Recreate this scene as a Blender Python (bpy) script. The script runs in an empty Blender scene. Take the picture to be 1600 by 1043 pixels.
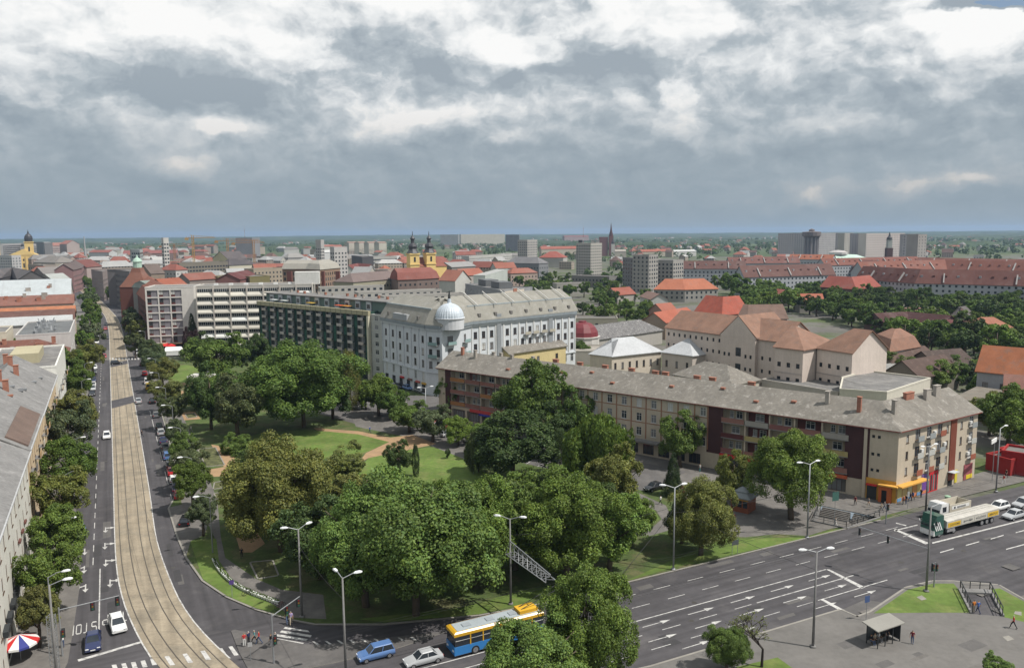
import bpy, bmesh, math, random
import numpy as np
from mathutils import Vector, Matrix

S = bpy.context.scene
COL = S.collection
R = math.radians

# ------------------------------------------------------------------ camera
F, HC, CX, CY = 1244.0, 48.0, 800.0, 521.5          # focal length in photo pixels, height of the eye above the street
PITCH, ROLL = math.atan(158 / F), math.atan(13 / 1600)
cd = bpy.data.cameras.new('camera')
cd.sensor_width = 36; cd.lens = 36 * F / 1600
cd.clip_start = 0.5; cd.clip_end = 60000
cam = bpy.data.objects.new('camera', cd); COL.objects.link(cam)
cam.matrix_world = Matrix.Translation((0, 0, HC)) @ Matrix.Rotation(R(90) - PITCH, 4, 'X') @ Matrix.Rotation(-ROLL, 4, 'Z')
S.camera = cam

# ------------------------------------------------------------------ sky, sun, exposure
SUN_AZ, SUN_EL = (0.94, -0.34), R(56)
w = bpy.data.worlds.new('World'); S.world = w; w.use_nodes = True
def build_world():
    nt = w.node_tree; N = nt.nodes; L = nt.links; N.clear()
    def n(t, **k):
        x = N.new(t)
        for a, b in k.items(): setattr(x, a, b)
        return x
    def math_(op, a, b=None, c=None, clamp=False):
        x = n('ShaderNodeMath', operation=op); x.use_clamp = clamp
        for i, q in enumerate((a, b, c)):
            if q is None: continue
            if isinstance(q, (int, float)): x.inputs[i].default_value = q
            else: L.new(q, x.inputs[i])
        return x.outputs[0]
    def vmath(op, a, b):
        x = n('ShaderNodeVectorMath', operation=op)
        for i, q in enumerate((a, b)):
            if isinstance(q, tuple): x.inputs[i].default_value = q
            else: L.new(q, x.inputs[i])
        return x.outputs[0]
    def ramp(fac, stops):
        x = n('ShaderNodeValToRGB'); L.new(fac, x.inputs[0]); e = x.color_ramp.elements
        while len(e) < len(stops): e.new(0.5)
        for q, (p, c) in zip(e, stops): q.position = p; q.color = c if len(c) == 4 else (*c, 1)
        return x.outputs[0]
    def mix(f, a, b):
        x = n('ShaderNodeMix', data_type='RGBA'); ins = [i for i in x.inputs if i.enabled]
        for i, q in zip(ins, (f, a, b)):
            if isinstance(q, (int, float)): i.default_value = q
            elif isinstance(q, tuple): i.default_value = (*q, 1)
            else: L.new(q, i)
        return [o for o in x.outputs if o.enabled][0]
    sky = n('ShaderNodeTexSky', sky_type='NISHITA'); sky.sun_disc = False
    sky.sun_elevation = SUN_EL; sky.sun_rotation = math.atan2(SUN_AZ[0], SUN_AZ[1]); sky.altitude = 120
    tc = n('ShaderNodeTexCoord'); d = tc.outputs['Generated']
    sep = n('ShaderNodeSeparateXYZ'); L.new(d, sep.inputs[0]); z = sep.outputs[2]
    zz = math_('MULTIPLY', z, 1.5)
    comb = n('ShaderNodeCombineXYZ'); L.new(sep.outputs[0], comb.inputs[0]); L.new(sep.outputs[1], comb.inputs[1]); L.new(zz, comb.inputs[2])
    v0 = comb.outputs[0]
    warp = n('ShaderNodeTexNoise'); warp.inputs['Scale'].default_value = 9; warp.inputs['Detail'].default_value = 5; warp.inputs['Roughness'].default_value = .6
    L.new(v0, warp.inputs['Vector'])
    wv = vmath('MULTIPLY', vmath('SUBTRACT', warp.outputs[1], (.5, .5, .5)), (.075, .075, .06))
    v1 = vmath('ADD', v0, wv)
    def noise(v, scale, detail, rough, typ='FBM'):
        x = n('ShaderNodeTexNoise', noise_type=typ); x.inputs['Scale'].default_value = scale; x.inputs['Detail'].default_value = detail
        x.inputs['Roughness'].default_value = rough
        L.new(v, x.inputs['Vector']); return x.outputs[0]
    def dens(v):
        f = noise(v, 8.0, 7.5, 0.50)
        q = math_('ABSOLUTE', math_('SUBTRACT', noise(v, 15, 2.0, 0.5), 0.5))      # puffs with creases between them
        return math_('ADD', f, math_('MULTIPLY', q, 0.30))
    d0 = dens(v1)
    d1 = dens(vmath('ADD', v1, (0.016, -0.004, 0.030)))     # a little way towards the sun: how much cloud stands before the light
    # heaps and dark bellies of the cloud field: direction, size, strength
    B = Bup = None
    DW0 = vmath('ADD', d, vmath('MULTIPLY', wv, (1.25, 1.25, 1.0))); DW = (DW0, vmath('ADD', DW0, (0.006, -0.002, 0.016)))
    for (px, py, sx, sy, am) in HEAPS:
        x = px - CX; y = CY - py; xr = _cr * x + _sr * y; yr = -_sr * x + _cr * y
        c = Vector((xr / F, math.cos(PITCH) + yr / F * math.sin(PITCH), -math.sin(PITCH) + yr / F * math.cos(PITCH))).normalized()
        for up in (0, 1):
            df = vmath('MULTIPLY', vmath('SUBTRACT', DW[up], tuple(c)), (F / sx, F / sx, F / sy))
            dt = n('ShaderNodeVectorMath', operation='DOT_PRODUCT'); L.new(df, dt.inputs[0]); L.new(df, dt.inputs[1])
            g = math_('MULTIPLY', math_('POWER', 2.718, math_('MULTIPLY', dt.outputs['Value'], -0.9)), am)
            if up: Bup = g if Bup is None else math_('ADD', Bup, g)
            else: B = g if B is None else math_('ADD', B, g)
    d2 = noise(vmath('ADD', v1, (.31, .2, .7)), 21.0, 5.0, 0.55); d3 = noise(vmath('ADD', v1, (.317, .198, .712)), 21.0, 5.0, 0.55)
    relief = math_('ADD', math_('MULTIPLY', math_('SUBTRACT', d0, d1), 1.9), math_('MULTIPLY', math_('SUBTRACT', d2, d3), 1.5))
    body = math_('MULTIPLY', math_('SUBTRACT', d0, 0.53), 0.55)
    heap = ramp(math_('ADD', B, math_('MULTIPLY', math_('SUBTRACT', d0, 0.53), 2.2)), [(0.20, (0, 0, 0)), (0.34, (1, 1, 1))])
    sunny = math_('MULTIPLY', math_('SUBTRACT', B, Bup), 1.05)
    amp = ramp(z, [(0.0, (.30, .30, .30)), (0.07, (.5, .5, .5)), (0.15, (1, 1, 1))])
    light = math_('ADD', math_('MULTIPLY', math_('ADD', relief, body), amp), math_('ADD', math_('MULTIPLY', B, 0.10), math_('MULTIPLY', math_('MULTIPLY', heap, 0.19), amp)))
    light = math_('ADD', light, math_('MULTIPLY', sunny, amp))
    light = math_('ADD', math_('MULTIPLY', light, 0.80), 0.49)
    low = ramp(z, [(0.0, (0, 0, 0)), (0.05, (.10, .10, .10)), (0.11, (.48, .48, .48)), (0.18, (1, 1, 1))])
    high_c = ramp(light, [(0.10, (.350, .405, .455)), (0.38, (.470, .525, .565)), (0.56, (.640, .675, .700)), (0.78, (.84, .86, .865)), (1.0, (.97, .97, .96))])
    low_c = ramp(light, [(0.10, (.262, .325, .378)), (0.55, (.305, .370, .420)), (0.78, (.385, .425, .455)), (0.90, (.52, .52, .51)), (1.0, (.60, .58, .56))])
    cloud = mix(low, low_c, high_c)
    cover = ramp(math_('ADD', d0, math_('MULTIPLY', B, 0.25)), [(0.16, (0, 0, 0)), (0.22, (1, 1, 1))])
    cover = math_('MAXIMUM', cover, math_('SUBTRACT', 1.0, math_('MULTIPLY', z, 3.6), clamp=True))
    c10 = vmath('MULTIPLY', cloud, (10, 10, 10))
    skyb = vmath('MULTIPLY', sky.outputs[0], (1.0, 1.0, 1.0))
    col = mix(cover, skyb, c10)
    bg = n('ShaderNodeBackground'); bg.inputs[1].default_value = 0.1; L.new(col, bg.inputs[0])
    out = n('ShaderNodeOutputWorld'); L.new(bg.outputs[0], out.inputs[0])
_cr, _sr = math.cos(ROLL), math.sin(ROLL)
HEAPS = [(215, 45, 75, 50, .9), (300, 75, 55, 40, .6), (75, 145, 60, 42, .75), (150, 175, 50, 25, .5), (410, 80, 85, 55, .8), (30, 40, 70, 50, .55),
         (660, 190, 75, 26, .95), (268, 262, 42, 26, 1.0), (362, 206, 42, 16, .85), (440, 252, 70, 42, .45), (625, 35, 85, 45, .8), (790, 215, 26, 12, .7),
         (1050, 60, 50, 60, 1.0), (1055, 175, 30, 42, .7), (985, 25, 40, 40, .7), (830, 92, 75, 26, .7), (1370, 75, 95, 42, .65), (1540, 60, 70, 60, .75),
         (1285, 195, 70, 24, .6), (1500, 155, 70, 45, .5), (1400, 290, 40, 18, .6), (1540, 284, 60, 14, .55), (1260, 302, 45, 10, .5),
         (340, 165, 170, 34, -.75), (560, 65, 75, 55, -.55), (110, 265, 160, 60, -.5), (930, 120, 120, 34, -.5), (1265, 90, 75, 90, -.5),
         (700, 285, 320, 45, -.4), (1120, 265, 220, 42, -.5), (1480, 232, 130, 34, -.5), (1330, 170, 80, 22, -.4), (1560, 2, 60, 9, -2.6)]
build_world()
w.cycles.sampling_method = 'MANUAL'; w.cycles.sample_map_resolution = 256

sd = bpy.data.lights.new('sun', 'SUN'); sd.energy = 5.0; sd.angle = R(0.53); sd.color = (1, 0.955, 0.89)
sun = bpy.data.objects.new('sun', sd); COL.objects.link(sun)
_s = Vector((SUN_AZ[0] * math.cos(SUN_EL), SUN_AZ[1] * math.cos(SUN_EL), math.sin(SUN_EL)))
sun.rotation_euler = _s.to_track_quat('Z', 'Y').to_euler(); sun.location = (0, 0, 300)

S.view_settings.view_transform = 'Standard'; S.view_settings.look = 'None'
S.view_settings.exposure = 0.0; S.view_settings.gamma = 1.0; S.view_settings.use_curve_mapping = False
S.render.engine = 'CYCLES'
S.cycles.use_denoising = True; S.cycles.max_bounces = 5; S.cycles.diffuse_bounces = 2; S.cycles.glossy_bounces = 2
S.cycles.transmission_bounces = 3; S.cycles.volume_bounces = 0; S.cycles.transparent_max_bounces = 4
S.cycles.caustics_reflective = False; S.cycles.caustics_refractive = False
S.cycles.sample_clamp_indirect = 6.0

# ------------------------------------------------------------------ pixels to places
_c, _s2 = math.cos(ROLL), math.sin(ROLL)
def G(px, py, z=0.0):
    """ground (or height z) point that the photo shows at this pixel"""
    x = px - CX; y = CY - py
    xr = _c * x + _s2 * y; yr = -_s2 * x + _c * y
    dx, dy, dz = xr / F, math.cos(PITCH) + yr / F * math.sin(PITCH), -math.sin(PITCH) + yr / F * math.cos(PITCH)
    t = (z - HC) / dz
    return Vector((dx * t, dy * t))
def pxm(p):
    """photo pixels per metre at a place"""
    return F / max(1.0, p[1] * math.cos(PITCH) + HC * math.sin(PITCH))
U = Vector((-0.4503, 0.8929))       # along the tram avenue, away from the eye
V = Vector((0.8929, 0.4503))        # across it, to the right
def lin(r, g, b, k=1.0):
    f = lambda q: (q / 255 / 12.92 if q <= 10 else ((q / 255 + .055) / 1.055) ** 2.4) * k
    return (f(r), f(g), f(b))

# ------------------------------------------------------------------ objects
def link(o, parent=None):
    COL.objects.link(o)
    if parent is not None: o.parent = parent
    return o
def tag(o, label=None, cat=None, group=None, kind=None):
    if label: o['label'] = label
    if cat: o['category'] = cat
    if group: o['group'] = group
    if kind: o['kind'] = kind
    return o
def thing(name, label, cat, loc=(0, 0, 0), rz=0.0, group=None):
    o = bpy.data.objects.new(name, None); o.empty_display_size = 0.5
    o.location = loc; o.rotation_euler = (0, 0, rz)
    return tag(link(o), label, cat, group)
def inst(name, me, parent=None, loc=(0, 0, 0), rz=0.0, sc=None, color=None):
    o = bpy.data.objects.new(name, me); o.location = loc
    if rz: o.rotation_euler = (0, 0, rz)
    if sc is not None: o.scale = sc if isinstance(sc, tuple) else (sc, sc, sc)
    if color is not None: o.color = (*color[:3], 1)
    return link(o, parent)

class MB:
    """collects faces; becomes ONE mesh"""
    def __init__(s): s.v = []; s.f = []; s.m = []
    def face(s, pts, mi=0):
        i = len(s.v); s.v.extend(tuple(p) for p in pts); s.f.append(tuple(range(i, i + len(pts)))); s.m.append(mi)
    def box(s, x0, y0, z0, x1, y1, z1, mi=0):
        i = len(s.v)
        s.v += [(x0, y0, z0), (x1, y0, z0), (x1, y1, z0), (x0, y1, z0), (x0, y0, z1), (x1, y0, z1), (x1, y1, z1), (x0, y1, z1)]
        s.f += [tuple(i + q for q in t) for t in ((3, 2, 1, 0), (4, 5, 6, 7), (0, 1, 5, 4), (1, 2, 6, 5), (2, 3, 7, 6), (3, 0, 4, 7))]
        s.m += [mi] * 6
    def hexa(s, b, t, mi=0):
        i = len(s.v); s.v += [tuple(p) for p in b] + [tuple(p) for p in t]; k = len(b)
        s.f += [tuple(i + q for q in reversed(range(k))), tuple(i + k + q for q in range(k))]
        s.f += [(i + q, i + (q + 1) % k, i + k + (q + 1) % k, i + k + q) for q in range(k)]; s.m += [mi] * (k + 2)
    def prism(s, poly, z0, z1, mi=0):
        s.hexa([(p[0], p[1], z0) for p in poly], [(p[0], p[1], z1) for p in poly], mi)
    def tube(s, p, q, r0, r1=None, n=6, mi=0, cap=True):
        r1 = r0 if r1 is None else r1
        p = Vector(p); q = Vector(q); d = (q - p)
        if d.length < 1e-6: return
        d.normalize(); a = d.orthogonal().normalized(); b = d.cross(a); i = len(s.v)
        for c, r in ((p, r0), (q, r1)):
            for k in range(n):
                t = 2 * math.pi * k / n; s.v.append(tuple(c + a * (r * math.cos(t)) + b * (r * math.sin(t))))
        for k in range(n): s.f.append((i + k, i + (k + 1) % n, i + n + (k + 1) % n, i + n + k)); s.m.append(mi)
        if cap:
            s.f.append(tuple(i + k for k in reversed(range(n)))); s.m.append(mi)
            s.f.append(tuple(i + n + k for k in range(n))); s.m.append(mi)
    def lathe(s, prof, n=16, mi=0, c=(0, 0), rot=0.0):
        i = len(s.v)
        for r, z in prof:
            for k in range(n):
                t = 2 * math.pi * k / n + rot; s.v.append((c[0] + r * math.cos(t), c[1] + r * math.sin(t), z))
        for j in range(len(prof) - 1):
            for k in range(n):
                s.f.append((i + j * n + k, i + j * n + (k + 1) % n, i + (j + 1) * n + (k + 1) % n, i + (j + 1) * n + k)); s.m.append(mi)
        s.f.append(tuple(i + (len(prof) - 1) * n + k for k in range(n))); s.m.append(mi)
    def mesh(s, name, mats, smooth=False):
        me = bpy.data.meshes.new(name); me.from_pydata(s.v, [], s.f)
        for m in (mats if isinstance(mats, (list, tuple)) else [mats]): me.materials.append(m)
        if len(me.materials) > 1: me.polygons.foreach_set('material_index', s.m)
        if smooth: me.polygons.foreach_set('use_smooth', [True] * len(s.f))
        me.update(); return me
    def build(s, name, mats, parent=None, loc=(0, 0, 0), rz=0.0, color=None, smooth=False):
        return inst(name, s.mesh(name, mats, smooth), parent, loc, rz, None, color)

# ------------------------------------------------------------------ materials
MATS = {}
def material(name, rgb=None, rough=0.8, var=0.12, scale=0.6, rgb2=None, scale2=None, amt2=0.0, thr2=0.55, bump=0.0, bscale=4.0, sdir=None, samt=.14,
             objcol=False, metal=0.0, spec=0.3, streak=0.0, attr=None, coat=0.0):
    if name in MATS: return MATS[name]
    m = bpy.data.materials.new(name); m.use_nodes = True; nt = m.node_tree; N = nt.nodes; L = nt.links
    b = N['Principled BSDF']; b.inputs['Roughness'].default_value = rough; b.inputs['Metallic'].default_value = metal
    b.inputs['Specular IOR Level'].default_value = spec
    if coat: b.inputs['Coat Weight'].default_value = coat; b.inputs['Coat Roughness'].default_value = 0.05
    geo = N.new('ShaderNodeNewGeometry'); pos = geo.outputs['Position']
    def noise(sc, det=4.0, rg=0.6, stretch=None):
        x = N.new('ShaderNodeTexNoise'); x.inputs['Scale'].default_value = sc; x.inputs['Detail'].default_value = det; x.inputs['Roughness'].default_value = rg
        if stretch:
            mp = N.new('ShaderNodeVectorMath'); mp.operation = 'MULTIPLY'; mp.inputs[1].default_value = stretch; L.new(pos, mp.inputs[0]); L.new(mp.outputs[0], x.inputs['Vector'])
        else: L.new(pos, x.inputs['Vector'])
        return x.outputs[0]
    def mrange(f, a, bb, c, d):
        x = N.new('ShaderNodeMapRange'); x.inputs[1].default_value = a; x.inputs[2].default_value = bb; x.inputs[3].default_value = c; x.inputs[4].default_value = d
        L.new(f, x.inputs[0]); return x.outputs[0]
    def mul(col, f):
        x = N.new('ShaderNodeVectorMath'); x.operation = 'SCALE'; L.new(col, x.inputs[0]); L.new(f, x.inputs['Scale']); return x.outputs[0]
    if objcol:
        oi = N.new('ShaderNodeObjectInfo'); col = oi.outputs['Color']
        if rgb is not None:
            x = N.new('ShaderNodeVectorMath'); x.operation = 'MULTIPLY'; L.new(col, x.inputs[0]); x.inputs[1].default_value = rgb; col = x.outputs[0]
    else:
        x = N.new('ShaderNodeRGB'); x.outputs[0].default_value = (*rgb, 1); col = x.outputs[0]
    if attr:
        a = N.new('ShaderNodeAttribute'); a.attribute_name = attr; x = N.new('ShaderNodeVectorMath'); x.operation = 'MULTIPLY'
        L.new(col, x.inputs[0]); L.new(a.outputs['Color'], x.inputs[1]); col = x.outputs[0]
    if rgb2 is not None:
        f = mrange(noise(scale2 or scale, 5.0, 0.65), thr2 - .07, thr2 + .07, 0.0, amt2)
        x = N.new('ShaderNodeMix'); x.data_type = 'RGBA'; L.new(f, x.inputs[0]); L.new(col, x.inputs[6]); x.inputs[7].default_value = (*rgb2, 1); col = x.outputs[2]
    if var:
        col = mul(col, mrange(noise(scale), 0.3, 0.7, 1 - var, 1 + var))
        col = mul(col, mrange(noise(scale * 9, 3.0), 0.3, 0.7, 1 - var * .6, 1 + var * .6))
    if streak: col = mul(col, mrange(noise(1.0, 4.0, .6, (1.7, 1.7, 0.12)), 0.35, 0.65, 1 - streak, 1 + streak * .4))
    if sdir is not None:
        mp = N.new('ShaderNodeMapping'); mp.vector_type = 'TEXTURE'; mp.inputs['Rotation'].default_value = (0, 0, sdir); mp.inputs['Scale'].default_value = (28, .9, 1); L.new(pos, mp.inputs[0])
        x = N.new('ShaderNodeTexNoise'); x.inputs['Scale'].default_value = 1.0; x.inputs['Detail'].default_value = 3; L.new(mp.outputs[0], x.inputs['Vector'])
        col = mul(col, mrange(x.outputs[0], .3, .7, 1 - samt, 1 + samt))
    L.new(col, b.inputs['Base Color'])
    if bump:
        bn = N.new('ShaderNodeBump'); bn.inputs['Strength'].default_value = bump; bn.inputs['Distance'].default_value = 0.05
        L.new(noise(bscale, 4.0), bn.inputs['Height']); L.new(bn.outputs[0], b.inputs['Normal'])
    MATS[name] = m; return m
mt = material
ASPH = mt('asphalt', (.070, .066, .070), .85, .16, .10, (.105, .098, .098), .16, .55, .6, bump=.1, bscale=8, sdir=math.atan2(V.y, V.x), samt=.2)
ASPHA = mt('asphalt_avenue', (.068, .064, .068), .85, .14, .10, (.098, .092, .092), .2, .5, .62, bump=.1, bscale=8, sdir=math.atan2(U.y, U.x), samt=.2)
ASPH2 = mt('asphalt_worn', (.105, .099, .096), .88, .15, .15, (.14, .131, .124), .35, .6, .56)
PAVE = mt('pavement_grey', (.135, .126, .117), .9, .15, .22, (.185, .172, .158), .5, .5, .55, bump=.1)
PLAZA = mt('plaza_slab', (.145, .137, .128), .9, .12, .15, (.115, .108, .10), .4, .5, .6)
KERB = mt('kerb_stone', (.25, .235, .21), .85, .12, .8)
TRAM = mt('tram_concrete', (.282, .238, .176), .9, .16, .35, (.215, .188, .145), .22, .7, .55, sdir=math.atan2(U.y, U.x), samt=.16)
RAIL = mt('rail_steel', (.085, .075, .062), .55, .1, .5)
PAINT = mt('road_paint', (.50, .49, .47), .7, .12, 1.5, (.20, .195, .19), 1.3, .75, .56)
GRASS = mt('lawn_grass', (.100, .152, .032), .95, .24, .12, (.145, .165, .052), .3, .7, .56, bump=.5, bscale=6)
GRASSD = mt('rough_grass', (.066, .096, .028), .95, .28, .3, (.11, .105, .05), .25, .8, .55, bump=.5, bscale=5)
SOIL = mt('flower_bed_soil', (.075, .078, .035), .95, .3, .8, (.14, .15, .06), 1.1, .8, .54, bump=.6, bscale=4)
GRAVEL = mt('orange_gravel', (.33, .215, .122), .95, .12, .5, (.27, .185, .11), .3, .6, .55)
WALL = mt('wall_plaster', None, .9, .07, .18, objcol=True, streak=.05)
WALLF = mt('wall_far', None, .9, .08, .08, objcol=True)
ROOFT = mt('roof_tiles', None, .85, .16, .35, objcol=True, rgb2=(.16, .12, .10), scale2=.5, amt2=.45, thr2=.60, bump=.35, bscale=2.5)
ROOFF = mt('roof_far', None, .85, .14, .12, objcol=True, rgb2=(.14, .11, .10), scale2=.12, amt2=.35, thr2=.6)
ROOFG = mt('roof_fibre_cement', (.185, .170, .148), .9, .18, .25, (.34, .32, .29), .8, .75, .62, bump=.3, bscale=3, streak=.12)
ROOFM = mt('roof_sheet_metal', None, .5, .08, .3, objcol=True, streak=.1, spec=.5)
BITUM = mt('roof_bitumen', (.16, .155, .15), .95, .2, .2, (.24, .23, .215), .35, .6, .55)
GLASS = mt('window_glass', (.028, .034, .042), .12, 0, spec=.6)
GLASSB = mt('window_blind', (.50, .50, .48), .7, .05, .5)
GLASSM = mt('window_curtain', (.17, .175, .18), .35, .1, .7, spec=.5)
WHITE = mt('white_paint', (.74, .74, .72), .6, .05, 1)
FRAMEW = mt('window_frame_white', (.62, .62, .60), .6, .05, 1)
FRAMED = mt('window_frame_brown', (.10, .065, .045), .7, .1, 1)
DARK = mt('dark_opening', (.018, .017, .017), .9, 0)
PLAIN = mt('coloured_paint', None, .65, .06, .5, objcol=True)
CARP = mt('car_paint', None, .28, .02, .5, objcol=True, spec=.5, coat=.6)
RUBBER = mt('tyre_rubber', (.02, .02, .02), .9, .1, 2)
CHROME = mt('alloy_metal', (.45, .45, .46), .35, .05, 2, metal=.7)
LAMPW = mt('lamp_cover', (.78, .79, .80), .25, 0, spec=.6)
CONCR = mt('concrete_pole', (.20, .195, .19), .85, .12, .7, (.15, .147, .14), .5, .5, .55)
STEEL = mt('galvanised_steel', (.30, .31, .32), .5, .1, .6, metal=.4)
IRON = mt('dark_iron', (.035, .038, .040), .6, .1, .6)
BRICK = mt('chimney_brick', (.32, .145, .10), .9, .2, 1.2)
CONBL = mt('chimney_render', (.33, .30, .265), .9, .18, .8)
BARK = mt('tree_bark', (.10, .078, .058), .95, .25, 1.2, bump=.6, bscale=5)
COPPER = mt('copper_green', (.36, .50, .42), .6, .1, .3)
ZINC = mt('zinc_dome', (.50, .55, .60), .45, .1, .4, spec=.5, streak=.15)
REDBRN = mt('dark_red_cladding', (.060, .026, .026), .8, .12, .5)
def leaf_material():
    m = bpy.data.materials.new('tree_leaves'); m.use_nodes = True; nt = m.node_tree; N = nt.nodes; L = nt.links; N.clear()
    out = N.new('ShaderNodeOutputMaterial'); oi = N.new('ShaderNodeObjectInfo'); at = N.new('ShaderNodeAttribute'); at.attribute_name = 'tint'
    x = N.new('ShaderNodeVectorMath'); x.operation = 'MULTIPLY'; L.new(oi.outputs['Color'], x.inputs[0]); L.new(at.outputs['Color'], x.inputs[1])
    di = N.new('ShaderNodeBsdfPrincipled'); di.inputs['Roughness'].default_value = .55; di.inputs['Specular IOR Level'].default_value = .25
    L.new(x.outputs[0], di.inputs['Base Color'])
    tr = N.new('ShaderNodeBsdfTranslucent'); y = N.new('ShaderNodeVectorMath'); y.operation = 'MULTIPLY'; L.new(x.outputs[0], y.inputs[0]); y.inputs[1].default_value = (1.1, 1.25, .5)
    L.new(y.outputs[0], tr.inputs['Color']); mx = N.new('ShaderNodeMixShader'); mx.inputs[0].default_value = .20
    L.new(di.outputs[0], mx.inputs[1]); L.new(tr.outputs[0], mx.inputs[2]); L.new(mx.outputs[0], out.inputs[0]); return m
LEAF = leaf_material()
# ------------------------------------------------------------------ ground, roads, pavements, lawns
from mathutils.geometry import tessellate_polygon
def ST(s, t): return U * s + V * t
def struct(o): o['kind'] = 'structure'; return o
def sheet(name, pts, z, mat, holes=(), parent=None, top=True, depth=0.0, kerb=None):
    """flat sheet, or a raised slab with a kerb face when depth is given"""
    loops = [[Vector((p[0], p[1], 0)) for p in pts]] + [[Vector((p[0], p[1], 0)) for p in h] for h in holes]
    tris = tessellate_polygon(loops); flat = [p for l in loops for p in l]
    b = MB(); b.v = [(p.x, p.y, z) for p in flat]
    for t in tris:
        a, c, d = (flat[i] for i in t)
        b.f.append(tuple(t) if (c - a).cross(d - a).z > 0 else tuple(reversed(t))); b.m.append(0)
    if depth:
        for l in loops:
            for i in range(len(l)):
                p, q = l[i], l[(i + 1) % len(l)]
                b.face([(p.x, p.y, z - depth), (q.x, q.y, z - depth), (q.x, q.y, z), (p.x, p.y, z)], 1)
    o = b.build(name, [mat, kerb or KERB], parent)
    return o if parent else struct(o)
def PX(l, z=0.0): return [G(a, b, z) for a, b in l]
def kerbline(name, pts, parent, w=0.28, z=.17, base=0.0, closed=False):
    """a row of kerb stones as one raised rim"""
    b = MB(); n = len(pts)
    for i in range(n if closed else n - 1):
        p, q = Vector(pts[i]), Vector(pts[(i + 1) % n]); d = (q - p)
        if d.length < .05: continue
        d.normalize(); r = Vector((-d.y, d.x)) * w
        b.prism([p, q, q + r, p + r], base, z)
    return b.build(name, [KERB], parent)

UNDER = [G(1519, 960), G(1566, 964), G(1546, 924), G(1500, 922)]          # subway stairs cut into the square
COURT = [G(1283, 790), G(1332, 800), G(1374, 809), G(1322, 826), G(1270, 815)]   # sunken court by the corner house
HOLES = [UNDER, COURT]
FAR = 13500
CITYG = mt('city_ground', (.13, .122, .11), .95, .2, .05, (.075, .10, .035), .03, .95, .50)
PLAIN_G = mt('plain_fields', (.062, .088, .034), .95, .3, .004, (.12, .125, .06), .0016, .7, .56)
g = sheet('ground', [(-FAR, -300), (FAR, -300), (FAR, FAR), (-FAR, FAR)], -.06, PLAIN_G, [[(-900, -200), (900, -200), (1500, 1500), (-1500, 1500)]])
sheet('city_ground', [(-900, -200), (900, -200), (1500, 1500), (-1500, 1500)], 0.0, CITYG, HOLES)

sheet('boulevard_road', [ST(66, -120), ST(66, 84), ST(40, 104), ST(40, 330), ST(86.3, 330), ST(86.3, 100), ST(100, 17), ST(102, -12), ST(102, -120)], .02, ASPH)
sheet('avenue_road', [ST(99, -8.0), ST(330, -8.6), ST(470, -9.5), ST(560, -14), ST(700, -26), ST(967, -46), ST(967, -26), ST(700, -2), ST(560, 8.5), ST(470, 10), ST(330, 10.6), ST(160, 10.0), ST(120, 9.5), ST(99, 17)], .024, ASPHA)
# tram bed
TL = PX([(300, 1095), (262, 1058), (234.6, 1024.6), (214.4, 989.3), (194.2, 944), (182.9, 893.5), (179.6, 830.4)]) + [ST(s, -1.8) for s in (160, 230, 300, 380, 450)] + [ST(520, -3.0), ST(568, -5.4), ST(700, -15), ST(967, -38)]
TR = PX([(436, 1095), (372, 1042), (314, 988), (280, 941.4), (259.8, 893.5), (248.4, 860.7), (240.9, 830.4)]) + [ST(s, 4.15) for s in (160, 230, 300, 380, 450)] + [ST(515, 3.0), ST(558, .7), ST(690, -8), ST(960, -31)]
def resample(pts, n):
    pts = [Vector(p) for p in pts]; L_ = [0]
    for a, b in zip(pts, pts[1:]): L_.append(L_[-1] + (b - a).length)
    out = []
    for k in range(n):
        d = L_[-1] * k / (n - 1); i = max(j for j in range(len(L_) - 1) if L_[j] <= d + 1e-9)
        f = (d - L_[i]) / max(1e-9, L_[i + 1] - L_[i]); out.append(pts[i].lerp(pts[i + 1], f))
    return out
def smooth(pts, it=2):
    for _ in range(it):
        q = [pts[0]]
        for a, b in zip(pts, pts[1:]): q += [a.lerp(b, .25), a.lerp(b, .75)]
        pts = q + [pts[-1]]
    return pts
NT = 226
TLs, TRs = resample(smooth(TL), NT), resample(smooth(TR), NT)
def strip(b, f0, f1, z, i0=0, i1=NT - 1, mi=0):
    for i in range(i0, i1):
        a0, a1 = TLs[i].lerp(TRs[i], f0), TLs[i].lerp(TRs[i], f1); c0, c1 = TLs[i + 1].lerp(TRs[i + 1], f0), TLs[i + 1].lerp(TRs[i + 1], f1)
        b.face([(*a0, z), (*a1, z), (*c1, z), (*c0, z)], mi)
b = MB(); strip(b, 0, 1, .05); tram = struct(b.build('tram_bed', [mt('tram_joint', (.16, .13, .095), .95, .1, .5)]))
random.seed(4)
RF = (.108, .328, .62, .84)
for i in range(0, NT - 1):
    if not 8 < TLs[i].length < 380: continue
    for (f0, f1) in ((0.0, .098), (.118, .318), (.338, .61), (.63, .83), (.85, 1.0)):
        p = [TLs[i].lerp(TRs[i], f0), TLs[i].lerp(TRs[i], f1), TLs[i + 1].lerp(TRs[i + 1], f1), TLs[i + 1].lerp(TRs[i + 1], f0)]
        c = sum(p, Vector((0, 0))) / 4; p = [c + (q - c) * .992 for q in p]
        if (f0, f1) in ((0.0, .098), (.85, 1.0)) : pass
        if c.length < 210: 
            b = MB(); b.prism(p, .045, .07 + random.uniform(-.004, .004)); b.build('concrete_slab', [TRAM], tram)
b = MB(); i0 = next(i for i in range(NT) if TLs[i].length > 205 and i > 20)
for (f0, f1) in ((0.0, .1), (.116, .32), (.336, .612), (.628, .832), (.848, 1.0)): strip(b, f0, f1, .066, i0)
tag(b.build('concrete_slab_bed', [TRAM], tram), kind='stuff')
for f in RF:
    b = MB(); strip(b, f - .009, f + .009, .075); b.build('rail', [RAIL], tram)
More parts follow.
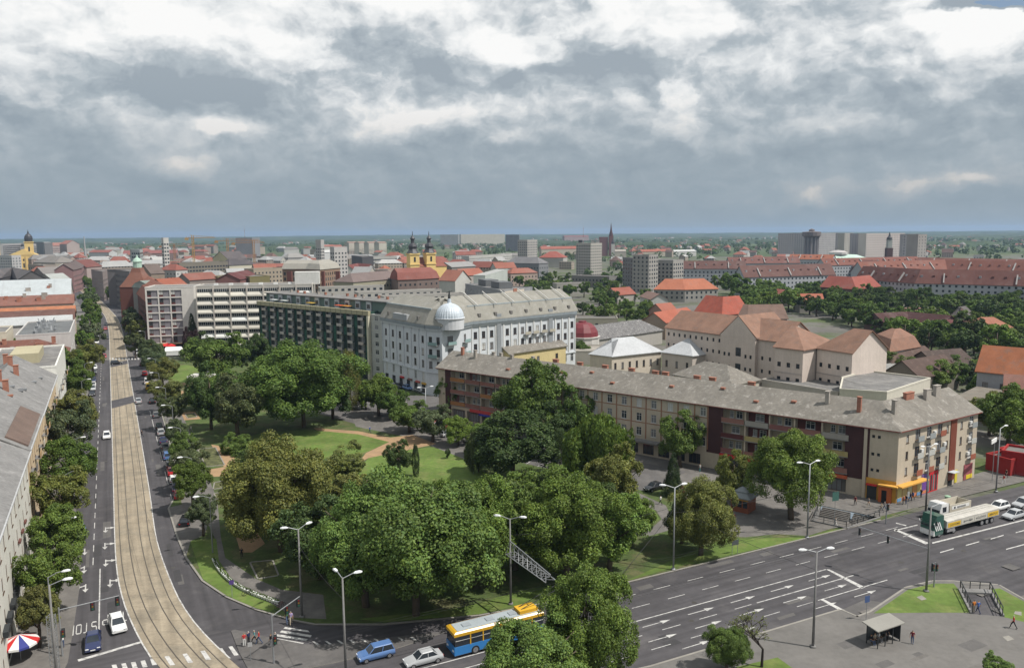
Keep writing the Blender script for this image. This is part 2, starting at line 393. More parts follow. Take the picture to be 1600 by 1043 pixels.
for f0, f1 in ((-.026, 0.0), (1.0, 1.026)):
    b = MB(); strip(b, f0, f1, .078, 3); b.build('edge_line', [PAINT], tram)
for (s0, s1, s2, s3) in ((263, 258, 246, 252), (340, 337, 325, 331)):      # asphalt crossings over the tracks
    struct(sheet('track_crossing', [ST(s1, -1.8), ST(s0, 4.15), ST(s3, 4.15), ST(s2, -1.8)], .082, ASPH))

# pavements, park
LK = [ST(85, -9.5), ST(99, -7.0), ST(120, -6.4), ST(135, -6.5), ST(150, -7.9), ST(330, -8.2)]
LB = [ST(330, -13), ST(85, -13)]
sheet('left_pavement', LK + LB, .14, PAVE, depth=.14)
sheet('left_pavement_far', [ST(346, -8.4), ST(470, -9.6), ST(560, -13.5), ST(700, -25), ST(960, -46), ST(960, -52), ST(700, -31), ST(560, -19), ST(470, -15.5), ST(346, -14)], .14, PAVE, depth=.14)
sheet('right_pavement_far', [ST(345, 9.8), ST(345, 15), ST(470, 14.5), ST(560, 12), ST(700, 1), ST(960, -22), ST(960, -27), ST(700, -3), ST(560, 8), ST(470, 9.8)], .14, PAVE, depth=.14)
sheet('tram_stop_island', [ST(347, 4.4), ST(347, 6.6), ST(380, 6.4), ST(380, 4.4)], .2, PAVE, depth=.2)
sheet('tram_stop_island', [ST(345, -2.0), ST(345, -3.6), ST(375, -3.4), ST(375, -2.0)], .2, PAVE, depth=.2)
PK = [ST(326, 10.6), ST(200, 10.0), ST(160, 9.2)] + PX([(262, 795), (275, 838), (290, 873), (315, 908.6), (353, 934), (400, 954), (421, 960), (455, 970), (492, 977)]) + [ST(90.4, 27.5), ST(87, 38.9), ST(86.2, 46), ST(86.2, 112)]
PKB = [ST(92, 160), ST(96, 165), ST(115, 150), G(700, 610), G(560, 590), ST(300, 60), ST(330, 45), ST(331, 14)]
park = sheet('park_ground', PK + PKB, .14, GRASSD, [COURT], depth=.14)
kerbline('kerb', PK, park)
Z1, Z2, Z3 = .146, .151, .156
# paved walks inside the park, the street along the long house, squares
A0, C0 = Vector((-19.4, 205.7)), Vector((67.4, 135.6))     # front line of the long grey house
dA = (C0 - A0).normalized(); nA = Vector((-dA.y, dA.x))     # nA points into the house
def FA(s, o): return A0 + dA * s + nA * o                  # along the front, o < 0 is in front of it
sheet('corner_square', [FA(70, 0), FA(111, 0), ST(95, 152), ST(94, 165), ST(87.5, 165), ST(87.5, 112), ST(87.0, 104.5)] + PX([(1300, 826), (1262, 838), (1215, 835), (1165, 840), (1133, 838), (1128, 815), (1140, 790), (1060, 760)]), Z1, PAVE, [COURT], parent=park)
sheet('house_pavement', [FA(-6, 0), FA(72, 0), FA(72, -5), FA(-6, -5)], Z2, PAVE, parent=park)
sheet('park_street', [FA(-40, -5), FA(74, -5), FA(74, -21), FA(-10, -19), FA(-40, -16), FA(-70, -6), FA(-70, 8), FA(-34, 9), FA(-4, 30), FA(-4, -4.9)], Z1 + .002, ASPH2, parent=park)
sheet('park_walk', PX([(545, 640), (570, 643), (640, 663), (726, 700), (760, 716), (752, 728), (640, 684), (556, 667)]), Z2 + .002, PAVE, parent=park)
sheet('park_walk', PX([(985, 765), (1040, 790), (1052, 812), (1043, 830), (1015, 838), (990, 838), (993, 830), (1020, 824), (1034, 812), (1025, 798), (975, 777)]), Z2 + .002, PAVE, parent=park)
sheet('avenue_walk', [ST(326, 12.2), ST(326, 15.4)] + [ST(200, 15.2), ST(150, 15.0)] + PX([(345, 840), (352, 872), (400, 905), (440, 922), (505, 930), (510, 968), (460, 966), (432, 948), (400, 930), (362, 905), (342, 876), (336, 842)]) + [ST(150, 11.6), ST(200, 12.0)], Z1, PAVE, parent=park)
sheet('avenue_verge', [ST(326, 10.9), ST(326, 12.2), ST(200, 12.0), ST(150, 11.6), ST(150, 9.0), ST(200, 10.4)], Z1 + .001, PAVE, parent=park)
sheet('kerb_pavement', PX([(262, 794), (276, 838), (291, 870), (298, 846), (320, 836), (330, 800), (300, 785)]), Z1 + .0045, PAVE, parent=park)
sheet('lawn', PX([(386, 683), (420, 675), (480, 672), (540, 674), (600, 683), (610, 690), (570, 708), (500, 718), (430, 720), (372, 712), (360, 698)]), Z1 + .003, GRASS, parent=park)
sheet('lawn', PX([(560, 735), (576, 716), (640, 702), (690, 699), (726, 712), (760, 740), (770, 790), (600, 790), (540, 760)]), Z1 + .003, GRASS, parent=park)
sheet('lawn', PX([(255, 575), (290, 570), (330, 578), (322, 594), (272, 600), (256, 590)]), Z1 + .003, GRASS, parent=park)
sheet('lawn', PX([(970, 775), (1022, 797), (1030, 811), (1018, 822), (980, 830), (960, 800)]), Z1 + .003, GRASS, parent=park)
sheet('lawn_verge', PX([(297, 846), (338, 842), (342, 876), (360, 905), (400, 930), (433, 950), (421, 957), (398, 950), (354, 931), (317, 905)]), Z1 + .003, GRASS, parent=park)
sheet('lawn_verge', PX([(985, 905), (1060, 872), (1130, 842), (1165, 842), (1262, 840), (1300, 829), (1318, 828), (1230, 849), (1152, 865), (1051, 888), (970, 911)]), Z1 + .003, GRASS, parent=park)
sheet('lawn_verge', PX([(720, 950), (830, 920), (880, 915), (820, 944), (749, 960), (600, 973), (560, 968)]), Z1 + .003, GRASS, parent=park)
for pts in ([(272, 600), (325, 595), (320, 612), (308, 628), (285, 628), (282, 610)], [(283, 645), (305, 644), (314, 655), (288, 657)], [(330, 695), (362, 700), (369, 728), (373, 743), (323, 746), (322, 735), (350, 730)],
            [(366, 830), (395, 822), (414, 850), (394, 864), (376, 864)], [(490, 669), (560, 674), (610, 684), (645, 680), (682, 694), (640, 703), (576, 716), (560, 724), (572, 708), (608, 691), (560, 679), (495, 673)]):
    sheet('gravel_path', PX(pts), Z2 + .006, GRAVEL, parent=park)
for pts in ([(310, 703), (336, 700), (350, 727), (323, 730)], [(335, 772), (362, 768), (368, 776), (340, 780)], [(336, 755), (360, 750), (364, 760), (334, 765)], [(290, 648), (303, 646), (307, 652), (294, 654)], [(285, 619), (298, 617), (300, 626), (288, 628)], [(392, 880), (425, 877), (434, 900), (404, 905)], [(278, 605), (290, 604), (292, 610), (281, 611)]):
    bed = sheet('flower_bed', PX(pts), Z2 + .012, SOIL, parent=park)
    kerbline('bed_border', PX(pts), park, .22, .24, .14, True)
# square on the near side with its lawns
SQ = [ST(30, 20), ST(30, 170), ST(58, 170), G(1600, 938), G(1560, 915), G(1490, 909), G(1457, 909), G(1417, 919), G(1361, 957), G(1340, 965), ST(67.0, 80.3), ST(67.3, 51), ST(68.5, 40), ST(70, 20)]
plaza = sheet('near_square', SQ, .14, PLAZA, [UNDER], depth=.14)
kerbline('kerb', list(reversed(SQ[3:])), plaza)
sheet('bus_bay_paving', [ST(67.0, 79.5), G(1311, 956), G(1340, 966), G(1362, 958), G(1385, 941), G(1350, 937)], .026, ASPH2)
sheet('lawn_island', PX([(1365, 959), (1419, 922), (1457, 912.5), (1490, 912.5), (1497, 921), (1517, 958), (1440, 958)]), Z1, GRASS, parent=plaza)
sheet('lawn_island', PX([(1548, 921), (1562, 920), (1610, 946), (1610, 975), (1569, 965)]), Z1, GRASS, parent=plaza)
sheet('lawn_corner', PX([(1150, 1043), (1215, 1028), (1240, 1046), (1150, 1056)]), Z1, GRASS, parent=plaza)
for pts in ([(1432, 934), (1440, 931), (1448, 937), (1440, 939)], [(1566, 996), (1576, 994), (1585, 1000), (1574, 1003)], [(1586, 956), (1596, 957), (1596, 963), (1584, 960)]):
    sheet('manhole_slab', PX(pts), Z3 + .01, KERB, parent=plaza)
isl = sheet('traffic_island', PX([(361, 986), (367, 984), (425, 997), (476, 1007), (505, 1008), (700, 986), (620, 1013), (520, 1036), (430, 1054), (388, 1046), (374, 1020)]), .12, ASPH2, depth=.12)

# subway stairs and sunken court (real holes)
def stairs_hole(quad, name, n, drop, parent):
    a, b_, c, d = [Vector(p) for p in quad]            # a-b the top edge, d-c the far lower end
    for k in range(n):
        f0, f1 = k / n, (k + 1) / n
        p = [a.lerp(d, f0), b_.lerp(c, f0), b_.lerp(c, f1), a.lerp(d, f1)]
        m = MB(); m.prism(p, -drop - .3, .10 - (k + 1) * drop / n); m.build('step', [PAVE], parent)
sub = thing('subway_entrance', 'railed stairs leading down to a pedestrian subway in the near square', 'subway entrance', (*UNDER[0], 0))
def loc_(p): return Vector((p[0] - UNDER[0].x, p[1] - UNDER[0].y))
Q = [loc_(p) for p in UNDER]
stairs_hole([Q[0], Q[1], Q[1].lerp(Q[2], .86), Q[0].lerp(Q[3], .86)], 'step', 14, 3.4, sub)
m = MB()
for p, q in ((Q[0], Q[3]), (Q[2], Q[1])):
    d = (q - p).normalized(); r = Vector((d.y, -d.x)) * .02
    m.prism([p + r, q + r, q - r * 12, p - r * 12], -3.6, .34)
m.build('side_wall', [CONCR], sub)
m = MB(); e0, e1 = Q[3].lerp(Q[0], .16), Q[2].lerp(Q[1], .16); m.prism([e0, e1, Q[2], Q[3]], -.55, .36); m.build('roof_slab', [CONCR], sub)
m = MB(); m.prism([Q[3] + Vector((0, .3)), Q[2] + Vector((0, .3)), Q[2] + Vector((0, 6)), Q[3] + Vector((0, 6))], -3.6, -3.4); m.prism([Q[3] + Vector((0, 5.8)), Q[2] + Vector((0, 5.8)), Q[2] + Vector((0, 6)), Q[3] + Vector((0, 6))], -3.6, -.2); m.build('passage', [DARK], sub)
def railing(pts, z, h=1.0, parent=None, step=1.4, name='railing'):
    m = MB()
    for p, q in zip(pts, pts[1:]):
        p, q = Vector(p), Vector(q); k = max(1, round((q - p).length / step))
        for i in range(k + 1):
            c = p.lerp(q, i / k); m.box(c.x - .04, c.y - .04, z, c.x + .04, c.y + .04, z + h)
        for hh, r in ((h, .07), (h * .5, .03)): m.tube((*p, z + hh), (*q, z + hh), r, n=6)
    return m.build(name, [IRON], parent)
railing([Q[0], Q[3], Q[2], Q[1]], .34, 1.05, sub)
crt = thing('sunken_court', 'sunken paved court with broad stairs below the corner house', 'court', (*COURT[0], 0))
q = [Vector(p) - COURT[0] for p in COURT]
m = MB(); m.prism(q, -1.45, -1.2); m.build('court_floor', [PAVE], crt)
m = MB()
for i in (2, 3, 4):
    p, r = q[i], q[(i + 1) % 5]; d = (r - p).normalized(); o = Vector((-d.y, d.x)) * .25; m.prism([p, r, r + o, p + o], -1.4, .3)
m.build('retaining_wall', [CONCR], crt)
for j, (i, k2) in enumerate(((0, 1), (1, 2))):
    p, r = q[i], q[k2]; d = (r - p).normalized(); o = Vector((d.y, -d.x))
    if (q[3] - p).dot(o) < 0: o = -o
    for k in range(7):
        w0 = o * (.34 * k); m = MB(); m.prism([p + w0 + d * .3, r + w0 - d * .3, r + w0 + o * .34 - d * .3, p + w0 + o * .34 + d * .3], -1.3, .12 - .18 * (k + 1)); m.build('step', [PAVE], crt)
rl = thing('court_railing', 'black iron railing round the sunken court at the kerb', 'railing', (*COURT[2], 0))
railing([Vector(p) - COURT[2] for p in (COURT[2], COURT[3], COURT[4], COURT[4].lerp(COURT[0], .55))], .3, .95, rl, 1.6)

# ------------------------------------------------------------------ painted markings (children of their road)
BR = [o for o in COL.objects if o.name == 'boulevard_road'][0]; AR = [o for o in COL.objects if o.name == 'avenue_road'][0]
def mark(name, pts, z, parent, mat=PAINT):
    m = MB(); m.face([(p[0], p[1], z) for p in pts]); me = m.mesh(name, [mat])
    if me.polygons[0].normal.z < 0: me.flip_normals()
    return inst(name, me, parent)
def mrect(name, s0, s1, t0, t1, z, parent): mark(name, [ST(s0, t0), ST(s0, t1), ST(s1, t1), ST(s1, t0)], z, parent)
ZB, ZA = .026, .030
def arrow_b(s, t, L_=4.2):       # straight arrow pointing along +t
    mark('lane_arrow', [ST(s - .06, t), ST(s - .06, t + L_ - 1.4), ST(s - .36, t + L_ - 1.4), ST(s, t + L_), ST(s + .36, t + L_ - 1.4), ST(s + .06, t + L_ - 1.4), ST(s + .06, t)], ZB, BR)
for s, t0, t1 in ((83.0, 40, 110), (79.9, 40, 110), (73.6, 40, 72), (70.4, 36, 80)):
    t = t0
    while t < t1: mrect('lane_dash', s - .055, s + .055, t, t + 2.8, ZB, BR); t += 5.75
mrect('centre_line', 76.72, 76.88, 28, 88.6, ZB, BR); mrect('lane_line', 73.52, 73.68, 72.5, 90.5, ZB, BR); mrect('lane_line', 70.32, 70.48, 80, 93.3, ZB, BR)
mark('stop_line', PX([(1291, 889), (1296, 889), (1352, 917), (1346, 919)]), ZB, BR); mark('stop_line', PX([(1281, 936), (1286, 935), (1343, 965), (1337, 967)]), .032, BR)
for s, ts in ((75.2, (55.5, 62.5, 69.5, 76.5, 83.5)), (72.0, (54, 61, 68, 75.5, 83)), (68.9, (56.5, 63.5, 77.5, 85))):
    for t in ts: arrow_b(s, t)
mark('stop_line', PX([(1396, 827), (1400, 826), (1452, 848), (1446, 850)]), ZB, BR)
mark('centre_line', PX([(1456, 847), (1700, 786), (1700, 787.6), (1457, 849)]), ZB, BR); mark('lane_line', PX([(1397, 828), (1434, 819), (1434, 820.5), (1398, 829.5)]), ZB, BR)
for a, b2, c, d in ((1469, 862, 1490, 856), (1509, 851, 1530, 845), (1548, 841, 1568, 835), (1587, 831, 1606, 826), (1572, 857, 1602, 849), (1400, 816, 1416, 820)):
    mark('lane_dash', PX([(a, b2), (c, d), (c, d + 1.4), (a, b2 + 1.4)]), ZB, BR)
# avenue
t = 128
while t < 345: mrect('lane_dash', t, t + 3, -4.93, -4.81, ZA, AR); t += 6.2 if t > 150 else 5.5
mrect('lane_line', 101, 126, -4.0, -3.84, ZA, AR)
mark('stop_line', PX([(121, 1030), (219, 1001.5), (220.5, 1004), (123, 1033)]), .034, AR)
for a, b2 in ((240, 226), (228, 212), (209, 196), (193, 180), (176, 162), (160, 150)): mrect('parking_line', b2 + 2, a - 2, 7.55, 7.68, ZA, AR)
def glyph(ch):       # strokes of the painted capitals, unit box 1 wide, 1 tall
    t = .17
    if ch == 'T': return [[(0, 1 - .1), (1, 1 - .1), (1, 1), (0, 1)], [(.5 - t / 2, 0), (.5 + t / 2, 0), (.5 + t / 2, .9), (.5 - t / 2, .9)]]
    if ch == 'P': return [[(0, 0), (t, 0), (t, 1), (0, 1)], [(t, .9), (.8, .9), (.8, 1), (t, 1)], [(t, .45), (.8, .45), (.8, .55), (t, .55)], [(.8, .5), (1, .58), (1, .92), (.8, 1), (.82, .88), (.82, .6)]]
    if ch == 'O': return [[(0, .12), (t, .12), (t, .88), (0, .88)], [(1 - t, .12), (1, .12), (1, .88), (1 - t, .88)], [(0, .88), (1, .88), (.8, 1), (.2, 1)], [(.2, 0), (.8, 0), (1, .12), (0, .12)]]
    if ch == 'S': return [[(.1, .9), (.9, .9), (1, .8), (1, .88), (.8, 1), (.2, 1)], [(0, .58), (t, .58), (t, .88), (.2, 1), (0, .86)], [(0, .58), (.2, .45), (1, .45), (.8, .56), (t, .58)], [(1 - t, .14), (1, .14), (1, .45), (1 - t, .45)], [(0, .14), (.2, 0), (.8, 0), (1, .14), (.9, .12), (.15, .12)]]
def road_word(word, s, t_right, parent, w_=.95, h_=2.6, gap=.3):
    # read by drivers who come towards the eye: letter tops at smaller s, words run to smaller t
    for k, ch in enumerate(word):
        m = MB()
        for pl in glyph(ch):
            pts = [ST(s - y * h_, t_right - (k * (w_ + gap)) - x * w_) for x, y in pl]; m.face([(*p, 0.036) for p in pts])
        m.build('painted_letter', [PAINT], parent)
road_word('STOP', 108.4, -4.35 + .2, AR, .62, 2.8, .22); road_word('STOP', 109.6, .2, AR, .72, 2.9, .30)
def turn_arrow(s, t, flip=1):    # tail, shaft pointing towards the eye, side head
    mark('lane_arrow', [ST(s + 1.2, t - .08), ST(s + 1.2, t + .08), ST(s - .6, t + .08), ST(s - .6, t + .38), ST(s - 1.7, t), ST(s - .6, t - .38), ST(s - .6, t - .08)], ZA, AR)
    mark('lane_arrow', [ST(s + .9, t), ST(s + .6, t + flip * .7), ST(s + .95, t + flip * .7), ST(s + .35, t + flip * 1.5), ST(s - .1, t + flip * .7), ST(s + .25, t + flip * .7), ST(s + .5, t)], .033, AR)
for px, py in ((654, 185), (650, 285), (655, 390), (682, 515)): p = G(px / 3.965, 780 + py / 3.965); turn_arrow(p.dot(U), p.dot(V) , 1)
for px, py in ((525, 320), (522, 430), (530, 545)): p = G(px / 3.965, 780 + py / 3.965); turn_arrow(p.dot(U), p.dot(V), -1)
def zebra(quads, parent, z):
    for a in quads: mark('crosswalk_stripe', PX(a), z, parent)
zebra([[(x - 3.6, y - 4.5), (x + 3.6, y - 5.5), (x + 7.5, y + 5), (x, y + 6)] for x, y in ((178, 1043), (193, 1041), (208, 1039), (223, 1036.5), (238, 1033))], AR, .04)
zebra([[(x - 5, y - 6), (x + 2, y - 7), (x + 12, y + 7), (x + 4, y + 8)] for x, y in ((262, 1032), (290, 1028), (318, 1023.5))], AR, .09)
zebra([[(x - 4, y - 6), (x + 2, y - 7), (x + 12, y + 7), (x + 5, y + 8)] for x, y in ((345, 1019), (361, 1016))], AR, .042)
zebra([[(445.6, 979), (481.3, 984.5), (484, 987.5), (443, 981.5)], [(440.2, 984.5), (487.3, 992), (485, 995), (437, 987.5)], [(432.6, 990), (481.3, 998), (478, 1001), (430, 993.2)], [(427.7, 995.5), (474.8, 1004), (472, 1007), (427, 999.5)]], BR, .034)
for k in range(9): x = 488 + k * 19; y = 1003 - k * .9; mark('hatch_stripe', PX([(x, y), (x + 4, y), (x + 12, y + 5), (x + 7, y + 5)]), .128, isl)
mrect('centre_line', 78.9, 79.06, 18, 44, ZB, BR)
for t in (0, 6, 12, 18): mrect('lane_dash', 74.2, 74.35, t, t + 3, ZB, BR)
rp = random.Random(14); PATCH = [mt('asphalt_patch_dark', (.052, .050, .052), .9, .12, .5), mt('asphalt_patch_light', (.11, .104, .10), .9, .14, .5), mt('manhole_iron', (.06, .055, .05), .6, .1, 2)]
for k in range(26):
    s, t = rp.uniform(68, 85), rp.uniform(35, 125); a_, b2 = rp.uniform(.4, 1.3), rp.uniform(.8, 5); mark('repair_patch', [ST(s, t), ST(s, t + b2), ST(s + a_, t + b2 + rp.uniform(-.3, .3)), ST(s + a_, t + rp.uniform(-.3, .3))], .0232 + .00006 * k, BR, PATCH[k % 2])
for k in range(22):
    s, t = rp.uniform(105, 300), rp.choice((rp.uniform(-6, -3), rp.uniform(4.8, 7))); a_, b2 = rp.uniform(.4, 1.2), rp.uniform(1.5, 9); mark('repair_patch', [ST(s, t), ST(s + b2, t), ST(s + b2 + rp.uniform(-.3, .3), t + a_), ST(s, t + a_)], .0272 + .00006 * k, AR, PATCH[k % 2])
for k in range(16):
    p = ST(rp.uniform(68, 85), rp.uniform(40, 120)) if k % 2 else ST(rp.uniform(105, 260), rp.choice((-3.2, 5.6, -5.6))); mark('manhole_cover', [(p.x + .36 * math.cos(a_ * .785), p.y + .36 * math.sin(a_ * .785)) for a_ in range(8)], .0265 if k % 2 else .0312, BR if k % 2 else AR, PATCH[2])
for k in range(30):
    p = ST(rp.uniform(48, 65), rp.uniform(56, 115)); a_, b2 = rp.uniform(.5, 2.2), rp.uniform(.5, 3.5); mark('paving_patch', [p, p + V * b2, p + V * b2 + U * a_, p + U * a_], .1405 + .0001 * k, plaza, PATCH[1] if k % 3 else PAVE)
# far crossings on the avenue
for k in range(14): x = 150 + k * 5.0; mark('crosswalk_stripe', PX([(x, 559), (x + 2.6, 559), (x + 2.8, 562), (x, 562)]), .09, AR)
for o in range(4):
    for k in range(9):
        s = 34 + k * 3.0 if o == 0 else 0
        if o == 0: mark('bay_line', [FA(s, -5.2), FA(s + .15, -5.2), FA(s + 1.15, -9.6), FA(s + 1.0, -9.6)], .16, park); mark('bay_line', [FA(s + 4, -16.4), FA(s + 4.15, -16.4), FA(s + 5.15, -20.6), FA(s + 5.0, -20.6)], .16, park)
# ------------------------------------------------------------------ building kit
def rot90(v): return Vector((-v.y, v.x))
def offs(P, d):
    """mitred offset of an open polyline to its left"""
    out = []
    for i, p in enumerate(P):
        n = []
        if i > 0: n.append(rot90((P[i] - P[i - 1]).normalized()))
        if i < len(P) - 1: n.append(rot90((P[i + 1] - P[i]).normalized()))
        if len(n) == 1: out.append(p + n[0] * d)
        else:
            m = (n[0] + n[1]); m = m / max(.3, m.length_squared) * 2; out.append(p + m * d)
    return out
WCACHE = {}
def window_mesh(w_, h_, style):
    k = (round(w_, 2), round(h_, 2), style)
    if k in WCACHE: return WCACHE[k]
    fm = {'w': FRAMEW, 'd': FRAMED, 'hole': IRON, 'arch': FRAMEW, 'shop': FRAMED, 'strip': FRAMEW}[style]
    b = MB(); t = .07; y0, y1 = .08, .15; x = w_ / 2
    b.box(-x, y0, 0, -x + t, y1, h_); b.box(x - t, y0, 0, x, y1, h_); b.box(-x + t, y0, h_ - t, x - t, y1, h_); b.box(-x + t, y0, 0, x - t, y1, t)
    nm = 0 if w_ < .75 else (1 if w_ < 1.9 else max(2, round(w_ / 1.0) - 1))
    for i in range(nm):
        c = -x + w_ * (i + 1) / (nm + 1); b.box(c - .035, y0 + .005, t, c + .035, y1 - .005, h_ - t)
    if style in ('w', 'arch', 'd') and h_ > 1.2: b.box(-x + t, y0 + .008, h_ * .68, x - t, y1 - .008, h_ * .68 + .05)
    if style == 'hole':
        for i in range(3): c = -x + w_ * (i + 1) / 4; b.box(c - .02, .02, 0, c + .02, .06, h_)
    if style in ('w', 'd', 'arch'): b.box(-x - .09, -.09, -.08, x + .09, .05, 0)
    p = []
    for m in (GLASS, GLASSM, GLASSB):
        q = MB(); q.face([(-x, .125, 0), (x, .125, 0), (x, .125, h_), (-x, .125, h_)]); p.append(q.mesh('pane', [m]))
    WCACHE[k] = (b.mesh('window', [fm]), p); return WCACHE[k]
class Bld: pass
def facade(b, a, c, z0, z1, ops, depth=.2, mi=0):
    """wall from a to c (seen left to right from outside) with real openings ops = (s0, z0, s1, z1)"""
    L_ = (c - a).length; d = (c - a).normalized(); inn = rot90(d)
    def pt(s, z, o=0.0): q = a + d * s + inn * o; return (q.x, q.y, z)
    xs = sorted({0.0, L_} | {min(max(v, 0), L_) for o in ops for v in (o[0], o[2])}); zs = sorted({z0, z1} | {min(max(v, z0), z1) for o in ops for v in (o[1], o[3])})
    for j in range(len(zs) - 1):
        zc = (zs[j] + zs[j + 1]) / 2; run = None
        row = [o for o in ops if o[1] < zc < o[3]]
        for i in range(len(xs) - 1):
            xc = (xs[i] + xs[i + 1]) / 2; solid = not any(o[0] < xc < o[2] for o in row)
            if solid and run is None: run = xs[i]
            if run is not None and not solid: b.face([pt(run, zs[j]), pt(xs[i], zs[j]), pt(xs[i], zs[j + 1]), pt(run, zs[j + 1])], mi); run = None
        if run is not None: b.face([pt(run, zs[j]), pt(L_, zs[j]), pt(L_, zs[j + 1]), pt(run, zs[j + 1])], mi)
    for o in ops:
        s0, y0, s1, y1 = o[:4]; dp = o[4] if len(o) > 4 else depth
        b.face([pt(s0, y0), pt(s0, y0, dp), pt(s0, y1, dp), pt(s0, y1)], mi); b.face([pt(s1, y0, dp), pt(s1, y0), pt(s1, y1), pt(s1, y1, dp)], mi)
        b.face([pt(s0, y0), pt(s1, y0), pt(s1, y0, dp), pt(s0, y0, dp)], mi); b.face([pt(s0, y1, dp), pt(s1, y1, dp), pt(s1, y1), pt(s0, y1)], mi)
def block(name, label, cat, pts, h, D, rise, wall, roof, kind='gable', rmat=None, over=.5, wins=(), extra_ops={}, near=True, group=None, ends=('gable', 'gable'), wmat=None, base=None, z0=0.0, seed=1):
    """a building along the front line pts; windows wins = (face, n, [sill heights], w, h, style, s0, s1)"""
    pts = [Vector(p) for p in pts]; O = pts[0]
    root = thing(name, label, cat, (O.x, O.y, z0), 0, group)
    P = [p - O for p in pts]; B = offs(P, D); n = len(P); rnd = random.Random(seed)
    faces = {}
    for i in range(n - 1): faces['f%d' % i] = (P[i], P[i + 1]); faces['b%d' % i] = (B[i + 1], B[i])
    faces['l'] = (B[0], P[0]); faces['r'] = (P[-1], B[-1])
    ops = {k: list(extra_ops.get(k, [])) for k in faces}; wl = []
    for wn in wins:
        fk, cnt, zs, w_, h_, st = wn[:6]; a, c = faces[fk]; L_ = (c - a).length
        s0, s1 = (wn[6], wn[7]) if len(wn) > 7 else (0, L_)
        for k in range(cnt):
            s = s0 + (s1 - s0) * (k + .5) / cnt
            for z in zs:
                if near: ops[fk].append((s - w_ / 2, z, s + w_ / 2, z + h_))
                wl.append((fk, s, z, w_, h_, st))
    b = MB(); wtop = h - .1 if kind != 'flat' else h
    for k, (a, c) in faces.items(): facade(b, a, c, 0, wtop, ops[k])
    if kind == 'gable':
        for e, k in ((ends[0], 0), (ends[1], -1)):
            if e == 'gable':
                p, q = P[k], B[k]; m = (p + q) / 2
                b.face([(p.x, p.y, wtop), (q.x, q.y, wtop), (m.x, m.y, h + rise - .2)] if k else [(q.x, q.y, wtop), (p.x, p.y, wtop), (m.x, m.y, h + rise - .2)])
    b.build('wall', [wmat or (WALL if near else WALLF)], root, color=wall)
    if near:
        for fk, s, z, w_, h_, st in wl:
            a, c = faces[fk]; d = (c - a).normalized(); p = a + d * s; fm, pm = window_mesh(w_, h_, st); rz = math.atan2(d.y, d.x)
            o = inst('window', fm, root, (p.x, p.y, z), rz)
            inst('pane', pm[0 if st in ('hole', 'shop') else rnd.choice((0, 0, 0, 1, 1, 2))], o)
    elif wl:
        m = MB()
        for fk, s, z, w_, h_, st in wl:
            a, c = faces[fk]; d = (c - a).normalized(); o = rot90(d) * -.04; p, q = a + d * (s - w_ / 2) + o, a + d * (s + w_ / 2) + o
            m.face([(p.x, p.y, z), (q.x, q.y, z), (q.x, q.y, z + h_), (p.x, p.y, z + h_)])
        tag(m.build('windows', [GLASS], root), kind='stuff')
    # roof
    rm = rmat or (ROOFT if near else ROOFF); r = MB(); th = .2
    e0 = -(P[1] - P[0]).normalized(); e1 = (P[-1] - P[-2]).normalized()
    def ext(Q, a=over):
        Q = list(Q); Q[0] = Q[0] + e0 * a; Q[-1] = Q[-1] + e1 * a; return Q
    def slab(q, zs):
        q = [(p.x, p.y, z) for p, z in zip(q, zs)]; r.hexa([(x, y, z - th) for x, y, z in q], q)
    if kind == 'gable':
        k = rise / (D / 2); ze = h - over * k
        fo, bo, rg = ext(offs(P, -over)), ext(offs(P, D + over)), offs(P, D / 2)
        rg = list(rg); rg[0] = rg[0] + (e0 * over if ends[0] == 'gable' else -e0 * D * .42); rg[-1] = rg[-1] + (e1 * over if ends[1] == 'gable' else -e1 * D * .42)
        zr = h + rise
        for i in range(n - 1):
            slab([fo[i], fo[i + 1], rg[i + 1], rg[i]], [ze, ze, zr, zr]); slab([bo[i + 1], bo[i], rg[i], rg[i + 1]], [ze, ze, zr, zr])
        if ends[0] == 'hip': slab([bo[0], fo[0], rg[0]], [ze, ze, zr])
        if ends[1] == 'hip': slab([fo[-1], bo[-1], rg[-1]], [ze, ze, zr])
    elif kind == 'mansard':
        lo = rise * .62; ins = D * .13
        fo, bo = ext(offs(P, -over)), ext(offs(P, D + over)); f1, b1 = ext(offs(P, ins), -.2), ext(offs(P, D - ins), -.2); rg = ext(offs(P, D / 2), -.2)
        for i in range(n - 1):
            slab([fo[i], fo[i + 1], f1[i + 1], f1[i]], [h, h, h + lo, h + lo]); slab([bo[i + 1], bo[i], b1[i], b1[i + 1]], [h, h, h + lo, h + lo])
            slab([f1[i], f1[i + 1], rg[i + 1], rg[i]], [h + lo, h + lo, h + rise, h + rise]); slab([b1[i + 1], b1[i], rg[i], rg[i + 1]], [h + lo, h + lo, h + rise, h + rise])
        for (k, fl) in ((0, 1), (-1, -1)):
            q = [(f1[k].x, f1[k].y), (b1[k].x, b1[k].y)]; a, c = fo[k], bo[k]
            pl = [(a.x, a.y, h - .1), (*q[0], h + lo - .1), (rg[k].x, rg[k].y, h + rise - .1), (*q[1], h + lo - .1), (c.x, c.y, h - .1)]
            r.face(pl if fl > 0 else list(reversed(pl)))
    elif kind == 'shed':
        fo, bo = ext(offs(P, -over)), ext(offs(P, D + over))
        for i in range(n - 1): slab([fo[i], fo[i + 1], bo[i + 1], bo[i]], [h + .1, h + .1, h + rise, h + rise])
    else:
        f1, b1 = ext(offs(P, .02), -.02), ext(offs(P, D - .02), -.02)
        for i in range(n - 1):
            q = [f1[i], f1[i + 1], b1[i + 1], b1[i]]; r.hexa([(p.x, p.y, h - .75) for p in q], [(p.x, p.y, h - .35) for p in q])
    r.build('roof', [rm], root, color=roof)
